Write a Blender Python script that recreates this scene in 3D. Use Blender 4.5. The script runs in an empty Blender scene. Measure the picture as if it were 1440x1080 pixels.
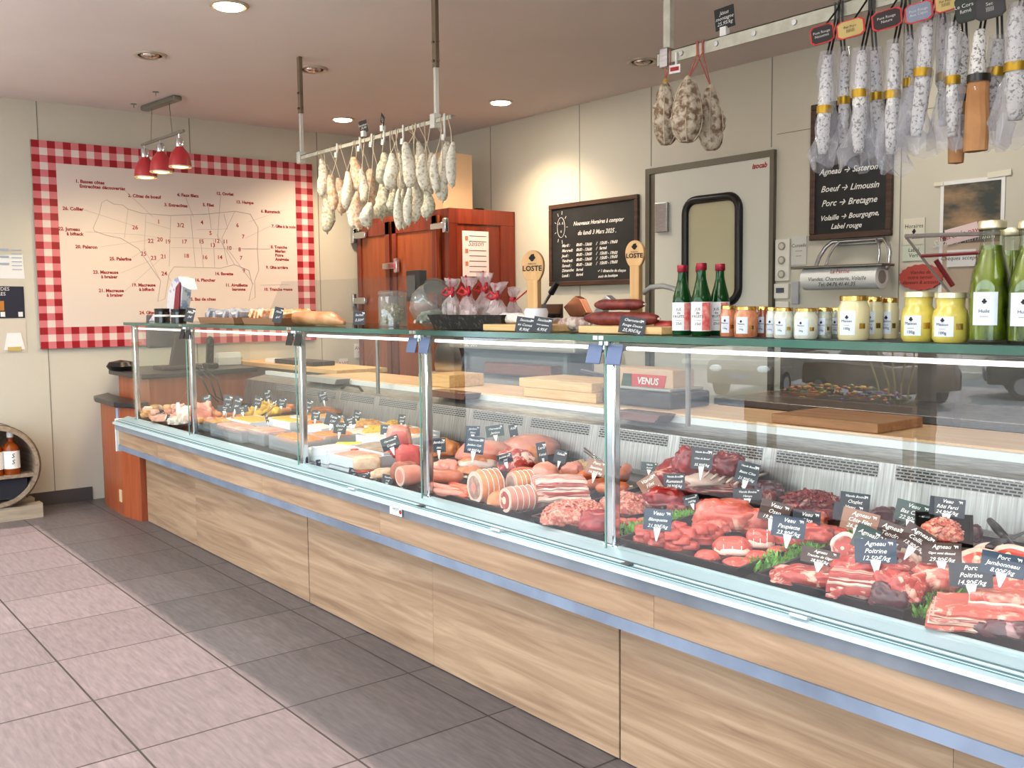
import bpy, bmesh, math, random
from mathutils import Vector, Matrix, Euler, noise
random.seed(7)
S = bpy.context.scene
COL = S.collection
PI = math.pi

# ---------------------------------------------------------------- camera
FPX, YAW, PITCH, ROLL, H = 1370.0, math.radians(51.523), math.radians(4.685), math.radians(-.5765), 1.45
_cy, _sy, _cp, _sp = math.cos(YAW), math.sin(YAW), math.cos(PITCH), math.sin(PITCH)
FW = Vector((-_sy*_cp, _cy*_cp, -_sp)); _R0 = Vector((_cy, _sy, 0)); _U0 = _R0.cross(FW)
RT = math.cos(ROLL)*_R0 + math.sin(ROLL)*_U0
UP = -math.sin(ROLL)*_R0 + math.cos(ROLL)*_U0
CAM = Vector((0, 0, H))
def ray(x, y): return FW + RT*((x-720)/FPX) - UP*((y-540)/FPX)
def PX(x, y, X): d = ray(x, y); return CAM + d*(X/d.x)
def PY(x, y, Y): d = ray(x, y); return CAM + d*(Y/d.y)
def PZ(x, y, Z): d = ray(x, y); return CAM + d*((Z-H)/d.z)
DA, DB = .589, .0625                       # deck of the case: z = DA + DB*y
def PD(x, y, h=0):
    d = ray(x, y); t = (DA+h-H)/(d.z-DB*d.y); return CAM + d*t
def dep(p): return (Vector(p)-CAM).dot(FW)
def pxm(p): return dep(p)/FPX              # metres per photo pixel at a point
cam = bpy.data.objects.new('camera', bpy.data.cameras.new('camera')); COL.objects.link(cam)
cam.data.sensor_width = 36; cam.data.lens = FPX*36/1440; cam.data.clip_start = .05; cam.data.clip_end = 200
Mx = Matrix((RT, UP, -FW)).transposed().to_4x4(); Mx.translation = CAM
cam.matrix_world = Mx; S.camera = cam

# ---------------------------------------------------------------- objects
FR = {}                                    # frame of every object, for parts
def frame(o): return FR[o.name]
def tag(o, label=None, cat=None, group=None, kind=None):
    if label: o['label'] = label
    if cat: o['category'] = cat
    if group: o['group'] = group
    if kind: o['kind'] = kind
    return o
def thing(name, label, cat, loc=(0, 0, 0), rz=0, group=None, rot=None):
    o = bpy.data.objects.new(name, None); COL.objects.link(o); o.empty_display_size = .05
    o.location = loc; o.rotation_euler = rot if rot else (0, 0, rz)
    FR[o.name] = Matrix.Translation(Vector(loc)) @ Euler(o.rotation_euler).to_matrix().to_4x4()
    return tag(o, label, cat, group)
def dup(root, loc, rz=0, label=None, group=None, scale=None, rot=None):
    def cp(o, par):
        c = o.copy(); COL.objects.link(c)
        if par: c.parent = par
        for ch in KIDS.get(o.name, []): cp(ch, c)
        return c
    r = cp(root, None); r.location = loc; r.rotation_euler = rot if rot else (0, 0, rz)
    if scale: r.scale = scale if hasattr(scale, '__len__') else (scale,)*3
    FR[r.name] = Matrix.Translation(Vector(loc)) @ Euler(r.rotation_euler).to_matrix().to_4x4()
    if label: r['label'] = label
    if group: r['group'] = group
    return r
KIDS = {}
class MB:
    def __init__(s): s.bm = bmesh.new()
    def _x(s, vs, M):
        if M is not None: bmesh.ops.transform(s.bm, matrix=M, verts=vs)
        return vs
    def box(s, x0, x1, y0, y1, z0, z1, M=None):
        r = bmesh.ops.create_cube(s.bm, size=1)['verts']
        for v in r:
            v.co = Vector(((x0+x1)/2+v.co.x*(x1-x0), (y0+y1)/2+v.co.y*(y1-y0), (z0+z1)/2+v.co.z*(z1-z0)))
        s._x(r, M); return s
    def bx(s, c, d, rot=(0, 0, 0)):
        return s.box(-d[0]/2, d[0]/2, -d[1]/2, d[1]/2, -d[2]/2, d[2]/2, Matrix.Translation(Vector(c)) @ Euler(rot).to_matrix().to_4x4())
    def cyl(s, p0, p1, r0, r1=None, n=16):
        p0, p1 = Vector(p0), Vector(p1); r1 = r0 if r1 is None else r1
        d = p1-p0; M = Matrix.Translation((p0+p1)/2) @ d.to_track_quat('Z', 'Y').to_matrix().to_4x4()
        bmesh.ops.create_cone(s.bm, cap_ends=True, segments=n, radius1=r0, radius2=r1, depth=d.length, matrix=M); return s
    def tube(s, pts, r, n=8, closed=False):
        pts = [Vector(p) for p in pts]; rings = []; m = len(pts)
        rr = r if hasattr(r, '__len__') else [r]*m
        up = None
        for i, p in enumerate(pts):
            a = pts[(i-1) % m] if (closed or i > 0) else p; b = pts[(i+1) % m] if (closed or i < m-1) else p
            t = (b-a).normalized()
            if up is None: up = t.orthogonal().normalized()
            up = (up - t*up.dot(t)).normalized(); w = t.cross(up)
            rings.append([s.bm.verts.new(p + (up*math.cos(2*PI*k/n)+w*math.sin(2*PI*k/n))*rr[i]) for k in range(n)])
        for i in range(m if closed else m-1):
            A, B = rings[i], rings[(i+1) % m]
            for k in range(n):
                s.bm.faces.new((A[k], A[(k+1) % n], B[(k+1) % n], B[k]))
        if not closed:
            s.bm.faces.new(rings[0][::-1]); s.bm.faces.new(rings[-1])
        return s
    def lathe(s, prof, c=(0, 0, 0), n=24, M=None):
        rings = []; vs = []
        for r, z in prof:
            if r < 1e-5: rings.append([s.bm.verts.new((0, 0, z))])
            else: rings.append([s.bm.verts.new((r*math.cos(2*PI*k/n), r*math.sin(2*PI*k/n), z)) for k in range(n)])
            vs += rings[-1]
        for A, B in zip(rings, rings[1:]):
            for k in range(n):
                f = [A[k % len(A)], A[(k+1) % len(A)], B[(k+1) % len(B)], B[k % len(B)]]
                g = []
                for v in f:
                    if v not in g: g.append(v)
                if len(g) > 2:
                    try: s.bm.faces.new(g)
                    except ValueError: pass
        T = Matrix.Translation(Vector(c)); s._x(vs, T @ M if M is not None else T); return s
    def ico(s, c, r, sub=2, M=None, fn=None):
        R = r if hasattr(r, '__len__') else (r, r, r)
        vs = bmesh.ops.create_icosphere(s.bm, subdivisions=sub, radius=1)['verts']
        for v in vs:
            p = v.co.copy()
            if fn: p = fn(p)
            v.co = Vector((p.x*R[0], p.y*R[1], p.z*R[2]))
        T = Matrix.Translation(Vector(c)); s._x(vs, T @ M if M is not None else T); return s
    def prism(s, pts, vec, M=None):
        a = [s.bm.verts.new(Vector(p)) for p in pts]; b = [s.bm.verts.new(Vector(p)+Vector(vec)) for p in pts]
        n = len(a); s.bm.faces.new(a[::-1]); s.bm.faces.new(b)
        for i in range(n): s.bm.faces.new((a[i], a[(i+1) % n], b[(i+1) % n], b[i]))
        s._x(a+b, M); return s
    def quad(s, *p):
        s.bm.faces.new([s.bm.verts.new(Vector(q)) for q in p]); return s
    def text(s, body, M, size=.03, shear=0, align='CENTER', space=1.0, line=1.0, bold=0, ext=0):
        c = bpy.data.curves.new('t', 'FONT'); c.body = body; c.size = size; c.shear = shear
        c.align_x = align; c.align_y = 'CENTER'; c.space_line = line; c.space_character = space; c.resolution_u = 2; c.offset = bold; c.extrude = ext
        o = bpy.data.objects.new('t', c); me = bpy.data.meshes.new_from_object(o)
        me.transform(M); s.bm.from_mesh(me)
        bpy.data.objects.remove(o); bpy.data.curves.remove(c); bpy.data.meshes.remove(me); return s
    def build(s, name, mat, parent=None, smooth=False, bevel=0, local=False, label=None, kind=None, solid=0, flip=True, origin=None):
        bm = s.bm
        if flip: bmesh.ops.recalc_face_normals(bm, faces=bm.faces[:])
        loc = None
        if parent is not None:
            if not local: bmesh.ops.transform(bm, matrix=frame(parent).inverted(), verts=bm.verts[:])
        elif not local or True:
            if origin is None:
                xs = [v.co.x for v in bm.verts]; ys = [v.co.y for v in bm.verts]; zs = [v.co.z for v in bm.verts]
                origin = Vector(((min(xs)+max(xs))/2, (min(ys)+max(ys))/2, min(zs)))
            loc = Vector(origin); bmesh.ops.translate(bm, verts=bm.verts[:], vec=-loc)
        me = bpy.data.meshes.new(name); bm.to_mesh(me); bm.free()
        for m in (mat if isinstance(mat, (list, tuple)) else [mat]): me.materials.append(m)
        if smooth:
            for p in me.polygons: p.use_smooth = True
            if smooth == 2:
                try: me.set_sharp_from_angle(angle=math.radians(40))
                except Exception: pass
        o = bpy.data.objects.new(name, me); COL.objects.link(o)
        if parent is not None:
            o.parent = parent; FR[o.name] = frame(parent); KIDS.setdefault(parent.name, []).append(o)
        else:
            o.location = loc; FR[o.name] = Matrix.Translation(loc)
        if bevel:
            b = o.modifiers.new('b', 'BEVEL'); b.width = bevel; b.segments = 2; b.limit_method = 'ANGLE'
        if solid:
            b = o.modifiers.new('s', 'SOLIDIFY'); b.thickness = solid; b.offset = 0
        return tag(o, label, kind=kind)
WX = Matrix.Rotation(PI/2, 4, 'Z') @ Matrix.Rotation(PI/2, 4, 'X')      # text on a wall facing +X
WY = Matrix.Rotation(PI/2, 4, 'X')                                      # text on a wall facing -Y
def at(p, M=None):
    T = Matrix.Translation(Vector(p)); return T @ M if M is not None else T

# ---------------------------------------------------------------- materials
def srgb(r, g, b):
    f = lambda c: (c/255/12.92) if c/255 <= .04045 else ((c/255+.055)/1.055)**2.4
    return (f(r), f(g), f(b), 1)
_mats = {}
def nm(name):
    m = bpy.data.materials.new(name); m.use_nodes = True
    nt = m.node_tree; return m, nt, nt.nodes['Principled BSDF'], nt.nodes['Material Output']
def noisecol(nt, c1, c2, scale=5, stretch=(1, 1, 1), detail=4, p0=.35, p1=.65, dist=0, rough=.55, rnd=True, coord='Object'):
    N, L = nt.nodes, nt.links
    tc = N.new('ShaderNodeTexCoord'); mp = N.new('ShaderNodeMapping'); mp.inputs['Scale'].default_value = stretch
    L.new(tc.outputs[coord], mp.inputs['Vector'])
    if rnd:
        oi = N.new('ShaderNodeObjectInfo'); ml = N.new('ShaderNodeMath'); ml.operation = 'MULTIPLY'; ml.inputs[1].default_value = 37
        L.new(oi.outputs['Random'], ml.inputs[0]); L.new(ml.outputs[0], mp.inputs['Location'])
    nz = N.new('ShaderNodeTexNoise'); nz.inputs['Scale'].default_value = scale; nz.inputs['Detail'].default_value = detail
    nz.inputs['Distortion'].default_value = dist; nz.inputs['Roughness'].default_value = rough
    L.new(mp.outputs[0], nz.inputs['Vector'])
    cr = N.new('ShaderNodeValToRGB'); cr.color_ramp.elements[0].position = p0; cr.color_ramp.elements[1].position = p1
    cr.color_ramp.elements[0].color = c1; cr.color_ramp.elements[1].color = c2
    L.new(nz.outputs['Fac'], cr.inputs[0]); return cr, nz, mp
def bump(nt, p, src, strength=.3, dist=.005):
    b = nt.nodes.new('ShaderNodeBump'); b.inputs['Strength'].default_value = strength; b.inputs['Distance'].default_value = dist
    nt.links.new(src, b.inputs['Height']); nt.links.new(b.outputs[0], p.inputs['Normal'])
def mat(name, c, rough=.5, metal=0, emit=0, c2=None, scale=8, stretch=(1, 1, 1), p0=.35, p1=.65, detail=4, bmp=0, bdist=.004, spec=.5, dist=0, coat=0, rnd=True, ec=None):
    if name in _mats: return _mats[name]
    m, nt, p, out = nm(name)
    c = srgb(*c); p.inputs['Base Color'].default_value = c
    p.inputs['Roughness'].default_value = rough; p.inputs['Metallic'].default_value = metal
    p.inputs['Specular IOR Level'].default_value = spec; p.inputs['Coat Weight'].default_value = coat
    if c2 is not None:
        cr, nz, mp = noisecol(nt, c, srgb(*c2), scale, stretch, detail, p0, p1, dist, rnd=rnd)
        nt.links.new(cr.outputs[0], p.inputs['Base Color'])
        if bmp: bump(nt, p, nz.outputs['Fac'], bmp, bdist)
    if emit:
        p.inputs['Emission Color'].default_value = srgb(*(ec or (255, 255, 255))); p.inputs['Emission Strength'].default_value = emit
    _mats[name] = m; return m
def clear(name, tint=(255, 255, 255), ior=1.45, gl=1.0, rough=0, body=0, bodycol=(255, 255, 255)):
    """thin clear sheet: light passes straight through, with the reflection of the surface on top"""
    if name in _mats: return _mats[name]
    m, nt, p, out = nm(name); N, L = nt.nodes, nt.links; N.remove(p)
    t = N.new('ShaderNodeBsdfTransparent'); t.inputs[0].default_value = srgb(*tint)
    g = N.new('ShaderNodeBsdfGlossy'); g.inputs['Roughness'].default_value = rough
    fr = N.new('ShaderNodeFresnel'); fr.inputs[0].default_value = ior
    mx = N.new('ShaderNodeMixShader'); ge = N.new('ShaderNodeNewGeometry'); iv = N.new('ShaderNodeMath'); iv.operation = 'SUBTRACT'; iv.inputs[0].default_value = 1; L.new(ge.outputs['Backfacing'], iv.inputs[1])
    ml = N.new('ShaderNodeMath'); ml.operation = 'MULTIPLY'; L.new(fr.outputs[0], ml.inputs[0]); L.new(iv.outputs[0], ml.inputs[1]); L.new(ml.outputs[0], mx.inputs[0])
    base = t
    if body:
        d = N.new('ShaderNodeBsdfDiffuse'); d.inputs[0].default_value = srgb(*bodycol)
        m2 = N.new('ShaderNodeMixShader'); m2.inputs[0].default_value = body
        L.new(t.outputs[0], m2.inputs[1]); L.new(d.outputs[0], m2.inputs[2]); base = m2
    L.new(base.outputs[0], mx.inputs[1]); L.new(g.outputs[0], mx.inputs[2]); L.new(mx.outputs[0], out.inputs[0])
    _mats[name] = m; return m
def woodmat(name, a, b, ax='x', scale=3, rough=.4, c3=None, coat=0):
    if name in _mats: return _mats[name]
    m, nt, p, out = nm(name); st = {'x': (.35, 4, 6), 'y': (4, .35, 6), 'z': (4, 4, .35)}[ax]
    cr, nz, mp = noisecol(nt, srgb(*a), srgb(*b), scale, st, 8, .3, .7, 1.2, .6)
    if c3:
        e = cr.color_ramp.elements.new(.5); e.color = srgb(*c3)
    nt.links.new(cr.outputs[0], p.inputs['Base Color']); p.inputs['Roughness'].default_value = rough; p.inputs['Coat Weight'].default_value = coat
    bump(nt, p, nz.outputs['Fac'], .08, .002); _mats[name] = m; return m
def meatmat(name, lean, dark, fat, fs=14, fat_lo=.56, fat_hi=.62, stretch=(1, 1, 1), rough=.32, ms=30):
    """lean muscle with streaks of fat"""
    if name in _mats: return _mats[name]
    m, nt, p, out = nm(name); N, L = nt.nodes, nt.links
    cr, nz, mp = noisecol(nt, srgb(*dark), srgb(*lean), ms, (1, 1, 1), 5, .3, .68, .4)
    c2, n2, m2 = noisecol(nt, (0, 0, 0, 1), (1, 1, 1, 1), fs, stretch, 3, fat_lo, fat_hi, 1.6)
    mx = N.new('ShaderNodeMix'); mx.data_type = 'RGBA'; mx.inputs[7].default_value = srgb(*fat)
    L.new(c2.outputs[0], mx.inputs[0]); L.new(cr.outputs[0], mx.inputs[6]); L.new(mx.outputs[2], p.inputs['Base Color'])
    p.inputs['Roughness'].default_value = rough; p.inputs['Specular IOR Level'].default_value = .6
    p.inputs['Coat Weight'].default_value = .15; p.inputs['Coat Roughness'].default_value = .2
    bump(nt, p, nz.outputs['Fac'], .35, .003); _mats[name] = m; return m

WHITE = mat('white_paint', (236, 236, 232), .5)
BLACK = mat('black_plastic', (22, 22, 24), .35)
STEEL = mat('brushed_steel', (190, 190, 192), .28, 1, c2=(165, 166, 170), scale=20, stretch=(1, 1, 12))
CHROME = mat('chrome', (215, 217, 220), .12, 1)
DSTEEL = mat('dark_steel', (120, 118, 112), .35, 1)
GOLD = mat('gold_lid', (205, 170, 105), .25, 1)
PAPER = mat('paper', (240, 240, 238), .7)
RED = mat('red_plastic', (185, 30, 45), .4)
INKB = mat('black_ink', (35, 32, 32), .7)
INKR = mat('red_ink', (165, 45, 50), .7)
CHALK = mat('chalk_white', (235, 235, 230), .8)
# ================================================================ room
XL, YB, ZC, XR, YF = -7.73, 5.07, 2.943, 3.2, -1.25
# floor tiles: one grid of square tiles with grout, cut row along the case
def tilemat():
    m, nt, p, out = nm('floor_tiles'); N, L = nt.nodes, nt.links
    tc = N.new('ShaderNodeTexCoord'); sep = N.new('ShaderNodeSeparateXYZ'); L.new(tc.outputs['Object'], sep.inputs[0])
    def mth(op, a, b=None):
        n = N.new('ShaderNodeMath'); n.operation = op
        for i, v in enumerate((a, b)):
            if v is None: continue
            if isinstance(v, (int, float)): n.inputs[i].default_value = v
            else: L.new(v, n.inputs[i])
        return n.outputs[0]
    T = .5225; g = .008
    def cell(o, off):
        u = mth('DIVIDE', mth('SUBTRACT', o, off), T); f = mth('FRACT', u); k = mth('FLOOR', u)
        e = mth('LESS_THAN', f, g/T); return e, k
    ex, kx = cell(sep.outputs[0], -3.2-20*T); ey, ky = cell(sep.outputs[1], 1.475-20*T)
    grout = mth('MAXIMUM', ex, ey)
    wn = N.new('ShaderNodeTexWhiteNoise'); wn.noise_dimensions = '2D'; cb = N.new('ShaderNodeCombineXYZ'); L.new(kx, cb.inputs[0]); L.new(ky, cb.inputs[1]); L.new(cb.outputs[0], wn.inputs['Vector'])
    cr, nz, mp = noisecol(nt, srgb(92, 88, 90), srgb(118, 112, 113), 9, (1, 7, 1), 8, .25, .75, .5, rnd=False)
    hs = N.new('ShaderNodeHueSaturation'); L.new(cr.outputs[0], hs.inputs['Color']); L.new(mth('ADD', mth('MULTIPLY', wn.outputs[0], .16), .92), hs.inputs['Value'])
    mx = N.new('ShaderNodeMix'); mx.data_type = 'RGBA'; L.new(grout, mx.inputs[0]); L.new(hs.outputs[0], mx.inputs[6]); mx.inputs[7].default_value = srgb(52, 49, 49)
    L.new(mx.outputs[2], p.inputs['Base Color']); p.inputs['Roughness'].default_value = .45
    bump(nt, p, nz.outputs['Fac'], .12, .002); return m
TILE = tilemat()
MB().box(XL-.1, XR, YF-.1, YB+.1, -.1, 0).build('floor', TILE, kind='structure', origin=(0, 0, 0))
WALL = mat('wall_panel', (205, 201, 186), .55, c2=(212, 208, 194), scale=1.2, p0=.3, p1=.7)
CEIL = mat('ceiling_paint', (232, 222, 218), .8, c2=(238, 229, 225), scale=.8)
SEAM = mat('panel_seam', (140, 136, 124), .7)
MB().box(XL-.1, XR, YF-.1, YB+.1, ZC, ZC+.1).build('ceiling', CEIL, kind='structure')
wl = MB().box(XL-.1, XL, YF, YB, 0, ZC).build('wall_left', WALL, kind='structure')
sm = MB()
for px, py in ((52, 170), (266, 180), (446, 230)): 
    y = PX(px, py, XL).y; sm.box(XL, XL+.002, y-.003, y+.003, .1, ZC)
sm.build('panel_seam', SEAM, wl)
wb = MB().box(XL, -4.81, YB, YB+.1, 0, ZC).box(-3.74, XR, YB, YB+.1, 0, ZC).box(-4.81, -3.74, YB, YB+.1, 2.36, ZC).build('wall_back', WALL, kind='structure')
sm = MB()
for px, py in ((637, 200), (690, 220), (815, 200), (916, 150), (1086, 100), (1266, 300)):
    x = PY(px, py, YB).x; sm.box(x-.003, x+.003, YB-.002, YB, .1 if px not in (916, 1086) else 2.4, ZC)
sm.box(-3.74, XR, YB-.002, YB, 2.47, 2.474)
sm.build('panel_seam', SEAM, wb)
MB().box(XR, XR+.1, YF, YB, 0, ZC).build('wall_right', WALL, kind='structure')
BASE = mat('baseboard_tile', (84, 80, 80), .5)
MB().box(XL, XL+.012, YF, 2.05, 0, .1).build('baseboard_left', BASE, kind='structure')
MB().box(XL, -4.85, YB-.012, YB, 0, .1).build('baseboard_back', BASE, kind='structure')
# front wall: shop window towards the street, header slanted like the facade
def fy(x): return YF
FG = clear('shop_window_glass', (250, 252, 252), 1.3)
HZ = 2.62
wf = MB()
def seg(x0, x1, z0, z1, t=.12):
    wf.prism([(x0, fy(x0), z0), (x1, fy(x1), z0), (x1, fy(x1)-t, z0), (x0, fy(x0)-t, z0)], (0, 0, z1-z0))
seg(XL-.1, XR, HZ, ZC+.1); seg(XL-.1, XL+.25, 0, HZ); seg(XR-.3, XR, 0, HZ)
wf.build('wall_front', WALL, kind='structure')
FRM = mat('window_frame_brown', (78, 52, 44), .5)
wn = MB()
for x in (XL+.3, -2.85, .4, XR-.35): wn.bx((x, fy(x)-.04, HZ/2), (.08, .06, HZ))
wn.prism([(XL+.25, fy(XL+.25)-.01, 0), (XR-.3, fy(XR-.3)-.01, 0), (XR-.3, fy(XR-.3)-.07, 0), (XL+.25, fy(XL+.25)-.07, 0)], (0, 0, .04))
w1 = wn.build('window_1', FRM, kind='structure')
MB().quad((XL+.25, fy(XL+.25)-.04, .1), (XR-.3, fy(XR-.3)-.04, .1), (XR-.3, fy(XR-.3)-.04, HZ), (XL+.25, fy(XL+.25)-.04, HZ)).build('pane', FG, w1)

# cold-room door in the back wall
DX0, DX1, DZ = -4.78, -3.77, 2.34
DOORM = mat('door_white', (214, 214, 204), .45)
door = thing('door_1', None, None, ((DX0+DX1)/2, YB, 0)); tag(door, kind='structure')
DGREY = mat('door_frame_grey', (112, 108, 96), .4, .6)
MB().box(DX0-.04, DX0, YB-.03, YB+.05, 0, DZ+.04).box(DX1, DX1+.03, YB-.03, YB+.05, 0, DZ+.04).box(DX0, DX1, YB-.03, YB+.05, DZ, DZ+.04).build('door_frame', DGREY, door)
MB().box(DX0+.045, DX1, YB-.025, YB+.04, 0, DZ).build('door_panel', DOORM, door, bevel=.004)
MB().box(DX0, DX0+.045, YB-.02, YB+.04, 0, DZ).build('door_edge', DGREY, door)
# rounded porthole window with black rubber ring
a, b = PY(963, 287, YB-.04), PY(1037, 425, YB-.04)
x0, x1, z0, z1 = a.x, b.x, b.z, a.z+.02; r = .09
def rrect(x0, x1, z0, z1, r, y, n=6):
    P = []
    for cx, cz, a0 in ((x1-r, z1-r, 0), (x0+r, z1-r, 90), (x0+r, z0+r, 180), (x1-r, z0+r, 270)):
        for i in range(n+1):
            t = math.radians(a0+90*i/n); P.append(Vector((cx+r*math.cos(t), y, cz+r*math.sin(t))))
    return P
MB().tube(rrect(x0, x1, z0, z1, r, YB-.03), .028, 8, True).build('window_gasket', BLACK, door, smooth=True)
MB().prism(rrect(x0, x1, z0, z1, r, YB-.031), (0, .004, 0)).build('window_pane', mat('door_pane', (190, 186, 156), .15), door)
h = PY(932, 306, YB-.03)
MB().box(h.x-.055, h.x+.055, YB-.05, YB-.025, h.z-.1, h.z+.1).build('hinge', STEEL, door, bevel=.004)
MB().text('isocab', at(PY(1068, 233, YB-.027), WY), .045, .2, bold=.0015).build('door_lettering', INKR, door)
# ================================================================ refrigerated display case
CX0, CX1 = -6.66, 1.0
OAK = woodmat('oak_laminate', (140, 114, 92), (188, 162, 136), 'x', 3.2, .42, (168, 141, 115))
ALU = mat('pale_aluminium', (190, 211, 217), .32, .3)
STRIP = mat('chrome_strip', (150, 166, 188), .34, .35, c2=(122, 134, 152), scale=3, stretch=(1, 1, 1))
case = thing('display_case', 'long refrigerated glass display counter with oak front panels and chrome strips', 'display case', ((CX0+CX1)/2, 2.4, 0))
js = [CX0, -5.76, -4.276, -3.191, -2.135, -1.06, 0.02, CX1]
for i, (p, q) in enumerate(zip(js, js[1:])):
    g0 = .004 if i in (2, 4, 6) else .0006; g1 = .004 if i+1 in (2, 4, 6) else .0006
    MB().box(p+g0, q-g1, 2.12, 2.14, 0.005, .52).build('front_panel', OAK, case)
MB().box(CX0, CX1, 2.14, 2.95, 0, .6).build('carcass', BLACK, case)
js = [CX0, -5.91, -4.41, -3.306, -1.832, -.75, CX1]
for p, q in zip(js, js[1:]): MB().box(p+.0006, q-.0006, 1.952, 2.14, .53, .655).build('fascia_panel', OAK, case)
def profile(pts, x0=CX0, x1=CX1): return MB().prism([(x0, y, z) for y, z in pts], (x1-x0, 0, 0))
profile([(1.945, .512), (1.945, .546), (1.96, .546), (2.14, .53), (2.14, .512)]).build('lower_chrome_strip', STRIP, case)
profile([(1.925, .687), (1.932, .648), (1.945, .645), (1.96, .69)]).build('upper_chrome_strip', mat('grey_strip', (168, 178, 188), .34, .3, c2=(126, 134, 144), scale=2), case)
GRV = mat('groove_dark', (96, 122, 124), .5)
for gy, gz in ((1.9385, .7085), (1.9535, .7145), (1.9305, .7045)):
    MB().box(CX0, CX1, gy-.0016, gy+.0016, gz-.002, gz+.0012).build('profile_groove', GRV, case)
profile([(1.912, .688), (1.915, .70), (1.93, .7045), (1.932, .702), (1.937, .7035), (1.939, .7085), (1.941, .706), (1.95, .709), (1.953, .714), (1.956, .711), (2.012, .731), (2.02, .731), (2.02, .69)]).build('front_profile', ALU, case)
MB().box(CX0-.012, CX0, 1.93, 2.2, .5, .72).build('end_cap', mat('end_cap_white', (225, 225, 220), .4), case, bevel=.004)
# deck and back
DECK = mat('deck_black', (26, 26, 28), .4)
profile([(2.03, DA+DB*2.03-.02), (2.03, DA+DB*2.03), (2.82, DA+DB*2.82), (2.82, .6), (2.14, .6)]).build('deck', DECK, case)
BSTEEL = mat('back_steel', (172, 170, 168), .34, .75, c2=(136, 130, 128), scale=9, stretch=(14, 1, .4))
profile([(2.82, DA+DB*2.82), (2.852, .932), (2.87, .932), (2.87, .6), (2.82, .6)]).build('back_panel', BSTEEL, case)
def perfmat():
    m, nt, p, out = nm('perforated_steel'); N, L = nt.nodes, nt.links
    tc = N.new('ShaderNodeTexCoord'); sp = N.new('ShaderNodeSeparateXYZ'); cb = N.new('ShaderNodeCombineXYZ')
    L.new(tc.outputs['Object'], sp.inputs[0]); L.new(sp.outputs[0], cb.inputs[0]); L.new(sp.outputs[2], cb.inputs[1])
    br = N.new('ShaderNodeTexBrick'); br.offset = .5; br.inputs['Scale'].default_value = 1
    br.inputs['Brick Width'].default_value = .024; br.inputs['Row Height'].default_value = .0095; br.inputs['Mortar Size'].default_value = .0022
    br.inputs['Mortar Smooth'].default_value = 0
    br.inputs['Color1'].default_value = br.inputs['Color2'].default_value = srgb(12, 12, 14); br.inputs['Mortar'].default_value = srgb(150, 149, 147)
    L.new(cb.outputs[0], br.inputs['Vector']); L.new(br.outputs['Color'], p.inputs['Base Color']); p.inputs['Roughness'].default_value = .5; p.inputs['Metallic'].default_value = 0
    return m
PERF = perfmat()
pf = MB(); x = CX0+.5
for k in range(18):
    a = -2.085-.452*9+.452*k
    if a < -6.2 or a+.4 > CX1: continue
    t = lambda z: 2.82+.032*(z-.765)/(.932-.765)-.0012
    pf.quad((a, t(.884), .884), (a+.39, t(.884), .884), (a+.39, t(.926), .926), (a, t(.926), .926))
pf.build('air_grille', PERF, case)
profile([(2.852, .932), (3.0, .958), (3.0, .94), (2.87, .9)]).build('rear_ledge', mat('ledge_steel', (120, 122, 120), .4, .6, c2=(158, 160, 156), scale=14, stretch=(1, 6, 1)), case)
profile([(3.0, .6), (3.0, .985), (3.03, .985), (3.03, .6)]).build('rear_edge', mat('poly_white', (226, 228, 226), .4), case)
MB().box(-5.9, CX1, 3.03, 3.42, .95, .992).build('rear_worktop', woodmat('beech', (214, 172, 128), (232, 198, 158), 'x', 4, .45), case, bevel=.004)
MB().box(-5.9, CX1, 3.06, 3.4, 0, .95).build('rear_cabinet', mat('rear_cab', (150, 148, 145), .5, .3), case)
# posts, brackets, glass, shelf
POSTX = [-6.46, -5.465, -4.089, -3.057, -2.062]
ZT, ZB = 1.358, .72
for i, x in enumerate(POSTX):
    MB().box(x-.018, x+.018, 2.006, 2.036, ZB, ZT-.012).build('post', CHROME, case, bevel=.007, smooth=2)
    MB().box(x-.03, x+.03, 2.004, 2.05, ZB, ZB+.012).build('post_foot', CHROME, case, bevel=.003)
BRK = mat('bracket_blue_grey', (92, 108, 140), .35, .3)
for x, m in ((-5.465, BLACK), (-4.089, BLACK), (-3.057, BRK), (-2.062, BRK)):
    for s in (-1, 1):
        MB().bx((x+s*.042, 1.985, 1.302), (.062, .004, .062), (-.25, 0, 0)).build('glass_bracket', m, case, bevel=.002)
        MB().cyl((x+s*.012, 1.985, ZT-.002), (x+s*.012, 1.985, ZT-.03), .009, n=10).bx((x+s*.012, 1.975, ZT-.008), (.02, .03, .012)).build('bracket_clamp', CHROME, case, smooth=2)
GL = clear('display_glass', (250, 254, 252), 2.15)
for p, q in zip(POSTX, POSTX[1:]+[CX1]):
    MB().quad((p+.003, 1.995, .715), (q-.003, 1.995, .715), (q-.003, 1.989, ZT-.022), (p+.003, 1.989, ZT-.022)).build('front_glass', GL, case, flip=False)
GE = mat('glass_edge_green', (120, 160, 150), .2)
for x in POSTX[1:]: MB().box(x-.0025, x+.0025, 1.988, 1.993, .715, ZT-.02).build('glass_edge', GE, case)
MB().quad((-6.46, 2.0, .72), (-6.46, 2.8, .76), (-6.46, 2.8, ZT-.02), (-6.46, 2.0, ZT-.02)).build('end_glass', clear('end_glass', (248, 252, 250), 1.3), case)
sg = MB().box(-6.5, CX1, 1.965, 2.62, ZT-.018, ZT).build('glass_shelf', clear('shelf_glass', (205, 225, 218), 1.45, body=.12, bodycol=(150, 190, 175)), case)
MB().box(-6.5, CX1, 1.962, 1.966, ZT-.018, ZT+.0005).build('shelf_edge', mat('green_glass_edge', (58, 108, 94), .12, c2=(40, 78, 68), scale=2, spec=.8), sg)
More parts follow.
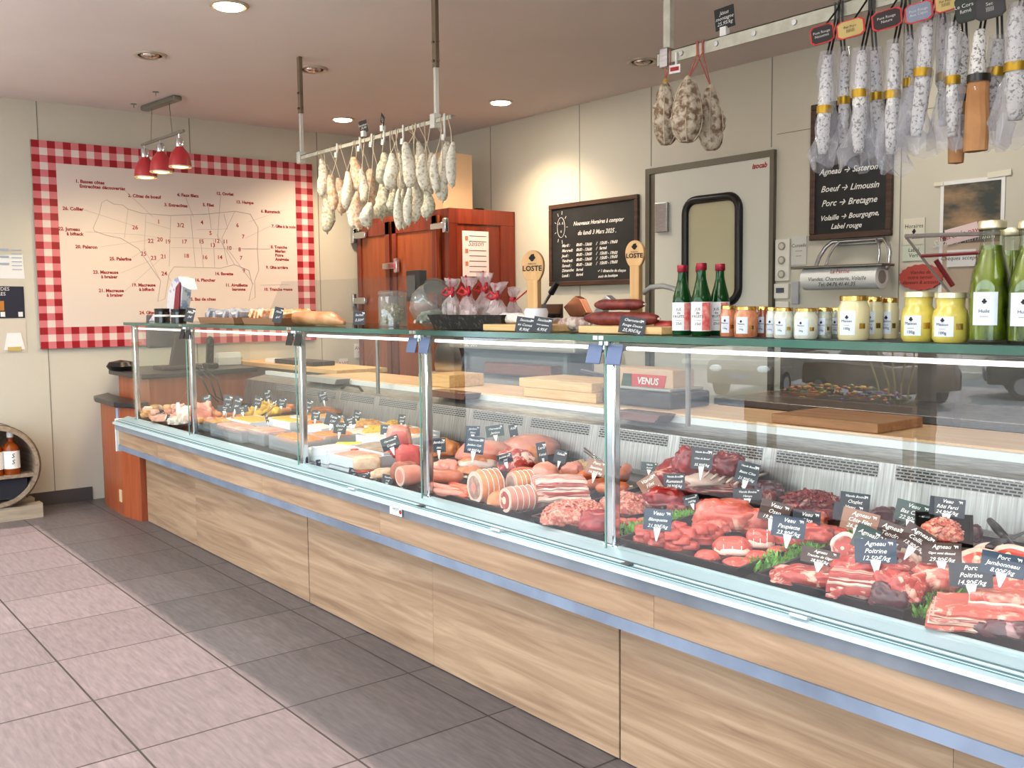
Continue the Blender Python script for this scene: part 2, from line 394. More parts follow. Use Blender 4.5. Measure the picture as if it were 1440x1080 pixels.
TUBE = mat('led_tube', (255, 250, 250), .4, 0, 1.5, ec=(255, 236, 236))
for p, q in zip(POSTX, POSTX[1:]+[CX1]):
    if q < -6: continue
    MB().cyl((p+.05, 2.03, 1.318), (q-.05, 2.03, 1.318), .006, n=10).build('led_tube', TUBE, case, smooth=2)
for x, in ((-4.089,), (-3.057,), (-2.062,), (-.5,)):
    MB().box(x-.012, x+.012, 2.03, 2.6, ZT-.05, ZT-.018).build('shelf_arm', STEEL, case)
for x in (-4.9, -3.0, -.3):
    MB().cyl((x, 2.9, .94), (x, 2.9, ZT-.02), .011, n=10).bx((x, 2.75, ZT-.03), (.02, .3, .015)).build('rear_post', DSTEEL, case)
# small clips and sticker on the front profile
CLIP = mat('clear_clip', (205, 214, 220), .2)
for px, py in ((1126, 862), (700, 742), (497, 684)):
    p = PY(px, py, 1.93); MB().bx((p.x, 1.932, .706), (.05, .03, .009), (-.3, 0, 0)).build('profile_clip', CLIP, case, bevel=.002)
for px in (878, 590):
    p = PY(px, 790, 1.93); MB().bx((p.x, 1.941, .712), (.03, .022, .004)).build('profile_joint', DSTEEL, case)
st = MB().bx((PY(556, 714, 1.92).x, 1.922, .672), (.085, .003, .034)).build('inspection_sticker', PAPER)
tag(st, 'small white sticker with a red dot on the chrome strip', 'sticker')
c = PY(562, 716, 1.92)
MB().cyl((c.x+.004, 1.919, .672), (c.x+.004, 1.9205, .672), .008, n=14).build('red_dot', INKR, st)
MB().text('HACCP\n----', at((c.x-.03, 1.9195, .672), WY), .013).build('lettering', INKB, st)
SUNDIR = (.35, 2.87, -2.62)
# ================================================================ street seen mirrored in the case glass
GZ = -1.25
PAVE = mat('pavement', (92, 92, 92), .8, c2=(76, 76, 78), scale=6)
ASPH = mat('asphalt', (150, 152, 152), .85, c2=(130, 132, 134), scale=1.2)
MB().prism([(-30, YF-.12, -.1), (-30, YF-.12, -.02), (-30, -3.9, -.05), (-30, -6.5, GZ), (-30, -6.5, GZ-.1)], (50, 0, 0)).build('pavement', PAVE, kind='structure')
MB().box(-45, 30, -34, -6.5, GZ-.1, GZ).build('street_ground', ASPH, kind='structure')
STONE = mat('pale_stone', (222, 216, 204), .8, c2=(205, 198, 184), scale=3)
stp = MB()
for i in range(6): stp.box(-24, -2, -26.5, -23-.45*i, GZ, GZ+.16*(i+1))
tag(stp.build('stone_steps', STONE), 'wide pale stone steps climbing beside the parked cars across the street', 'steps')
bl = thing('street_building', 'long cream building with dark window openings across the street', 'building', (-16, -30, GZ))
MB().box(-42, 10, -31, -30, GZ, 7).build('wall', mat('cream_render', (226, 216, 190), .8), bl)
wm = mat('far_window', (70, 78, 84), .2)
for i in range(13):
    x = -40+i*3.9; MB().box(x, x+1.5, -30.03, -29.97, GZ+1.1, GZ+3.0).build('window', wm, bl)
for i in range(6):
    x = -34+i*7; MB().box(x, x+.45, -29.9, -29.4, GZ, GZ+4).build('pillar', STONE, bl)
rl = MB()
for z in (.9, 1.25, 1.6, 1.95): rl.box(-22, 0, -28.6, -28.55, GZ+z, GZ+z+.05)
for i in range(12): rl.box(-22+2*i, -21.95+2*i, -28.62, -28.56, GZ+.9, GZ+2)
tag(rl.build('street_railing', WHITE), 'white horizontal bar railing behind the stone steps', 'railing')
TYRE = mat('tyre', (28, 28, 30), .8); CARG = mat('car_window', (60, 70, 76), .08)
def car(label, loc, rz, col, L=4.2, Hh=1.5):
    t = thing('car', label, 'car', loc, rz); h = L/2; M = mat('car_paint_'+str(col[0]), col, .25, .3, coat=.6)
    b = MB(); prof = [(-h, .35), (-h, .8), (-h+.15, .95), (-h+1.05, 1.02), (h-.9, 1.02), (h-.12, .95), (h, .75), (h, .35)]
    b.prism([(x, -.88, z) for x, z in prof], (0, 1.76, 0)); b.build('body', M, t, bevel=.08, local=True)
    c = MB(); pr = [(-h+.95, 1.0), (-h+1.65, Hh), (h-1.1, Hh), (h-.35, 1.0)]
    c.prism([(x, -.72, z) for x, z in pr], (0, 1.44, 0)); c.build('cabin', CARG, t, bevel=.07, local=True)
    MB().prism([(-h+1.6, -.7, Hh-.04), (-h+1.7, -.7, Hh+.02), (h-1.15, -.7, Hh+.02), (h-1.05, -.7, Hh-.04)], (0, 1.4, 0)).build('roof', M, t, bevel=.02, local=True)
    for sx in (-1, 1):
        for sy in (-1, 1):
            w = MB().cyl((sx*(h-.75), sy*.9, .32), (sx*(h-.75), sy*.7, .32), .32, n=20).build('wheel', TYRE, t, local=True)
            MB().cyl((sx*(h-.75), sy*.91, .32), (sx*(h-.75), sy*.89, .32), .19, n=12).build('rim', STEEL, w, local=True)
    for sy in (-.62, .62): MB().ico((-h+.06, sy, .74), (.1, .2, .1), 2).build('headlight', mat('headlight', (235, 238, 240), .1), t, local=True, smooth=True)
    MB().box(-h-.02, -h+.02, -.55, .55, .42, .62).build('grille', BLACK, t, local=True)
    p = MB().box(-h-.035, -h-.02, -.26, .26, .5, .6).build('number_plate', mat('plate', (70, 80, 130), .4), t, local=True)
    return t
def MR(x, y, Y): p = PY(x, y, 4-Y); return Vector((p.x, Y, p.z))
p = MR(1027, 560, -15); car('grey-brown car parked nose-on to the shop window, farthest left of the cars', (p.x-.3, -17, GZ), PI/2+PI-.25, (110, 98, 88), 4.0, 1.55)
p = MR(1180, 560, -15); car('small brown car parked side-on between the two other cars', (p.x, -16.5, GZ), .35, (96, 74, 56), 3.4, 1.42)
p = MR(1275, 560, -15); car('dark car parked at the right-hand end of the street row', (p.x+1.3, -20.0, GZ), -.5, (38, 40, 46), 3.8, 1.45)
a, b = MR(1065, 600, -3.0), MR(1300, 625, -3.0)
pl = thing('flower_planter', 'wooden trough planter of orange and purple flowers outside the window', 'planter', ((a.x+b.x)/2, -3.0, -.04))
PW = woodmat('planter_wood', (130, 84, 52), (170, 118, 78), 'x', 4, .7)
MB().box(a.x, b.x, -3.18, -3.16, .33, .56).box(a.x, b.x, -2.84, -2.82, .33, .56).box(a.x, a.x+.02, -3.16, -2.84, .33, .56).box(b.x-.02, b.x, -3.16, -2.84, .33, .56).box(a.x, b.x, -3.16, -2.84, .33, .36).build('trough', PW, pl)
for x in (a.x+.05, b.x-.05):
    for y in (-3.14, -2.86): MB().box(x-.03, x+.03, y-.03, y+.03, -.05, .33).build('leg', PW, pl)
MB().box(a.x+.02, b.x-.02, -3.16, -2.84, .5, .53).build('soil', mat('soil', (60, 42, 32), .9), pl)
rnd = random.Random(3)
for nme, c, n, xx in (('orange_flowers', (240, 140, 70), 60, (.2, .85)), ('yellow_flowers', (250, 205, 60), 24, (.3, .7)), ('purple_flowers', (130, 80, 170), 26, (.55, .9)), ('green_leaves', (80, 110, 50), 90, (.1, .98))):
    m = MB()
    for i in range(n):
        u = rnd.uniform(*xx); z = .56+rnd.uniform(0, .12)*math.sin(PI*min(1, max(0, u)))
        m.ico((a.x+(b.x-a.x)*u, -3+rnd.uniform(-.13, .13), z), (.022, .022, .014), 1)
    o = m.build(nme, mat(nme, c, .6), pl); o['kind'] = 'stuff'
tw = MB()
for i in range(6):
    x = b.x-.35+i*.05; q = [(x, -3, .5)]
    for k in range(1, 6): q.append((x+(i-2.5)*.02*k+rnd.uniform(-.03, .03), -3+rnd.uniform(-.04, .04), .5+k*.19))
    tw.tube(q, .008, 5)
tw.build('twigs', mat('twig', (196, 178, 120), .8), pl)
# ================================================================ left wall: butcher's board, lamp, papers, barrel
def gingham(cy, cz):
    m, nt, p, out = nm('gingham'); N, L = nt.nodes, nt.links
    tc = N.new('ShaderNodeTexCoord'); sp = N.new('ShaderNodeSeparateXYZ'); L.new(tc.outputs['Object'], sp.inputs[0])
    def sq(o, c):
        d = N.new('ShaderNodeMath'); d.operation = 'DIVIDE'; d.inputs[1].default_value = 2*c; L.new(o, d.inputs[0])
        f = N.new('ShaderNodeMath'); f.operation = 'FRACT'; L.new(d.outputs[0], f.inputs[0])
        g = N.new('ShaderNodeMath'); g.operation = 'LESS_THAN'; g.inputs[1].default_value = .5; L.new(f.outputs[0], g.inputs[0]); return g.outputs[0]
    a = N.new('ShaderNodeMath'); a.operation = 'ADD'; L.new(sq(sp.outputs[1], cy), a.inputs[0]); L.new(sq(sp.outputs[2], cz), a.inputs[1])
    h = N.new('ShaderNodeMath'); h.operation = 'MULTIPLY'; h.inputs[1].default_value = .5; L.new(a.outputs[0], h.inputs[0])
    cr = N.new('ShaderNodeValToRGB'); cr.color_ramp.interpolation = 'CONSTANT'; e = cr.color_ramp.elements
    e[0].position = 0; e[0].color = srgb(228, 216, 208); e[1].position = .3; e[1].color = srgb(214, 128, 134); x = e.new(.8); x.color = srgb(158, 26, 38)
    L.new(h.outputs[0], cr.inputs[0]); L.new(cr.outputs[0], p.inputs['Base Color']); p.inputs['Roughness'].default_value = .45; return m
y0, y1, z0, z1 = 1.733, 3.951, 1.158, 2.663; PXW = XL+.03
cy, cz = (y1-y0)/41, (z1-z0)/29
bd = thing('beef_cuts_board', 'large wall board with red gingham border and a numbered diagram of beef cuts', 'wall board', (XL, y0, z0))
MB().box(XL+.001, PXW-.002, y0, y1, z0, z1).build('backing', mat('board_edge', (170, 160, 150), .6), bd)
gm = MB(); X = PXW
for (a, b, c, d) in ((y0, y1, z1-3*cz, z1), (y0, y1, z0, z0+3*cz), (y0, y0+3*cy, z0+3*cz, z1-3*cz), (y1-3*cy, y1, z0+3*cz, z1-3*cz)):
    gm.quad((X, a, c), (X, b, c), (X, b, d), (X, a, d))
gm.build('gingham_border', gingham(cy, cz), bd)
X = PXW+.001
MB().quad((X, y0+3*cy, z0+3*cz), (X, y1-3*cy, z0+3*cz), (X, y1-3*cy, z1-3*cz), (X, y0+3*cy, z1-3*cz)).build('printed_panel', mat('print_cream', (226, 214, 205), .5), bd)
def wt(px, py, s, size=.034, al='LEFT', bold=.0012):
    MB().text(s, at(PX(px, py, PXW+.0022), WX), size, 0, al, bold=bold, line=1.0).build('cut_name' if al == 'LEFT' else 'cut_number', INKR, bd)
for px, py, s in ((106, 258, '1. Basses côtes\n   Entrecôtes découvertes'), (180, 275, '2. Côtes de boeuf'), (249, 274, '4. Faux filets'), (304, 272, '12. Onglet'), (231, 288, '3. Entrecôtes'), (285, 288, '5. Filet'), (332, 284, '13. Hampe'), (367, 297, '6. Rumsteck'), (88, 293, '26. Collier'), (82, 325, '22. Jumeau\n      à bifteck'), (106, 347, '20. Paleron'), (382, 318, '7. Gîte à la noix'), (154, 364, '25. Palerîne'), (381, 356, '8. Tranche\n    Merlan\n    Poire\n    Araignée'), (374, 376, '9. Gîte arrière'), (131, 386, '23. Macreuse\n      à braiser'), (302, 385, '14. Bavette'), (274, 394, '16. Plancher'), (185, 404, '19. Macreuse\n      à bifteck'), (139, 412, '21. Macreuse\n      à braiser'), (317, 404, '11. Aiguillette\n      baronne'), (371, 407, '10. Tranche grasse'), (265, 421, '15. Bas de côtes'), (196, 440, '24. Gîte avant')):
    wt(px, py, s)
for px, py, s in ((223, 312, '1'), (254, 317, '3/2'), (284, 313, '4'), (334, 317, '6'), (190, 320, '26'), (296, 328, '5'), (342, 333, '7'), (212, 339, '22'), (225, 337, '20'), (236, 340, '19'), (259, 340, '17'), (283, 340, '15'), (305, 339, '12'), (317, 340, '11'), (299, 345, '13'), (337, 351, '8'), (322, 349, '10'), (202, 357, '25'), (216, 363, '23'), (230, 361, '21'), (262, 360, '18'), (288, 362, '16'), (309, 362, '14'), (339, 363, '7'), (343, 381, '9'), (231, 385, '24')):
    wt(px, py, s, .045, 'CENTER', .0006)
ln = MB()
def wl_(pts, r=.0022): ln.tube([PX(a, b, PXW+.002) for a, b in pts], r, 4)
cow = [(133, 325), (131, 321), (140, 300), (143, 285), (150, 281), (160, 287), (172, 288), (180, 294), (200, 300), (240, 303), (290, 301), (330, 297), (352, 301), (363, 320), (362, 350), (364, 380), (358, 395), (359, 418), (350, 423), (355, 400), (350, 380), (330, 372), (310, 377), (280, 376), (245, 375), (238, 385), (232, 420), (222, 424), (226, 395), (212, 375), (195, 350), (170, 335), (150, 331), (133, 325)]
wl_(cow)
for g in ([(205, 302), (203, 350), (226, 395)], [(240, 303), (238, 375)], [(205, 312), (240, 322)], [(268, 303), (275, 376)], [(238, 334), (310, 336)], [(240, 348), (330, 350)], [(277, 323), (320, 322), (315, 301)], [(180, 294), (175, 335)], [(330, 298), (312, 335), (320, 372)], [(320, 350), (357, 400)], [(282, 336), (286, 376)], [(300, 336), (302, 376)], [(330, 350), (362, 349)], [(305, 330), (330, 372)],
          [(118, 295), (190, 318)], [(120, 326), (195, 330), (222, 334)], [(142, 347), (220, 336)], [(186, 362), (205, 350)], [(170, 384), (215, 365)], [(175, 410), (228, 362)], [(310, 275), (306, 335)], [(260, 276), (272, 305)], [(380, 318), (345, 335)], [(380, 350), (340, 350)], [(400, 295), (350, 312)], [(240, 395), (235, 385)], [(170, 262), (215, 305)], [(408, 400), (366, 401)], [(293, 290), (297, 322)]):
    wl_(g, .0014)
ln.build('cow_outline', mat('print_grey', (186, 176, 174), .6), bd)

# pinned papers
def sheet(name, label, cat, ps, X, m, th=.004):
    q = [PX(a, b, X) for a, b in ps]
    return tag(MB().prism(q, (th, 0, 0)).build(name, m), label, cat)
n1 = sheet('notice_sheet', 'white notice sheets with torn corner pinned left of the gingham board', 'notice', [(-30, 360), (32, 358), (33, 374), (35, 392), (-30, 391)], XL+.0, PAPER)
tx = MB()
for i in range(6): tx.box(XL+.0085, XL+.009, PX(20, 360, XL).y-.02, PX(30, 360, XL).y, 1.87-.028*i, 1.876-.028*i)
for i in range(3): tx.box(XL+.0085, XL+.009, PX(-20, 360, XL).y, PX(12, 360, XL).y, 1.865-.05*i, 1.88-.05*i)
tx.build('print_lines', mat('print_blue_grey', (170, 185, 200), .6), n1)
n2 = sheet('flyer', 'navy flyer with orange picture pinned below the white notice', 'flyer', [(-30, 402), (33, 403), (35, 447), (-30, 448)], XL+.0, mat('navy_print', (40, 42, 60), .5))
tx = MB(); yy = PX(12, 430, XL)
tx.bx((XL+.009, yy.y-.13, yy.z-.0), (.001, .2, .07)); tx.build('picture', mat('orange_print', (190, 130, 60), .5), n2)
tx = MB(); tx.text('FÊTE DES\nPÈRES', at(PX(-2, 410, XL+.009), WX), .035)
for px in (4, 29): q = PX(px, 442, XL+.009); tx.bx(q, (.001, .03, .035))
tx.build('lettering', PAPER, n2)
n3 = sheet('picture_card', 'pale card with a white chef hat picture, lowest on the left wall', 'card', [(-20, 450), (36, 450), (38, 495), (-20, 496)], XL+.0, mat('card_beige', (214, 206, 192), .5))
q = PX(20, 478, XL+.009)
MB().prism([(q.x, q.y-.07, q.z-.07), (q.x, q.y+.07, q.z-.07), (q.x, q.y+.045, q.z+.05), (q.x, q.y-.045, q.z+.05)], (.001, 0, 0)).build('hat_picture', PAPER, n3)
MB().bx((q.x+.001, q.y, q.z-.065), (.001, .09, .03)).build('hat_band', mat('yellowish', (200, 180, 110), .6), n3)

# pendant lamp: ceiling bar, wires, hanging bar, three red shades
A, B = PZ(203, 150, ZC), PZ(250, 134, ZC); lc = (A+B)/2
d = (B-A); d.z = 0; d.normalize()
lamp = thing('pendant_lamp', 'ceiling lamp of three small red bell shades hanging from a grey bar', 'lamp', lc)
LG = mat('lamp_grey', (150, 150, 140), .35, .7)
rzl = math.atan2(d.y, d.x); half = (B-A).length/2
MB().bx((lc.x, lc.y, ZC-.018), (2*half, .07, .036), (0, 0, rzl)).build('ceiling_mount', LG, lamp, bevel=.012)
a2 = PX(201, 205, lc.x); 
zb = 2.56
pa, pb = PZ(200, 204, zb), PZ(258, 184, zb); bc = (pa+pb)/2
MB().cyl(pa, pb, .011, n=8).build('hanging_bar', LG, lamp)
for s in (-.55, .5):
    MB().tube([lc+d*half*s-Vector((0, 0, .03)), bc+d*half*s*1.1], .0022, 5).build('wire', LG, lamp)
SH = mat('lamp_red', (176, 52, 58), .35, c2=(190, 66, 70), scale=3)
for px, py in ((206, 249), (229, 241), (255, 234)):
    t_ = (px-206)/49; b = pa.lerp(pb, .06+.84*t_); q = PY(px, py, b.y); zz = PZ(px, py, zb-.27); 
    base = Vector((b.x, b.y, 0)); k = pxm(b); zr = b.z-(py-(204-20*(.06+.84*t_)))*k*.98
    R = 15.5*k
    sh = MB().lathe([(R*.33, R*1.75), (R*.42, R*1.6), (R*.75, R*1.2), (R*.92, R*.7), (R*.98, R*.2), (R*1.0, 0), (R*.96, 0), (R*.9, R*.7), (R*.4, R*1.5)], (b.x, b.y, zr)).build('lamp_shade', SH, lamp, smooth=2)
    MB().lathe([(R*.99, R*.02), (R*1.03, -R*.02), (R*1.0, -R*.12), (R*.95, -R*.1)], (b.x, b.y, zr)).build('rim', mat('lamp_rim', (225, 222, 200), .3, .4), sh, smooth=True)
    MB().lathe([(0, R*2.5), (R*.3, R*2.5), (R*.36, R*2.3), (R*.36, R*1.75), (R*.3, R*1.7)], (b.x, b.y, zr), 14).cyl((b.x, b.y, zr+R*2.4), (b.x, b.y, zb), .004, n=6).build('socket', CHROME, sh, smooth=2)
    MB().ico((b.x, b.y, zr+R*.1), R*.82, 2, fn=lambda p: Vector((p.x, p.y, p.z*.35))).build('bulb', mat('warm_bulb', (255, 240, 180), .4, 0, 3.5, ec=(255, 232, 150)), sh, smooth=True)
    l = bpy.data.lights.new('lamp_light', 'SPOT'); l.energy = 15; l.color = (1, .78, .45); l.spot_size = 2.2; l.spot_blend = .8; l.shadow_soft_size = .03
    o = bpy.data.objects.new('lamp_light', l); COL.objects.link(o); o.location = (b.x, b.y, zr-.02)
    o.rotation_euler = Vector((-.55, 0, -.8)).to_track_quat('-Z', 'Y').to_euler()

# recessed ceiling spots
def downlight(px, py, lit, label):
    p = PZ(px, py, ZC); R = .095
    t = thing('ceiling_spotlight', label, 'ceiling light', p)
    MB().lathe([(R*.72, 0), (R, 0), (R, -.006), (R*.9, -.012), (R*.72, -.006)], p).build('trim_ring', mat('spot_ring', (205, 196, 180), .35, .5), t, smooth=2)
    if lit: MB().lathe([(0, -.004), (R*.74, -.004), (R*.7, -.016), (0, -.02)], p).build('lamp_glass', mat('spot_glow', (255, 245, 210), .4, 0, 14, ec=(255, 244, 205)), t)
    else: MB().lathe([(0, -.001), (R*.74, -.001), (R*.3, -.02), (0, -.022)], p).build('lamp_glass', mat('spot_off', (170, 150, 140), .1, .8, c2=(230, 215, 205), scale=30), t, smooth=True)
    if lit:
        l = bpy.data.lights.new('spot_light', 'SPOT'); l.energy = 90; l.color = (1, .80, .56); l.spot_size = 2.3; l.spot_blend = .9; l.shadow_soft_size = .06
        o = bpy.data.objects.new('spot_light', l); COL.objects.link(o); o.location = (p.x, p.y, ZC-.06)
downlight(322, 7, 1, 'lit recessed spotlight at the top edge, nearest the camera')
downlight(211, 77, 0, 'unlit recessed spotlight with silvery bulb, above the beef cuts board')
downlight(440, 97, 0, 'unlit recessed spotlight just beside the left rail hanger')
downlight(482, 167, 1, 'lit recessed spotlight above the hanging pale sausages')
downlight(704, 143, 1, 'lit recessed spotlight in front of the wooden cold cabinet')
downlight(903, 86, 0, 'unlit recessed spotlight left of the right-hand rail end')
for i, (px, py) in enumerate(((219, 129), (188, 146))):
    p = PZ(px, py, ZC)
    tag(MB().lathe([(.022, 0), (.022, -.004), (.004, -.006), (.003, -.03), (0, -.03)], p, 10).build('ceiling_hook', LG), ['small grey ceiling hook beside the pendant lamp mount', 'small grey ceiling hook farthest from the pendant lamp mount'][i], 'hook', 'small ceiling hooks')

# barrel on its side holding bottles
bc = PX(0, 657, XL+.42); bc = Vector((XL+.42, PX(-8, 657, XL+.42).y, PX(0, 657, XL+.42).z))
k = pxm(bc); RB = 60*k*1.0
BW = woodmat('barrel_wood', (120, 104, 88), (168, 152, 132), 'x', 5, .7)
br = thing('wine_barrel', 'open wooden barrel lying on its side as a bottle display by the left wall', 'barrel', (bc.x-.2, bc.y, bc.z-RB))
RYm = Matrix.Rotation(PI/2, 4, 'Y')
MB().lathe([(RB*.86, -.35), (RB*.95, -.3), (RB, -.1), (RB, 0), (RB*.96, .02), (RB*.88, .02), (RB*.9, -.1), (RB*.8, -.34), (0, -.345)], (bc.x, bc.y, bc.z), 40, RYm).build('staves', BW, br, smooth=2)
for zz in (-.02, -.22): MB().lathe([(RB*1.005, zz-.02), (RB*1.015, zz-.02), (RB*1.015, zz+.02), (RB*1.0, zz+.02)], (bc.x, bc.y, bc.z), 40, RYm).build('hoop', DSTEEL, br, smooth=2)
MB().box(bc.x-.33, bc.x+.0, bc.y-RB*.84, bc.y+RB*.84, bc.z-RB*.3, bc.z-RB*.22).build('shelf_board', BW, br)
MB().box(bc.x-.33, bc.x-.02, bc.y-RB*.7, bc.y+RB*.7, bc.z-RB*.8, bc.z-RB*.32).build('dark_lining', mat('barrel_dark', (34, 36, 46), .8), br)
cr_ = MB()
for x in (bc.x-.28, bc.x-.04): cr_.prism([(x-.05, bc.y-RB*1.0, 0), (x-.05, bc.y+RB*1.0, 0), (x-.05, bc.y+RB*1.0, .1), (x-.05, bc.y+RB*.6, .09), (x-.05, bc.y, bc.z-RB+.01), (x-.05, bc.y-RB*.6, .09), (x-.05, bc.y-RB, .1)], (.1, 0, 0))
cr_.build('cradle', woodmat('pale_cradle', (150, 138, 122), (186, 174, 156), 'y', 4, .7), br)
AMB = clear('amber_glass', (225, 150, 70), 1.5, body=.45, bodycol=(190, 96, 30))
def liquor(label, px, dx):
    p = PX(px, 668, bc.x+dx); q = Vector((p.x, p.y, bc.z-RB*.22)); k = pxm(q); hh = 62*k; R = 11*k
    t = thing('liquor_bottle', label, 'bottle', q)
    MB().lathe([(0, 0), (R, 0), (R, hh*.58), (R*.85, hh*.66), (R*.35, hh*.74), (R*.33, hh*.86), (0, hh*.86)], q, 20).build('bottle_body', AMB, t, smooth=2)
    MB().cyl(q+Vector((0, 0, hh*.84)), q+Vector((0, 0, hh)), R*.42, n=14).build('cap', mat('cap_white', (225, 225, 225), .4), t, smooth=2)
    lb = MB().lathe([(R*1.02, hh*.14), (R*1.02, hh*.54)], q, 20).build('paper_label', PAPER, t, smooth=True)
    MB().text('S\nS', at(q+Vector((R*1.06, 0, hh*.36)), WX), R*.8, .2).build('lettering', INKB, lb)
liquor('amber liquor bottle with white label, right one inside the barrel', 17, -.06)
liquor('amber liquor bottle at the very left edge inside the barrel', -7, -.06)

# cherry wood cash desk at the far end of the case
CH = woodmat('cherry_laminate', (150, 78, 46), (182, 104, 68), 'z', 3, .4, (166, 90, 56))
DK = mat('dark_worktop', (44, 42, 44), .3)
dk = thing('cash_desk', 'low cherry wood desk end with black top, touching the far end of the case', 'desk', (-7.1, 2.15, 0))
MB().prism([(-7.72, 2.24, 0.0), (-7.55, 2.09, 0), (-7.4, 2.065, 0), (-6.93, 2.045, 0), (-6.69, 2.09, 0), (-6.69, 2.165, 0), (-7.5, 2.165, 0)], (0, 0, .775)).build('cabinet', CH, dk)
MB().prism([(-7.72, 2.2, .775), (-7.5, 2.03, .775), (-7.36, 2.0, .775), (-6.88, 1.99, .775), (-6.69, 2.06, .775), (-6.69, 2.165, .775), (-7.5, 2.165, .775)], (0, 0, .035)).build('desk_top', DK, dk, bevel=.006)
q = PY(171, 697, 2.05); MB().bx((q.x, 2.046, q.z), (.05, .01, .085)).build('socket_plate', mat('socket_cream', (220, 200, 160), .4), dk)
q = PY(164, 590, 2.04)
tag(MB().bx((q.x, 2.045, q.z+.0), (.05, .004, .16)).build('payment_sticker', mat('sticker_blue', (150, 180, 214), .4)), 'small blue and white sticker on the cherry desk corner', 'sticker')
hd = thing('raised_desk', 'taller cherry wood counter with black top behind the far glass', 'counter', (-7.2, 2.6, 0))
z9 = .965
MB().prism([(-7.7, 2.3, 0), (-7.42, 2.19, 0), (-6.74, 2.19, 0), (-6.92, 3.0, 0), (-7.7, 3.0, 0)], (0, 0, z9)).build('cabinet', CH, hd)
MB().prism([(-7.7, 2.25, z9), (-7.45, 2.13, z9), (-6.705, 2.13, z9), (-6.88, 3.04, z9), (-7.7, 3.04, z9)], (0, 0, .035)).build('counter_top', DK, hd, bevel=.006)
# things on the raised counter
zz = z9+.0355
GR = mat('till_grey', (92, 92, 98), .5); DG = mat('till_dark', (58, 50, 48), .5)
q = PX(247, 500, -7.1); ty = q.y
ts = thing('till_screen', 'dark grey till monitor seen from behind on the raised counter', 'monitor', (-7.1, ty, zz))
MB().bx((-7.14, ty-.06, zz+.28), (.05, .26, .24), (0, .1, .1)).build('screen', GR, ts, bevel=.01)
MB().prism([(-7.08, ty-.07, zz), (-7.08, ty+.13, zz), (-7.08, ty+.05, zz+.32), (-7.08, ty-.0, zz+.34)], (.03, 0, 0)).build('stand', DG, ts, bevel=.01)
MB().bx((-7.1, ty+.01, zz+.015), (.2, .3, .03)).build('base', DG, ts, bevel=.01)
q = PX(295, 490, -7.0)
hs = thing('desk_telephone', 'black cordless telephone standing in its cradle on the raised counter', 'telephone', (-7.0, q.y, zz))
MB().bx((-7.0, q.y, zz+.02), (.1, .09, .04)).build('cradle', BLACK, hs, bevel=.01)
MB().bx((-7.0, q.y, zz+.12), (.03, .055, .2), (0, .15, 0)).ico((-6.99, q.y, zz+.2), (.024, .034, .04), 2).build('handset', BLACK, hs, bevel=.008)
q = PX(322, 497, -7.25)
fl = thing('leaflet_holder', 'clear holder of white leaflets at the right end of the raised counter', 'holder', (-7.25, q.y, zz))
MB().box(-7.3, -7.23, q.y-.1, q.y+.1, zz, zz+.06).build('holder', clear('acrylic', (240, 240, 240), 1.45), fl)
MB().box(-7.28, -7.24, q.y-.09, q.y+.09, zz+.005, zz+.1).build('leaflets', PAPER, fl)
q = PX(170, 515, -7.2)
tag(MB().lathe([(0, 0), (.08, 0), (.1, .03), (.08, .06), (0, .075)], (-7.3, q.y+.03, zz), 20).build('black_dish', BLACK, smooth=2), 'round black dish at the left end of the raised counter', 'dish')
cb = MB()
for i in range(3):
    y = ty+.02+i*.05; cb.tube([(-6.95, y, zz+.008), (-6.85, y, zz+.008), (-6.66, y+.01, zz-.05), (-6.665, y+.05, .85-.03*i), (-6.67, y+.12, .78)], .006, 6)
tag(cb.build('power_cables', BLACK, smooth=True), 'black cables drooping over the front of the raised counter', 'cables')
# ================================================================ back wall: cold cabinet, boards, fittings
CHD = woodmat('cabinet_wood', (98, 34, 18), (142, 58, 30), 'z', 3, .3, (118, 44, 23), coat=.2)
CHL = woodmat('cabinet_panel_wood', (136, 64, 27), (172, 90, 44), 'z', 3, .35, (152, 76, 34), coat=.2)
KX1, KY0, KZ = -6.32, 4.40, 2.205; KX0 = XL+.03
cc = thing('cold_cabinet', 'tall reddish-brown wooden cold cabinet with panelled doors and chrome latches', 'cabinet', ((KX0+KX1)/2, (KY0+YB)/2, 0))
MB().box(KX0, KX1, KY0, YB-.01, 0, KZ).build('carcass', CHD, cc, bevel=.006)
def door_(x0, x1, z0, z1):
    y = KY0-.03; w = .07
    f = MB().box(x0, x1, y, KY0-.001, z0, z1).build('door', CHL, cc, bevel=.004)
    g = MB().box(x0, x0+w, y-.012, y, z0, z1).box(x1-w, x1, y-.012, y, z0, z1).box(x0, x1, y-.012, y, z1-w-.04, z1).box(x0, x1, y-.012, y, z0, z0+w).build('door_frame', CHD, f, bevel=.004)
    return f
xm = PY(554, 300, KY0).x
d1 = door_(KX0+.02, xm-.02, .1, KZ-.05); d2 = door_(xm+.02, KX1-.1, .1, KZ-.05)
def latch(px, py, par, s):
    p = PY(px, py, KY0-.06); k = pxm(p)
    MB().bx(p, (34*k, .03, 9*k), (0, 0, 0)).bx(p+Vector((s*18*k, 0, 0)), (8*k, .035, 20*k)).build('latch', CHROME, par, bevel=.006, smooth=2)
latch(616, 318, d2, 1); latch(506, 331, d1, -1); latch(548, 374, d1, 1); latch(506, 423, d1, -1)
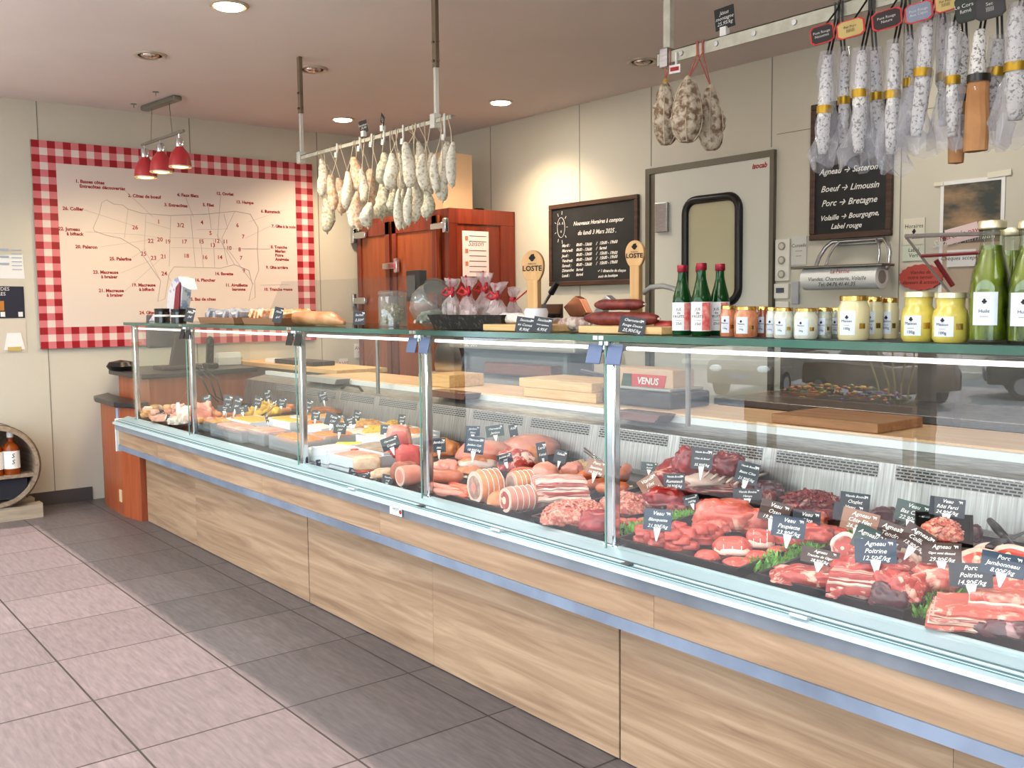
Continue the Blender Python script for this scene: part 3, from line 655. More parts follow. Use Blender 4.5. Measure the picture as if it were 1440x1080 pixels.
# side panel facing the room
X = KX1+.001; sp_ = MB()
for (a, b, c, d) in ((KY0, YB-.01, KZ-.12, KZ), (KY0, KY0+.08, 0, KZ-.12), (YB-.16, YB-.01, 0, KZ-.12), (KY0+.08, YB-.16, 0, .12)): sp_.box(X, X+.012, a, b, c, d)
sp_.build('side_frame', CHD, cc, bevel=.004)
p = PX(669, 357, X+.002); k = pxm(p)
nt_ = tag(MB().box(X, X+.003, p.y-.13, p.y+.13, p.z-.18, p.z+.18).build('price_notice', mat('pink_paper', (238, 212, 208), .6)), 'pale pink printed sheet taped to the side of the wooden cold cabinet', 'notice')
t = MB(); t.text('Saison', at((X+.004, p.y, p.z+.08), WX), .06, .3)
for i in range(7): t.bx((X+.004, p.y+.02, p.z+.14-.042*i-(.03 if i > 1 else 0)), (.001, .17, .006))
t.build('lettering', mat('ink_grey', (110, 96, 96), .7), nt_)
t = MB()
for z, in ((.12,), (.02,), (-.08,)): t.bx((X+.004, p.y-.09, p.z+z), (.001, .028, .035))
t.build('coloured_stamps', mat('stamp', (196, 120, 90), .6), nt_)
# on top of the cabinet
p = PY(640, 235, KY0+.25)
tag(MB().box(PY(622, 235, KY0+.25).x, PY(643, 235, KY0+.25).x, KY0+.1, KY0+.4, KZ, PY(640, 216, KY0+.25).z).build('tall_carton', mat('carton', (222, 190, 152), .7), bevel=.003), 'tall pale cardboard carton standing on the wooden cold cabinet', 'box')
p = PY(612, 275, KY0+.2)
bb = thing('storage_box', 'blue and grey box lying on the cold cabinet behind the sausages', 'box', (p.x-.1, KY0+.2, KZ))
MB().box(p.x-.32, p.x+.07, KY0+.05, KY0+.4, KZ, KZ+.05).build('tray', mat('box_grey', (190, 190, 188), .5), bb, bevel=.005)
MB().box(p.x-.3, p.x+.05, KY0+.07, KY0+.38, KZ+.05, KZ+.13).build('blue_box', mat('box_blue', (64, 160, 214), .4, c2=(90, 120, 130), scale=9, p0=.5, p1=.55), bb, bevel=.005)
cbl = MB().tube([(p.x+.1, KY0+.44, KZ+.01), (p.x+.16, KY0+.5, KZ+.04), (p.x+.26, KY0+.5, KZ+.03), (p.x+.3, KY0+.48, KZ+.01)], .008, 6)
tag(cbl.build('cable_loop', BLACK, smooth=True), 'loop of black cable on top of the cold cabinet', 'cable')
# wall thermostat / control box between cabinet doors, front of cabinet
p = PY(578, 402, KY0-.3)
mo = thing('control_screen', 'dark grey wall-mounted control screen in front of the cold cabinet', 'screen', (p.x, KY0-.05, 1.0)); k = pxm(p)
MB().bx((p.x, KY0-.25, p.z), (34*k, .07, 44*k)).build('screen', mat('dark_grey', (52, 54, 58), .4), mo, bevel=.006)
MB().bx((p.x-.02, KY0-.288, p.z), (22*k, .004, 30*k)).build('display', mat('screen_grey', (92, 98, 102), .2), mo)
MB().box(p.x-.03, p.x+.03, KY0-.23, KY0-.03, p.z-.05, p.z+.05).build('mounting_arm', DSTEEL, mo)

def chalkboard(label, pts, Y, rows, hand=None):
    a, b = PY(*pts[0], Y), PY(*pts[1], Y); x0, x1, z0, z1 = a.x, b.x, b.z, a.z
    t = thing('chalkboard', label, 'chalkboard', ((x0+x1)/2, YB, z0)); w = .035
    FRW = woodmat('board_frame_wood', (58, 40, 32), (96, 70, 54), 'x', 4, .5)
    MB().box(x0, x1, Y, YB-.002, z0, z0+w).box(x0, x1, Y, YB-.002, z1-w, z1).box(x0, x0+w, Y, YB-.002, z0+w, z1-w).box(x1-w, x1, Y, YB-.002, z0+w, z1-w).build('wooden_frame', FRW, t, bevel=.005)
    MB().box(x0+w, x1-w, Y+.012, YB-.004, z0+w, z1-w).build('slate', mat('slate_black', (36, 37, 38), .7, c2=(46, 47, 48), scale=4), t)
    for px, py, s, sz in rows:
        q = PY(px, py, Y+.01); MB().text(s, at((q.x, Y+.0105, q.z), WY @ Matrix.Rotation(random.uniform(-.02, .03), 4, 'Z')), sz, .35, 'LEFT', bold=.0008).build('chalk_line', CHALK, t)
    if hand:
        tx = MB()
        q = PY(*hand, Y+.01); k = pxm(q)
        tx.tube([Vector((q.x+math.cos(i*.35)*8*k, Y+.0095, q.z+math.sin(i*.35)*14*k)) for i in range(18)], .002, 4, True)
        for i in range(9): an = i*.7; tx.tube([Vector((q.x+math.cos(an)*11*k, Y+.0095, q.z+math.sin(an)*18*k)), Vector((q.x+math.cos(an)*14*k, Y+.0095, q.z+math.sin(an)*23*k))], .002, 4)
        tx.text('^ ^', at((q.x, Y+.0095, q.z+4*k), WY), 9*k); tx.text('u', at((q.x, Y+.0095, q.z-5*k), WY), 7*k)
    if hand: tx.build('chalk_drawing', CHALK, t)
    return t
R = [(806, 315, 'Nouveaux Horaires à compter', .043), (812, 328, 'du lundi 3 Mars 2025 .', .046)]
for i, (d, h1, h2) in enumerate((('Mardi :', '8h00 - 13h00', '/   15h00 - 19h00'), ('Mercredi:', '8h00 - 13h00', '/   fermé'), ('Jeudi :', '8h00 - 13h00', '/   15h00 - 19h00'), ('Vendredi:', '8h00 - 13h00', '/   15h00 - 19h00'), ('Samedi :', '8h00 - 13h00', '/   15h00 - 19h00'), ('Dimanche:', 'fermé', ''), ('Lundi :', 'fermé', ''))):
    y = 346+i*7.0; R += [(790, y, d, .032), (810, y-1.5, h1, .032), (838, y-3.5, h2, .032)]
R += [(840, 381, '✓ 1 dimanche de chaque', .029), (841, 389, 'mois de boutique', .029)]
R = [r for r in R if r[2]]
chalkboard('black chalkboard listing new opening hours, beside the wooden cold cabinet', ((771, 289), (896, 399)), YB-.03, R, (789, 320))
chalkboard('black chalkboard on meat origins hanging behind the dry sausages', ((1140, 148), (1252, 331)), YB-.03,
    [(1154, 200, 'Veau → Limousin', .056), (1152, 243, 'Agneau → Sisteron', .048), (1154, 267, 'Boeuf → Limousin', .05), (1155, 287, 'Porc → Bretagne', .051), (1153, 308, 'Volaille → Bourgogne,', .042), (1168, 319, 'Label rouge', .042)])

# electrical fittings
def plate(name, label, cat, px0, py0, px1, py1, m, Y=YB, th=.02):
    a, b = PY(px0, py0, Y-th), PY(px1, py1, Y-th)
    t = thing(name, label, cat, ((a.x+b.x)/2, YB, b.z)); MB().box(a.x, b.x, Y-th, YB-.001, b.z, a.z).build('plate', m, t, bevel=.004); return t, a, b
SW = mat('socket_white', (228, 226, 216), .4)
t, a, b = plate('triple_socket', 'white vertical plate with three round wall sockets beside the door', 'socket', 1090, 337, 1109, 395, SW)
for i in range(3):
    c = Vector(((a.x+b.x)/2, YB-.02, a.z+(b.z-a.z)*(i+.5)/3))
    MB().cyl(c+Vector((0, -.006, 0)), c, .025, n=18).build('socket_ring', mat('socket_grey', (150, 148, 140), .4), t)
    MB().cyl(c+Vector((0, -.008, 0)), c, .017, n=18).build('socket_well', mat('socket_light', (206, 202, 190), .4), t)
t, a, b = plate('thermostat', 'small cream thermostat with dark display under the triple socket', 'thermostat', 1088, 399, 1108, 420, SW)
MB().box(a.x+.02, b.x-.03, YB-.024, YB-.02, (a.z+b.z)/2-.01, (a.z+b.z)/2+.02).build('display', mat('lcd_dark', (70, 76, 90), .2), t)
t, a, b = plate('door_buzzer', 'narrow grey intercom beside the thermostat', 'intercom', 1113, 396, 1122, 428, mat('intercom_grey', (176, 178, 184), .4))
t, a, b = plate('light_switch', 'small cream switch plate lowest on the wall by the door', 'switch', 1090, 424, 1108, 440, SW)
def card(label, px0, py0, px1, py1, m, lines, rot=0, cat='card', name='note_card', Y=YB, ink=None, sz=.018):
    a, b = PY(px0, py0, Y-.006), PY(px1, py1, Y-.006)
    c = Vector(((a.x+b.x)/2, Y-.006, (a.z+b.z)/2)); w, h = b.x-a.x, a.z-b.z
    o = tag(MB().bx(c, (w, .004, h), (0, rot, 0)).build(name, m), label, cat)
    tx = MB(); tx.text(lines, at((c.x, c.y-.0028, c.z), WY @ Matrix.Rotation(-rot, 4, 'Z')), sz, .1); tx.build('lettering', ink or INKB, o); return o
CREAM = mat('cream_card', (224, 220, 204), .6); GRN = mat('green_white_card', (214, 222, 206), .6)
card('pale transparent pocket card right of the triple socket', 1113, 333, 1134, 372, mat('pocket', (208, 208, 202), .3), 'Conseils\n-----\n----', sz=.03)
card('white notice card with small print left of the poster', 1271, 308, 1300, 344, CREAM, 'Horaires\n♦\nlivraison', sz=.03)
card('pale green card under the white notice card', 1270, 345, 1300, 366, GRN, 'Label\nVert', sz=.03)
# poster of a market meal
a, b = PY(1323, 256, YB-.006), PY(1411, 345, YB-.006)
po = thing('meadow_poster', 'white-bordered poster with an orange and dark green outdoor picture', 'poster', ((a.x+b.x)/2, YB, b.z-.4))
MB().box(a.x, b.x, YB-.006, YB-.001, b.z-.35, a.z).build('sheet', PAPER, po)
MB().box(a.x+.02, b.x-.02, YB-.009, YB-.006, a.z-.33, a.z-.02).build('picture', mat('poster_picture', (64, 70, 66), .5, c2=(172, 142, 110), scale=4, stretch=(1, 1, 2.4), p0=.4, p1=.66, detail=8), po)
MB().box(a.x+.02, b.x-.02, YB-.008, YB-.006, b.z-.33, a.z-.33).build('lower_field', mat('poster_tan', (196, 178, 156), .6), po)
MB().text('Samedi familial,', at(((a.x+b.x)/2-.04, YB-.0095, a.z-.31), WY @ Matrix.Rotation(.12, 4, 'Z')), .055, .35).build('lettering', CHALK, po)
MB().bx((b.x-.03, YB-.01, a.z+.01), (.12, .002, .03), (0, -.05, 0)).build('tape', mat('tape', (226, 222, 204), .4), po)
MB().bx((a.x-.01, YB-.01, a.z-.01), (.05, .002, .02)).build('tape', mat('tape', (226, 222, 204), .4), po)
card('pinkish handwritten slip stuck over the foot of the poster', 1330, 319, 1376, 338, mat('slip_pink', (232, 210, 210), .6), 'Merci de payer', -.2, 'note', 'note_slip', YB-.01, INKR, .04)
card('white printed slip low on the wall under the poster', 1332, 352, 1372, 374, PAPER, 'Chèques acceptés', 0, 'note', 'note_slip', YB-.01, sz=.03)
# red oval plaque
a = PY(1294, 390, YB-.02); k = pxm(a)
ov = thing('oval_plaque', 'terracotta red scalloped oval plaque with dark lettering', 'plaque', (a.x, YB, a.z-17*k))
pts = []
for i in range(72):
    t_ = 2*PI*i/72; r = 1+.035*math.sin(t_*18); pts.append((a.x+32*k*r*math.cos(t_), YB-.02, a.z+18*k*r*math.sin(t_)))
MB().prism(pts, (0, .018, 0)).build('plaque', mat('terracotta', (186, 82, 72), .6), ov)
MB().text('Viandes de\nnotre terroir\néleveurs & artisans', at((a.x, YB-.021, a.z), WY), .027, .2).build('lettering', mat('ink_brown', (90, 30, 28), .7), ov)
# wrapping paper roll on its bracket
a, b = PY(1122, 380, YB-.16), PY(1245, 380, YB-.16)
q = PY(1186, 391, YB-.16); k = pxm(q)
x0, x1 = PY(1134, 390, YB-.16).x, PY(1240, 390, YB-.16).x; zr = q.z
rl_ = thing('paper_roll_dispenser', 'steel wall dispenser holding a thick white roll of printed wrapping paper', 'dispenser', (q.x, YB, zr-.1))
MB().cyl((x0, YB-.16, zr), (x1, YB-.16, zr), 16*k, n=28).build('paper_roll', PAPER, rl_, smooth=2)
MB().cyl((x1, YB-.16, zr), (x1+.004, YB-.16, zr), 9*k, n=20).build('roll_core', mat('core_grey', (170, 165, 160), .6), rl_)
MB().text('La Ferme', at(((x0+x1)/2+.02, YB-.161-15.9*k, zr+9*k), WY), .032, .2).build('roll_print_red', INKR, rl_)
MB().text('Viandes, Charcuterie, Volaille\nTel. 04.76.41.41.35', at(((x0+x1)/2, YB-.161-15.9*k, zr-5*k), WY), .031, .2).build('roll_print', INKB, rl_)
MB().box(a.x, b.x+.02, YB-.23, YB-.1, zr+14.5*k, zr+18*k).build('cutter_bar', DSTEEL, rl_, bevel=.003)
za = PY(1186, 339, YB-.1).z
for dx, wd in ((0, 1.0), (0, .72)):
    w = (x1-x0)*wd*.95; xc = (x0+x1)/2+.04
    pts = [(xc-w/2, YB-.16, zr+.04)] + [(xc-w/2*math.cos(t_*PI/12)*1.0, YB-.14+.08*math.sin(t_*PI/12), zr+.08+(za-zr-.08)*min(1, math.sin(t_*PI/12)*1.5)) for t_ in range(0, 13)] + [(xc+w/2, YB-.16, zr+.04)]
    MB().tube(pts, .012 if wd == 1 else .007, 8).build('bracket_hoop', STEEL, rl_, smooth=True)
MB().box(x0+.1, x1-.1, YB-.04, YB-.001, za-.02, za+.0).build('wall_bar', STEEL, rl_, bevel=.003)
# tilted clear acrylic guard on the scale at the right
AC = clear('acrylic_guard', (238, 238, 240), 1.5, body=.06, bodycol=(200, 200, 205))
P1, P2 = PY(1273, 332, 3.6), PY(1460, 326, 3.6); P3, P4 = PY(1340, 418, 3.75), PY(1460, 414, 3.75)
gd = thing('acrylic_guard', 'tilted clear acrylic food guard with dark red edges behind the mustard jars', 'guard', ((P3.x+P4.x)/2, 3.75, .995))
MB().quad(P1, P2, P4, P3).build('sheet', AC, gd)
MB().tube([P1, P2], .008, 6).tube([P1, P3], .005, 6).build('edge', mat('acrylic_edge', (150, 145, 142), .2), gd)
q1, q2 = PY(1296, 360, 3.62), PY(1400, 354, 3.62); q3, q4 = PY(1316, 366, 3.65), PY(1340, 402, 3.7)
MB().tube([q1, q2], .007, 6).tube([q3, q4], .01, 6).build('red_edge', mat('dark_red', (130, 40, 44), .4), gd)
MB().box(P3.x+.02, P3.x+.04, 3.74, 3.76, 0, P3.z+.01).build('support', AC, gd)
# ================================================================ hanging rails and dried sausages
RY, RZ = 2.73, 2.345
GALV = mat('galvanised', (176, 176, 160), .4, .55, c2=(204, 204, 190), scale=14)
GALV2 = mat('galvanised_dull', (186, 184, 168), .6, .1, c2=(206, 206, 190), scale=20)
BRN = mat('brown_channel', (124, 110, 90), .5, .15)
def rail(name, label, x0, x1, hx, style):
    t = thing(name, label, 'hanging rail', ((x0+x1)/2, RY, RZ))
    hz = .011 if style else .022
    MB().box(x0, x1, RY-.004, RY+.004, RZ-hz, RZ+hz).box(x0, x1, RY-.004, RY+.03, RZ+hz-.003, RZ+hz).build('rail', GALV2, t)
    n = 0 if style else int((x1-x0)/.16)
    for i in range(n): 
        x = x0+.12+i*.16; MB().cyl((x, RY-.009, RZ), (x, RY-.003, RZ), .009, n=10).build('bolt', STEEL, t, smooth=2)
    for px, pz in hx:
        x = PY(px, 200, RY).x if px < 700 else PY(px, 60, RY).x
        h = MB().box(x-.017, x+.017, RY+.004, RY+.026, pz, ZC).build('hanger', BRN if style else GALV2, t, bevel=.003)
        if style:
            MB().box(x-.009, x+.009, RY+.006, RY+.024, RZ-.03, pz+.05).build('hanger_rod', mat('rod_white', (214, 214, 206), .4, .3), h)
            for z in (pz+.03, pz+.12): MB().cyl((x-.026, RY+.015, z), (x+.026, RY+.015, z), .006, n=8).cyl((x, RY-.004, z), (x, RY+.01, z), .007, n=8).build('screw', DSTEEL, h)
        MB().box(x-.02, x+.02, RY-.014, RY+.03, RZ-.035, RZ+.035).build('clamp', STEEL if not style else mat('rod_white', (214, 214, 206)), t, bevel=.004)
    return t
z1_ = PY(418, 160, RY).z; z2_ = PY(608, 95, RY).z
rail('sausage_rail', 'thin steel rail hung from two brown ceiling posts, carrying pale sausages', PY(418, 222, RY).x, PY(634, 165, RY).x, ((421, z1_), (611, z2_)), 1)
r2 = rail('sausage_rail', 'riveted grey steel rail at top right carrying wrapped dry sausages', PY(925, 85, RY).x, .1, ((936, RZ), ), 0)
MOULD = mat('sausage_mould', (196, 184, 160), .85, c2=(238, 234, 220), scale=70, p0=.36, p1=.5, detail=5, bmp=.6, bdist=.004)
MOULDP = mat('sausage_mould_pink', (206, 160, 128), .85, c2=(240, 218, 196), scale=60, p0=.36, p1=.6, detail=5, bmp=.6, bdist=.004)
MOULDG = mat('sausage_mould_grey', (168, 164, 138), .85, c2=(224, 222, 204), scale=70, p0=.36, p1=.6, detail=5, bmp=.6, bdist=.004)
STRING = mat('string', (214, 200, 176), .9)
def saus(mb, c0, L, R, seed, bend=0, n=14, m=16, netlump=0, pw=.42, tp=.18):
    """vertical sausage from c0 (top) down by L"""
    rings = []; rr = random.Random(seed); ph = rr.uniform(0, 6)
    for i in range(m+1):
        u = i/m; r = R*max(.12, math.sin(PI*min(1, max(0, .03+u*.94)))**pw)*(1-tp*math.cos(PI*u))
        off = Vector((math.sin(u*PI+ph)*bend, math.cos(u*PI*1.3+ph)*bend, 0)); ring = []
        for k in range(n):
            a = 2*PI*k/n; d = noise.noise(Vector((math.cos(a)*1.6+seed, math.sin(a)*1.6, u*L/R*1.3)))*.22+noise.noise(Vector((math.cos(a)*4+seed, math.sin(a)*4, u*L/R*4)))*.10
            rad = r*(1+d)
            if netlump: rad *= 1+netlump*(abs(math.sin(a*3+u*5))*abs(math.sin(u*22))-.5)
            ring.append(mb.bm.verts.new(Vector(c0)+off+Vector((rad*math.cos(a), rad*math.sin(a), -u*L))))
        rings.append(ring)
    for A, B in zip(rings, rings[1:]):
        for k in range(n): mb.bm.faces.new((A[k], A[(k+1) % n], B[(k+1) % n], B[k]))
    mb.bm.faces.new(rings[0]); mb.bm.faces.new(rings[-1][::-1]); return mb
HS = [(452, 223, 275, 11, 0), (460, 230, 273, 12, 0), (466, 246, 296, 11, 1), (459, 279, 325, 14, 2), (479, 250, 299, 14, 1), (487, 241, 293, 11, 0), (501, 221, 266, 16, 1), (494, 264, 320, 12, 0), (503, 270, 322, 12, 1), (510, 238, 284, 11, 0), (520, 238, 290, 16, 1), (517, 285, 319, 14, 0), (538, 214, 258, 15, 2), (536, 257, 307, 16, 2), (549, 215, 266, 15, 0), (551, 265, 296, 10, 2), (563, 215, 266, 10, 0), (574, 200, 262, 15, 0), (560, 266, 322, 9, 0), (567, 266, 321, 8, 0), (574, 262, 316, 10, 0), (583, 246, 311, 13, 0), (589, 198, 244, 11, 0), (595, 217, 266, 13, 0), (600, 268, 307, 14, 2), (605, 215, 272, 11, 0), (612, 217, 269, 10, 0), (622, 241, 281, 14, 0), (627, 200, 256, 14, 0), (635, 200, 261, 11, 0)]
LBL = {0: 'leftmost pale cured sausage on the thin rail', 3: 'lowest hanging cured sausage at the left end of the thin rail', 6: 'pinkish plump cured sausage high on the left half of the rail', 8: 'pink-tinged long cured sausage hanging low, left of the cabinet door',
       11: 'slanting cured sausage hanging low before the cabinet door edge', 12: 'greyish plump cured sausage high in the middle of the thin rail', 13: 'grey-green cured sausage hanging low in the middle of the rail', 17: 'long white cured sausage hung highest right of the rail middle',
       18: 'slim white cured sausage reaching lowest in front of the cabinet', 24: 'grey cured sausage hanging low right in front of the blue box', 29: 'rightmost pale cured sausage by the tall carton', 27: 'cured sausage hanging over the blue box near the tall carton'}
for i, (px, t0, t1, w, c) in enumerate(HS):
    Y = RY+(.0, .055, -.055)[i % 3]; p = PY(px, t0, Y); k = pxm(p); L = (t1-t0)*k; R = w/2*k*1.3
    nmz = 'cured_sausage'; sx_ = min(p.x, PY(632, 165, RY).x)
    o = thing(nmz, LBL.get(i, 'pale mould-dusted cured sausage in the crowded row on the thin rail'), 'sausage', p, group='cured sausages on the thin rail')
    b = saus(MB(), p, L, R, i*7.3, bend=R*.35); b.build('casing', (MOULD, MOULDP, MOULDG)[c], o, smooth=True)
    MB().tube([p+Vector((0, 0, -.01)), p.lerp(Vector((sx_, RY, RZ-.02)), .5)+Vector((.004, 0, 0)), Vector((sx_, RY-.007, RZ-.01)), Vector((sx_, RY-.007, RZ+.013))], .0022, 4).build('string', STRING, o)
    MB().ico(p-Vector((0, 0, L)), (R*.22, R*.22, R*.5), 1).build('tied_end', STRING, o, smooth=True)
for i, px in enumerate((472, 504, 521, 538, 565, 623)):
    y = (218, 209, 203, 200, 199, 193)[i]; p = PY(px, y, RY-.02); tag(MB().bx(p, (.02, .006, .028), (0, .2, .1)).box(p.x-.004, p.x+.004, RY-.014, RY-.007, p.z, RZ+.02).build('white_price_clip', WHITE), 'small white tag clip hanging on the thin rail above the sausages', 'clip', 'white tag clips on the thin rail')
def railsign(label, px, py, w, h, txt, rot, hold, tilt=0):
    p = PY(px, py, RY); k = pxm(p); t = thing('rail_price_sign', label, 'price sign', (p.x, RY, RZ+.022)); 
    M = Matrix.Translation(p) @ Matrix.Rotation(rot, 4, 'Z') @ Matrix.Rotation(tilt, 4, 'Y')
    MB().box(-w*k/2, w*k/2, -.001, .001, -h*k/2, h*k/2, M).build('board', mat('sign_black', (34, 34, 36), .6), t)
    MB().text(txt, M @ Matrix.Translation(Vector((0, -.002, 0))) @ WY, h*k*.24, .3).build('lettering', CHALK, t)
    MB().tube([(p.x, RY, p.z-h*k*.4), (p.x, RY, RZ+.04)], .003, 6).bx((p.x, RY, RZ+.035), (.026, .02, .03)).build('clip', WHITE, t)
railsign('black price sign tilted left on the thin rail', 511, 178, 13, 17, 'Saucisson\n25,90', .5, 0, -.2)
railsign('black price sign lying askew at the middle of the thin rail', 538, 168, 20, 13, 'Saucisson\nsec 25,90', -.3, 0, .5)
railsign('black chalk price sign clipped on the riveted rail end', 1019, 25, 31, 30, 'Jésus\nmontagne\n25,95/kg', .15, 0, -.1)

# three round salamis
NET = mat('netted_salami', (132, 108, 88), .8, c2=(212, 200, 180), scale=42, p0=.40, p1=.58, detail=4, bmp=.9, bdist=.008)
RST = mat('red_string', (190, 110, 100), .9)
for i, (px, t0, t1, w, lb) in enumerate(((936, 117, 202, 33, 'thin netted salami with yellow knot, left of three'), (967, 113, 198, 42, 'broad pale netted salami, middle of three'), (1000, 124, 210, 34, 'knobbly netted salami, right of three on the rail end'))):
    Y = RY+(-.02, -.07, .05)[i]; p = PY(px, t0, Y); k = pxm(p); L = (t1-t0)*k; R = w/2*k
    o = thing('netted_salami', lb, 'salami', p, group='round netted salamis'); saus(MB(), p, L, R, 50+i*9, bend=R*.1, n=22, m=26, netlump=.12).build('casing', NET, o, smooth=True)
    nt2 = MB()
    for a in range(5):
        an = a*2*PI/5+.3; nt2.tube([p+Vector((math.cos(an)*R*1.03*max(.12, math.sin(PI*(.03+u/10*.94))**.42)*(1-.18*math.cos(PI*u/10)), math.sin(an)*R*1.03*max(.12, math.sin(PI*(.03+u/10*.94))**.42)*(1-.18*math.cos(PI*u/10)), -L*u/10)) for u in range(11)], .002, 4)
    nt2.build('netting', STRING, o)
    for s in (-.012, .012): MB().tube([p, Vector((p.x+s, RY-.009, RZ-.02)), Vector((p.x+s, RY-.009, RZ+.026))], .0022, 4).build('string', RST, o)
    MB().ico(p, (.014, .014, .02), 1).build('knot', mat('knot_yellow', (206, 166, 80), .8) if i == 0 else STRING, o, smooth=True)
q = PY(949, 97, RY-.02)
rt = tag(MB().bx(q, (.045, .003, .03), (0, 0, .2)).bx((q.x, q.y+.008, q.z+.03), (.006, .006, .06)).build('red_label_tag', WHITE), 'small white tag with a red label hanging under the riveted rail end', 'tag')
MB().bx(q+Vector((0, -.002, 0)), (.035, .001, .014), (0, 0, .2)).build('red_label', INKR, rt)

# wrapped dry sausages
DRY = mat('floured_casing', (140, 132, 126), .8, c2=(250, 248, 245), scale=120, p0=.38, p1=.47, detail=4, bmp=.5, bdist=.003)
BAND = mat('gold_band', (176, 142, 40), .35, .5); BBAND = mat('black_band', (24, 24, 26), .3)
KRAFT = mat('kraft_paper', (178, 128, 84), .75, c2=(206, 158, 112), scale=10, p0=.3, p1=.7, bmp=.3)
CELL = clear('cellophane', (250, 250, 252), 1.4, rough=.08, body=.24, bodycol=(235, 235, 240))
DS = [(1163, 78, 214, 17, 153, -2, 'k'), (1187, 72, 205, 13, 141, 1, 'g'), (1211, 72, 212, 18, 131, 0, ''), (1231, 72, 205, 16, 136, 3, 'K'), (1257, 62, 215, 16, 132, 0, ''), (1281, 50, 188, 14, 115, 0, 'b'), (1305, 28, 188, 19, 100, -7, ''), (1327, 25, 175, 13, 107, 1, 'g'), (1341, 38, 190, 15, 112, 1, ''), (1357, 45, 222, 15, 136, -4, 'n'), (1379, 42, 206, 20, 109, -1, 'N'), (1407, 56, 180, 20, 100, -6, ''), (1433, 10, 166, 25, 93, -1, '')]
LB = ['white dry sausage in cellophane, leftmost on the riveted rail', 'slim dry sausage second from the left with a gold oval card', 'broad dry sausage with gold band, third from the left', 'dry sausage under the black card with red edge', 'long dry sausage in the middle reaching as low as the kraft ones, gold band', 'slim dry sausage under the blue-grey and red card',
      'dry sausage slanting left, its top just under the rail', 'thin dry sausage half hidden under the gold card right of the middle', 'straight dry sausage left of the kraft wrapped pair', 'dry sausage in slim brown kraft paper with black band', 'dry sausage in wide brown kraft paper, right of the kraft pair', 'slanting dry sausage right of the kraft pair', 'thick dry sausage at the right edge of the photo']
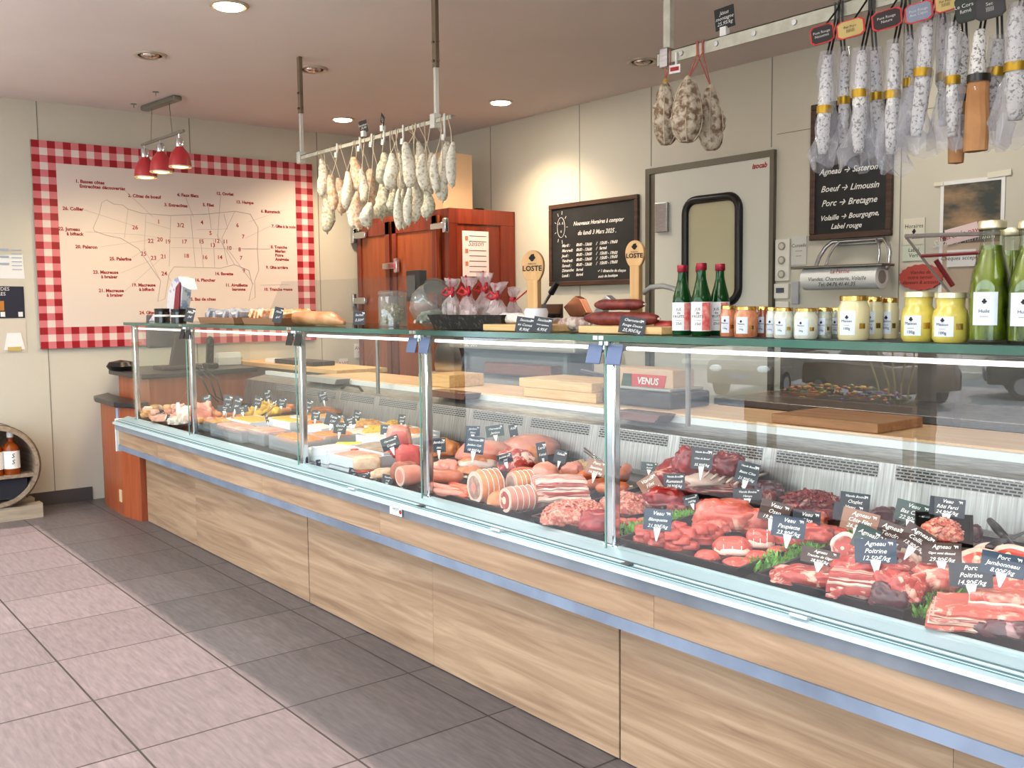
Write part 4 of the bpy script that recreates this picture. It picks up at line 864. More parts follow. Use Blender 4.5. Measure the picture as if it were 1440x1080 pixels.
for i, (px, t0, t1, w, by, sl, kd) in enumerate(DS):
    Y = RY-.03+(-.03, .04)[i % 2]; p = PY(px, t0, Y); k = pxm(p); L = (t1-t0)*k; R = w/2*k*1.1; kr = kd in ('n', 'N')
    rot = (0, math.atan2(sl*k*-1.0, L)*-1 if sl else 0, 0)
    o = thing('dry_sausage', LB[i], 'dry sausage', p, group='dry sausages on the riveted rail')
    Sh = Matrix.Translation(p) @ Matrix.Rotation(math.atan2(-sl*k*2, L), 4, 'Y') @ Matrix.Translation(-p)
    def B(mb, *a, **kw):
        bmesh.ops.transform(mb.bm, matrix=Sh, verts=mb.bm.verts[:]); return mb.build(*a, **kw)
    B(saus(MB(), p, L, R*.98, 80+i*5, bend=R*.15, n=14, m=18, pw=.2, tp=.06), 'casing', DRY, o, smooth=True)
    zb_ = -(by-t0)*k
    if kr:
        kp = MB().lathe([(R*1.3, -L*.42), (R*1.36, -L*.6), (R*1.5, -L*.8), (R*1.4, -L*1.02), (0, -L*1.03)], p, 12, Matrix.Diagonal((1, .7, 1, 1)))
        for v in kp.bm.verts: v.co += Vector((noise.noise(v.co*25), noise.noise(v.co*25+Vector((5, 0, 0))), 0))*.008
        B(kp, 'kraft_sleeve', KRAFT, o, solid=.002)
        B(MB().lathe([(R*1.42, zb_-.01), (R*1.42, zb_+.01)], p, 14), 'band', BBAND, o, smooth=True)
    else:
        B(MB().lathe([(R*1.22, zb_-.012), (R*1.22, zb_+.012)], p, 16), 'band', BAND, o, smooth=True)
        cl = MB(); prof = [(R*1.1, .01), (R*1.4, -L*.2), (R*1.2, zb_+.02), (R*1.16, zb_), (R*1.3, zb_-.03), (R*1.7, -L*.8), (R*2.6, -L*.98), (R*2.5, -L*1.14)]
        cl.lathe(prof, p, 18)
        for v in cl.bm.verts:
            u = min(1, max(0, (p.z-v.co.z)/L)); am = (.004+.03*u*u); v.co += Vector((noise.noise(v.co*14+Vector((i, 0, 0))), noise.noise(v.co*14+Vector((7, i, 0))), .8*noise.noise(v.co*20)))*am*1.5
        bmesh.ops.subdivide_edges(cl.bm, edges=cl.bm.edges[:], cuts=1)
        for v in cl.bm.verts:
            u = min(1, max(0, (p.z-v.co.z)/L)); v.co += Vector((noise.noise(v.co*55), noise.noise(v.co*55+Vector((3, 0, 0))), 0))*.007*(.4+u)
        B(cl, 'cellophane_wrap', CELL, o)
    for s in (-.006, .006): MB().tube([p+Vector((s, 0, -.02)), Vector((p.x+s, RY-.012, RZ-.03)), Vector((p.x+s, RY-.012, RZ+.024))], .0032, 5).build('black_loop', BLACK, o)
    if kd:
        cen = {0: (1156, 48, 34, 26), 1: (1196, 40, 40, 25), 3: (1247, 27, 42, 27), 5: (1292, 17, 38, 27), 7: (1330, 4, 30, 24), 9: (1358, 12, 28, 38), 10: (1392, 9, 40, 34)}[i]
        c = PY(cen[0], cen[1], RY-.1); kk = pxm(c); w2, h2 = cen[2]*kk, cen[3]*kk
        fm = {'k': (30, 28, 30), 'K': (40, 30, 30), 'g': (206, 184, 120), 'b': (140, 150, 170), 'n': (26, 44, 34), 'N': (46, 46, 50)}[kd]
        ed = mat('card_edge_red', (206, 50, 48), .4) if kd in 'kKgb' else mat('card_edge_dark', (24, 24, 26), .4)
        Mc = Matrix.Translation(c) @ Matrix.Rotation(-.12, 4, 'Y') @ Matrix.Rotation(.25, 4, 'Z')
        def oct_(s, y): return [(s*w2/2*a, y, s*h2/2*b) for a, b in ((-1, -.7), (-.7, -1), (.7, -1), (1, -.7), (1, .7), (.7, 1), (-.7, 1), (-1, .7))]
        hc = MB().prism(oct_(1, 0), (0, .002, 0), Mc).build('header_card', ed, o)
        MB().prism(oct_(.88, -.001), (0, .001, 0), Mc).build('card_face', mat('card_face_%d' % fm[0], fm, .4), hc)
        MB().text({'k': 'Pont Rouge\nNoisettes', 'K': 'Pont Rouge\nNature', 'g': 'Pur Porc\n|||||||||', 'b': 'Pont Rouge\nAux Cèpes', 'n': 'Le Corse\nfumé', 'N': 'Sec\n||||||'}[kd], Mc @ Matrix.Translation(Vector((0, -.003, 0))) @ WY, h2*.2).build('lettering', CHALK if kd not in 'g' else INKB, hc)
        MB().tube([c+Vector((0, .004, h2*.3)), Vector((c.x, RY-.02, RZ+.0)), Vector((c.x, RY-.006, RZ+.03))], .003, 5).build('card_loop', BLACK, o)
# ================================================================ things standing on the glass shelf
ZS = ZT+.0005
def sp(px, Y): p = PY(px, 470, Y); return Vector((p.x, Y, ZS))
def vrot(px): return -YAW+math.atan((px-720)/FPX)*-1 if 0 else (YAW-math.atan((px-720)/FPX))   # turn so local -y faces the camera
GREENG = clear('green_glass', (70, 150, 70), 1.5, body=.55, bodycol=(14, 84, 30))
GREEND = mat('green_liquid', (10, 60, 22), .08, spec=.8, coat=.5)
REDCAP = mat('red_cap', (150, 34, 52), .3, .3)
LABELP = mat('label_pinkwhite', (232, 226, 232), .5, c2=(240, 170, 160), scale=26, p0=.52, p1=.56)
def bottle(label, px, Y, wpx, hpx, group=None):
    q = sp(px, Y); k = pxm(q); R = wpx/2*k; h = hpx*k
    t = thing('juice_bottle', label, 'bottle', q, group=group)
    MB().lathe([(0, 0), (R*.9, 0), (R, h*.03), (R, h*.46), (R*.92, h*.55), (R*.62, h*.7), (R*.46, h*.8), (R*.42, h*.9), (0, h*.9)], q, 26).build('bottle_body', GREENG, t, smooth=2)
    MB().lathe([(0, h*.01), (R*.9, h*.02), (R*.94, h*.45), (R*.86, h*.55), (R*.55, h*.7), (R*.42, h*.76), (0, h*.76)], q, 22).build('juice', GREEND, t, smooth=2)
    MB().lathe([(0, h), (R*.5, h), (R*.52, h*.985), (R*.52, h*.91), (R*.46, h*.9)], q, 18).build('cap', REDCAP, t, smooth=2)
    lb = MB().lathe([(R*1.02, h*.07), (R*1.02, h*.47)], q, 26).build('paper_label', PAPER, t, smooth=True)
    fx = math.atan2(-q.y, -q.x); 
    pr = MB().lathe([(R*1.03, h*.08), (R*1.03, h*.46)], q, 40)
    bmesh.ops.delete(pr.bm, geom=[f for f in pr.bm.faces if not (0.15 < ((math.atan2(f.calc_center_median().y-q.y, f.calc_center_median().x-q.x)-fx+PI) % (2*PI))-PI < .95)], context='FACES')
    pr.build('pink_print', mat('pink_print', (236, 170, 160), .5, c2=(220, 90, 90), scale=60), t, flip=False)
    d = (CAM-q); d.z = 0; d.normalize(); M = at(q+d*R*1.05+Vector((0, 0, h*.27)), Matrix.Rotation(math.atan2(d.y, d.x)+PI/2, 4, 'Z') @ WY)
    MB().text('JUS\nde\nFRUITS\n-----\n25cl', M @ Matrix.Translation(Vector((-R*.35, 0, 0))), h*.05).build('lettering', INKB, t)
bottle('green bottle with red cap, leftmost of the four on the shelf', 959, 2.07, 27, 98)
bottle('green bottle with red cap, second from the left, label full front', 986, 2.05, 28, 102)
bottle('green bottle with red cap, rightmost of the four', 1012, 2.12, 27, 100)
bottle('green bottle with red cap, hidden behind the middle ones', 984, 2.24, 24, 94)
JG = clear('jar_glass', (246, 248, 244), 1.5)
def jar(label, px, Y, wpx, hpx, fill, kind='s', group='small preserve jars on the shelf', lid=GOLD, name='preserve_jar'):
    q = sp(px, Y); k = pxm(q); R = wpx/2*k; h = hpx*k; t = thing(name, label, 'jar', q, group=group)
    if kind == 'm': body = [(0, 0), (R*.86, 0), (R, h*.08), (R, h*.5), (R*.94, h*.62), (R*.78, h*.7), (R*.8, h*.86), (R*.84, h*.9), (0, h*.9)]
    else: body = [(0, 0), (R*.92, 0), (R, h*.06), (R, h*.72), (R*.84, h*.84), (R*.84, h*.9), (0, h*.9)]
    MB().lathe(body, q, 26).build('jar_body', fill, t, smooth=2)
    MB().lathe([(0, h), (R*.86, h), (R*.9, h*.985), (R*.9, h*.885), (R*.86, h*.88)], q, 26).build('lid', lid, t, smooth=2)
    fx = math.atan2(-q.y, -q.x); z0, z1 = (.12, .52) if kind == 'm' else (.12, .66)
    pr = MB().lathe([(R*1.02, h*z0), (R*1.02, h*z1)], q, 48)
    lo, hi = -.95, .12
    ang = lambda f: ((math.atan2(f.calc_center_median().y-q.y, f.calc_center_median().x-q.x)-fx+PI) % (2*PI))-PI
    bmesh.ops.delete(pr.bm, geom=[f for f in pr.bm.faces if not (lo < ang(f) < hi)], context='FACES')
    lb = pr.build('paper_label', LBLUE, t, flip=False)
    g = MB().lathe([(R*1.03, h*(z0+.14)), (R*1.03, h*(z0+.26))], q, 48)
    bmesh.ops.delete(g.bm, geom=[f for f in g.bm.faces if not (.3 < ang(f) < .7)], context='FACES'); g.build('gold_seal', GOLD, t, flip=False)
    d = (CAM-q); d.z = 0; d.normalize(); a0 = math.atan2(d.y, d.x)-.42; dd = Vector((math.cos(a0), math.sin(a0), 0))
    MB().text('♣\nMaison\n-----\n100g', at(q+dd*R*1.05+Vector((0, 0, h*(z0+z1)/2)), Matrix.Rotation(a0+PI/2, 4, 'Z') @ WY), h*.085).build('lettering', INKB, lb)
LBLUE = mat('label_bluewhite', (226, 234, 246), .5)
ORJ = mat('orange_preserve', (196, 120, 82), .15, c2=(214, 150, 110), scale=60, coat=.5)
BRJ = mat('brown_preserve', (140, 76, 56), .15, c2=(170, 100, 70), scale=60, coat=.5)
WHJ = mat('white_cream', (206, 208, 190), .15, c2=(226, 226, 210), scale=60, coat=.5)
GNJ = mat('green_grey_cream', (150, 160, 140), .15, c2=(200, 204, 186), scale=80, coat=.5)
MAY = mat('mayonnaise', (226, 216, 172), .15, coat=.5); MUS = mat('mustard', (206, 190, 92), .15, c2=(218, 202, 104), scale=20, coat=.5)
for a in (('orange preserve jar, first of the small jars beside the bottles', 1024, 2.08, 23, 43, ORJ), ('wide orange preserve jar, second beside the green bottles', 1049, 2.06, 33, 43, ORJ), ('brownish preserve jar between orange and white jars', 1073, 2.12, 18, 42, BRJ),
          ('small white cream jar just right of the brown jar', 1086, 2.09, 18, 42, WHJ), ('white cream jar, second of the pale small jars', 1102, 2.05, 28, 43, WHJ), ('wide pale speckled cream jar in the middle of the small jars', 1133, 2.05, 33, 43, WHJ),
          ('grey-green cream jar, the narrow one after the wide pale jar', 1159, 2.1, 21, 43, GNJ), ('grey-green cream jar half hidden behind the big mayonnaise jar', 1178, 2.16, 20, 42, GNJ)):
    jar(*a)
jar('large mayonnaise jar, biggest and leftmost of three cream-yellow jars', 1200, 2.05, 43, 62, MAY, group='mayonnaise jars', name='mayonnaise_jar')
jar('mayonnaise jar, middle one of the three', 1228, 2.13, 26, 59, MAY, group='mayonnaise jars', name='mayonnaise_jar')
jar('mayonnaise jar, rightmost of the three', 1251, 2.17, 24, 57, MAY, group='mayonnaise jars', name='mayonnaise_jar')
LIDW = mat('lid_pale', (222, 214, 180), .3, .6)
jar('yellow mustard jar, left of the pair', 1291, 2.06, 46, 70, MUS, 'm', 'mustard jars', LIDW, 'mustard_jar')
jar('yellow mustard jar, right of the pair beside the big oil bottle', 1336, 2.05, 48, 70, MUS, 'm', 'mustard jars', LIDW, 'mustard_jar')
OIL = clear('oil_glass', (214, 222, 160), 1.5, body=.35, bodycol=(120, 140, 40)); OILL = mat('herb_oil', (120, 136, 28), .1, c2=(44, 58, 16), scale=16, stretch=(1.5, 1.5, .5), p0=.4, p1=.6, coat=.5, rnd=True)
def oil(label, px, Y, wpx, hpx):
    q = sp(px, Y); k = pxm(q); R = wpx/2*k; h = hpx*k; t = thing('oil_bottle', label, 'bottle', q, group='tall bottles of herb oil')
    MB().lathe([(0, 0), (R*.96, 0), (R, h*.03), (R, h*.42), (R*.9, h*.56), (R*.62, h*.72), (R*.52, h*.84), (R*.58, h*.9), (R*.58, h*.95), (0, h*.95)], q, 28).build('bottle_body', clear('bottle_clear', (236, 240, 230), 1.5), t, smooth=2)
    MB().lathe([(0, h*.02), (R*.92, h*.03), (R*.94, h*.42), (R*.84, h*.56), (R*.56, h*.72), (R*.48, h*.8), (0, h*.8)], q, 24).build('herb_oil', OILL, t, smooth=2)
    MB().lathe([(0, h), (R*.62, h), (R*.66, h*.985), (R*.66, h*.94), (R*.6, h*.93)], q, 22).build('lid', LIDW, t, smooth=2)
    fx = math.atan2(-q.y, -q.x); ang = lambda f: ((math.atan2(f.calc_center_median().y-q.y, f.calc_center_median().x-q.x)-fx+PI) % (2*PI))-PI
    pr = MB().lathe([(R*1.02, h*.15), (R*1.02, h*.42)], q, 48); bmesh.ops.delete(pr.bm, geom=[f for f in pr.bm.faces if not (-.9 < ang(f) < .4)], context='FACES')
    lb = pr.build('paper_label', LBLUE, t, flip=False)
    d = (CAM-q); d.z = 0; d.normalize(); a0 = math.atan2(d.y, d.x)-.25; dd = Vector((math.cos(a0), math.sin(a0), 0))
    MB().text('♣\n\nHuile\n-----', at(q+dd*R*1.05+Vector((0, 0, h*.285)), Matrix.Rotation(a0+PI/2, 4, 'Z') @ WY), h*.04).build('lettering', INKB, lb)
oil('tall herb oil bottle beside the mustard, leftmost of the oil bottles', 1391, 2.06, 56, 170)
oil('tall herb oil bottle cut by the right edge of the photo', 1446, 2.05, 56, 172)
oil('tall herb oil bottle standing behind the other two', 1419, 2.24, 44, 156)
# black mat under the jars
a, b = sp(945, 2.0), CX1
tag(MB().box(a.x, b, 2.0, 2.5, ZS-.0002, ZS+.0003).build('black_shelf_mat', mat('mat_black', (48, 50, 54), .5)), 'thin black mat lying on the shelf under the jars', 'mat')

# wooden boards with paddle signs
PINE = woodmat('pine', (208, 166, 110), (232, 198, 146), 'x', 7, .5); PINED = woodmat('pine_dark', (196, 152, 96), (220, 182, 128), 'z', 6, .5)
def board(label, px0, px1, Y0, Y1, th=.022, name='serving_board'):
    a, b = sp(px0, Y0), sp(px1, Y0); 
    return tag(MB().box(a.x, b.x, Y0, Y1, ZS+.001, ZS+.001+th).build(name, PINE, bevel=.003), label, 'board')
board('pale wooden board under the white rolls, left of the chalk tags', 679, 768, 2.04, 2.22)
board('pale wooden board under the dark salamis', 813, 930, 2.04, 2.3)
def paddle(label, px, Y, top, wpx, bot):
    q = sp(px, Y); q.z += .023; k = pxm(q); W = wpx*k/2; t = thing('paddle_sign', label, 'sign', q, group='wooden spoon-shaped brand signs')
    ztop = H+(424-top)*k*1.0; ztop = PY(px, top, Y).z; zc_ = ztop-W*1.25
    rz = vrot(px)*.55; M = Matrix.Translation(Vector((q.x, q.y, 0))) @ Matrix.Rotation(rz, 4, 'Z')
    pts = []
    for i in range(40):
        a_ = PI*1.5-.35+(-2*PI+.7)*i/39; pts.append((math.cos(a_)*W, -.012, zc_+math.sin(a_)*W*1.25*(1.0 if math.sin(a_) > 0 else 1.25)))
    MB().prism(pts, (0, .02, 0), M).build('paddle_head', PINED, t, bevel=.003)
    MB().box(-W*.5, W*.5, -.014, .022, q.z, zc_-W*1.2, M).build('post', PINED, t, bevel=.003)
    tx = MB(); tx.text('LOSTE', M @ Matrix.Translation(Vector((0, -.0135, zc_-W*.3))) @ WY, W*.62, bold=.0006)
    tx.text('MAISON', M @ Matrix.Translation(Vector((0, -.0135, zc_+W*.1))) @ WY, W*.2); tx.build('lettering', INKB, t)
    em = MB()
    for dx, dz, r in ((0, .75, .16), (-.14, .6, .15), (.14, .62, .15), (0, .48, .17), (.1, .84, .1)): em.cyl((dx*W, -.0135, zc_+dz*W), (dx*W, -.0125, zc_+dz*W), r*W, n=10)
    bmesh.ops.transform(em.bm, matrix=M, verts=em.bm.verts[:]); em.build('emblem', INKB, t)
paddle('wooden paddle sign on the left board beside the white dish', 751, 2.16, 352, 33, 432)
paddle('wooden paddle sign behind the dark salamis and in front of the door', 894, 2.2, 338, 28, 432)
# small black price holders along the shelf edge
TAGB = mat('tag_black', (36, 44, 54), .5, spec=.6); TAGBR = mat('tag_brown', (72, 52, 46), .5); TAGBL = mat('tag_blue', (44, 62, 82), .45); TAGT = mat('tag_tan', (150, 112, 94), .5); TAGG = mat('tag_green', (64, 82, 80), .45)
def ptag(label, cpx, cpy, w, h, lines, q, m=None, rz=0, roll=0, tilt=-.18, spike=True, group=None, icon=True, name='price_tag'):
    """chalk style price tag: centre at photo pixel, standing at depth of point q"""
    m = m or TAGB; k = pxm(q); d = ray(cpx, cpy); c = CAM+d*((q-CAM).dot(FW))
    fz = vrot(cpx)*.75+rz; base = Vector((c.x, c.y, min(q.z, c.z-h*k*.5)))
    t = thing(name, label, 'price tag', base, group=group)
    M = Matrix.Translation(c) @ Matrix.Rotation(fz, 4, 'Z') @ Matrix.Rotation(tilt, 4, 'X') @ Matrix.Rotation(roll, 4, 'Y')
    W, Hh = w*k, h*k
    b = MB().box(-W/2, W/2, -.0006, .0006, -Hh/2, Hh/2, M).build('board', m, t)
    n = len(lines); tx = MB()
    for i, s in enumerate(lines):
        sz = min(Hh*.27, W*1.55/max(4, len(s)))
        tx.text(s, M @ Matrix.Translation(Vector((0, -.0009, Hh*(.30-.30*i) if n > 2 else Hh*(.2-.36*i)))) @ WY, sz, .35, bold=.0002)
    tx.build('lettering', CHALK, b)
    if icon:
        ic = MB(); X, Z = W*.38, Hh*.34; u = Hh*.1
        ic.bx((X, -.001, Z), (u*1.5, .0004, u*.8)).bx((X-u*.9, -.001, Z+u*.3), (u*.5, .0004, u*.5)).bx((X-u*.5, -.001, Z-u*.6), (u*.25, .0004, u*.7)).bx((X+u*.5, -.001, Z-u*.6), (u*.25, .0004, u*.7))
        bmesh.ops.transform(ic.bm, matrix=M, verts=ic.bm.verts[:]); ic.build('animal_icon', CHALK, b)
    if spike:
        sk = MB(); z = -Hh*.5
        sk.prism([(-W*.13, .0008, z+Hh*.14), (W*.13, .0008, z+Hh*.14), (W*.11, .0008, z-Hh*.02), (W*.02, .0008, z-Hh*.5), (-W*.02, .0008, z-Hh*.5), (-W*.11, .0008, z-Hh*.02)], (0, -.003, 0), M)
        sk.build('clip_spike', WHITE, t)
    return t
q = sp(752, 2.02)
ptag('black tag for sausage with comté, left of two on the shelf', 738, 457, 26, 22, ['Saucisse', 'au Comté', '8,90€'], sp(738, 2.02), spike=False, roll=.15)
ptag('black tag for sausage with walnuts, right of two on the shelf', 763, 457, 27, 22, ['Saucisse', 'Noix espelette', '6,95€'], sp(763, 2.02), spike=False, roll=.15)
ptag('black tag under the dark salamis on the shelf', 889, 458, 37, 24, ['Charcuterie', 'Rouge Douce', '25,90€/kg'], sp(889, 2.015), spike=False, roll=.15)
ptag('tall white and black tag standing alone on the shelf, left of the glass jar', 505, 447, 17, 20, ['Sachet', '3,50€'], sp(505, 2.05), spike=False)
ptag('small black tag in front of the brown trays on the shelf', 391, 443, 13, 22, ['Pâtés', '6€'], sp(391, 2.03), spike=False, roll=.2)
ptag('small black tag behind the dark jars on the shelf', 267, 443, 13, 20, ['Miel', '7€'], sp(267, 2.05), spike=False, roll=.2)
# salamis and rolls
SALD = mat('salami_dark', (96, 34, 30), .5, c2=(130, 56, 46), scale=40, bmp=.5); SALR = mat('salami_red', (150, 50, 44), .4, c2=(176, 70, 60), scale=30)
SALW = mat('roll_white', (206, 200, 192), .8, c2=(236, 234, 228), scale=60, bmp=.5); SALN = mat('salami_netmesh', (150, 120, 110), .6, c2=(206, 192, 180), scale=50, bmp=.8, p0=.4, p1=.6)
def lying(name, label, cat, px0, px1, py, Y, rpx, m, z0=.024, group=None, dy=0, taper=.2, parts=True, seed=1):
    a, b = sp(px0, Y), sp(px1, Y+dy); k = pxm(a); R = rpx*k; a.z = b.z = ZS+z0+R
    t = thing(name, label, cat, (a+b)/2-Vector((0, 0, R)), group=group); L = (b-a).length
    pts = []; rr = []
    for i in range(13):
        u = i/12; pts.append(a.lerp(b, u)); rr.append(R*(max(.25, min(1, math.sin(PI*min(1, max(0, .02+u*.96)))*2.2))**.6))
    mb = MB().tube(pts, rr, 14)
    for v in mb.bm.verts: v.co += Vector((0, noise.noise(v.co*30+Vector((seed, 0, 0))), noise.noise(v.co*30+Vector((0, seed, 0)))))*R*.12
    mb.build('casing', m, t, smooth=True)
    MB().cyl(b, b+(b-a).normalized()*R*.5, R*.16, R*.22, 8).build('tied_end', STRING, t)
    return t
lying('dark_salami', 'long dark red salami lying across the front of the wooden board', 'salami', 824, 925, 448, 2.12, 9, SALD, seed=1)
lying('dark_salami', 'dark salami lying on top of the long one', 'salami', 838, 905, 436, 2.15, 7.5, SALD, z0=.07, seed=2)
lying('dark_salami', 'short bright red salami end at the right, beside the green bottles', 'salami', 922, 948, 450, 2.14, 8.5, SALR, z0=.003, seed=3)
lying('netted_sausage', 'pale netted sausage lying right of the chalk tags', 'sausage', 788, 828, 449, 2.15, 9.5, SALN, z0=.003, seed=4)
lying('netted_sausage', 'smaller pinkish netted sausage behind the chalk tags', 'sausage', 765, 792, 444, 2.24, 8, SALN, z0=.003, seed=5)
lying('white_roll', 'white floured roll lying on the left wooden board', 'sausage', 702, 742, 449, 2.12, 7.5, SALW, seed=6)
q = sp(757, 2.14); q.z += .046; k = pxm(q)
q.z = ZS+.0235
dd = tag(MB().lathe([(0, 0), (15*k, 0), (17*k, 17*k), (15*k, 22*k), (13.5*k, 22*k), (14*k, 8*k), (0, 6*k)], q+Vector((.025, -.03, 0)), 24).build('white_dish', mat('porcelain', (232, 232, 236), .2), smooth=2), 'small white round dish at the foot of the left paddle sign', 'dish')
# metal tools behind
q = sp(776, 2.42); k = pxm(q)
t = thing('sharpening_steel', 'black-handled sharpening steel leaning behind the left paddle sign', 'sharpening steel', q)
MB().cyl(PY(764, 430, 2.42), PY(776, 410, 2.42), .006, n=8).build('rod', STEEL, t); MB().cyl(PY(775, 412, 2.42), PY(784, 397, 2.42), .013, .010, 12).build('handle', BLACK, t, smooth=2)
MB().box(q.x-.05, q.x+.02, 2.38, 2.46, ZS, ZS+.09).build('holder', DSTEEL, t)
CU = mat('copper_metal', (196, 130, 96), .25, .8)  # even copper-coloured metal
for i, (pp, lb) in enumerate(((((792, 432), (808, 416), (816, 420), (826, 440), (806, 452)), 'bent steel blade guard in a copper tone, left of the pair'), (((833, 440), (852, 415), (859, 421), (842, 447)), 'narrow bent steel blade guard, right of the pair'))):
    pts = [PY(a, b, 2.46) for a, b in pp]; pts2 = [Vector((v.x, v.y, max(v.z, ZS+.001))) for v in pts]
    tag(MB().prism(pts2, (0, .03, 0)).build('blade_guard', CU if i == 0 else STEEL, bevel=.003), lb, 'blade guard')
pf_ = thing('cable_hose', 'curved grey hose rising behind the paddle sign in front of the door', 'hose', sp(915, 2.7))
MB().tube([PY(905, 412, 2.75), PY(915, 404, 2.75), PY(932, 402, 2.75), PY(948, 406, 2.75), PY(962, 420, 2.75), PY(968, 470, 2.75), Vector((PY(968, 470, 2.75).x, 2.75, .99))], .01, 8).build('hose', mat('hose_grey', (160, 160, 156), .4), pf_, smooth=True)
# basket of gift bags
q0, q1 = sp(611, 2.1), sp(706, 2.1); k = pxm(q0)
bk = thing('gift_basket', 'black woven basket tray on the shelf holding wrapped gift bags', 'basket', (q0+q1)/2)
WOV = mat('woven_black', (34, 28, 26), .6, c2=(96, 88, 78), scale=60, p0=.55, p1=.7, bmp=.6)
hb = 20*k
wv = MB(); I, O = .008, .02
def rim_(o, z): return [Vector((q0.x-o, 2.1-o, z)), Vector((q1.x+o, 2.1-o, z)), Vector((q1.x+o, 2.34+o, z)), Vector((q0.x-o, 2.34+o, z))]
A_, B_, C_ = rim_(0, ZS+.001), rim_(O, ZS+hb), rim_(O-I, ZS+hb)
D_ = rim_(-I, ZS+.006)
for r0, r1 in ((A_, B_), (B_, C_), (C_, D_)):
    for i in range(4): wv.quad(r0[i], r0[(i+1) % 4], r1[(i+1) % 4], r1[i])
wv.quad(*A_); wv.quad(*D_)
wv.build('basket', WOV, bk)
PKT = clear('gift_cellophane', (252, 250, 250), 1.5, rough=.06, body=.34, bodycol=(228, 214, 212)); RIB = mat('red_ribbon', (176, 22, 40), .3)
SWEET = mat('meringue', (230, 222, 216), .6, c2=(206, 170, 160), scale=30)
def bag(label, px, Y, wpx, top, red=True, seed=0, pink=False):
    q = sp(px, Y); q.z += .008; k = pxm(q); W = wpx*k/2; h = PY(px, top, Y).z-q.z
    t = thing('gift_bag', label, 'gift bag', q, group='cellophane gift bags in the basket'); r = random.Random(seed)
    mb = MB().lathe([(W*.75, 0), (W, h*.2), (W*.95, h*.45), (W*.25, h*.68), (W*.22, h*.72), (W*.7, h*.9), (W*.85, h)], q, 16, Matrix.Diagonal((1, .7, 1, 1)))
    bmesh.ops.subdivide_edges(mb.bm, edges=mb.bm.edges[:], cuts=1)
    for v in mb.bm.verts: v.co += Vector((noise.noise(v.co*40+Vector((seed, 0, 0))), noise.noise(v.co*40+Vector((0, seed, 0))), noise.noise(v.co*40)*.5))*W*.35
    mb.build('cellophane', PKT, t)
    s = MB()
    for i in range(14): s.ico(q+Vector((r.uniform(-.55, .55)*W, r.uniform(-.35, .35)*W, h*r.uniform(.05, .42))), W*.24, 1)
    s.build('sweets', SWEET, t, smooth=True, kind='stuff')
    kz = q+Vector((0, -W*.1, h*.70)); MB().lathe([(W*.3, -.008), (W*.34, 0), (W*.3, .008)], kz, 12).build('ribbon_tie', RIB, t, smooth=True)
    if red:
        bw = MB()
        for s_ in (-1, 1): bw.tube([kz, kz+Vector((s_*W*.5, -.01, h*.10)), kz+Vector((s_*W*.75, -.02, h*.0)), kz+Vector((s_*W*.4, -.01, -h*.06)), kz], .006, 6)
        bw.tube([kz, kz+Vector((W*.1, -.01, h*.2)), kz+Vector((W*.05, -.01, h*.34))], .004, 5); bw.build('bow', RIB, t, smooth=True)
bag('cellophane gift bag with red bow at the left end of the basket', 637, 2.2, 34, 392, True, 1)
bag('cellophane gift bag with red bow second from the left in the basket', 660, 2.15, 34, 390, True, 2)
bag('cellophane gift bag with tall red ribbon in the middle of the basket', 684, 2.22, 36, 384, True, 3)
bag('cellophane gift bag with round red knot, third from the left', 700, 2.16, 34, 398, True, 4)
bag('cellophane gift bag tipped over the right rim of the basket', 723, 2.26, 28, 404, False, 5)
t = thing('red_stick', 'thin dark red stick leaning out of the gift basket', 'stick', sp(735, 2.2)); 
MB().cyl(PY(722, 425, 2.18), PY(742, 408, 2.18), .003, n=6).build('stick', RIB, t)
# tilted globe jar and glass jar
JARC = clear('thick_clear_glass', (238, 242, 240), 1.9, body=.16, bodycol=(205, 208, 204))
q = sp(607, 2.2); k = pxm(q); R = 31*k
t = thing('globe_jar', 'large tilted clear glass globe jar of wrapped sweets with a glass lid', 'jar', q)
Mg = Matrix.Rotation(.9, 4, 'Y') @ Matrix.Rotation(0, 4, 'X'); c = q+Vector((0, 0, R))
MB().lathe([(0, -R), (R*.5, -R*.9), (R*.86, -R*.5), (R, 0), (R*.93, R*.4), (R*.8, R*.62), (R*.78, R*.8), (R*.74, R*.78), (R*.76, R*.6), (R*.9, R*.35), (R*.96, 0)], c, 30, Mg).build('globe', JARC, t, smooth=True)
MB().lathe([(R*.82, R*.82), (R*.84, R*.95), (R*.5, R*1.1), (0, R*1.14)], c, 26, Mg).build('glass_lid', JARC, t, smooth=2)
s = MB(); r = random.Random(9)
for i in range(26): s.bx(c+Vector((r.uniform(-.5, .5)*R, r.uniform(-.5, .5)*R, r.uniform(-.75, -.25)*R)), (.012, .05, .01), (r.uniform(-.6, .6), r.uniform(-1, 1), r.uniform(0, 3)))
s.build('wrapped_sweets', mat('sweet_wrap', (212, 206, 200), .3, c2=(170, 150, 130), scale=40), t, kind='stuff')
q = sp(553, 2.25); k = pxm(q); R = 20*k; h = 50*k
t = thing('glass_jar', 'cylindrical clear glass jar of pale nuts with a clear lid', 'jar', q)
MB().lathe([(0, 0), (R, 0), (R, h*.82), (R*.92, h*.86), (R*.88, h*.84), (R*.94, h*.8), (R*.94, .006), (0, .006)], q, 26).build('jar_body', JARC, t, smooth=2)
MB().lathe([(R*.98, h*.86), (R*1.02, h*.88), (R*1.02, h*.95), (R*.9, h), (0, h)], q, 26).build('lid', JARC, t, smooth=2)
s = MB()
for i in range(70): a_ = r.uniform(0, 6.3); rr_ = R*.8*math.sqrt(r.random()); s.ico(q+Vector((rr_*math.cos(a_), rr_*math.sin(a_), .012+h*.55*r.random())), (.010, .008, .007), 1)
s.build('nuts', mat('nuts', (214, 196, 150), .5, c2=(190, 160, 110), scale=30), t, smooth=True, kind='stuff')
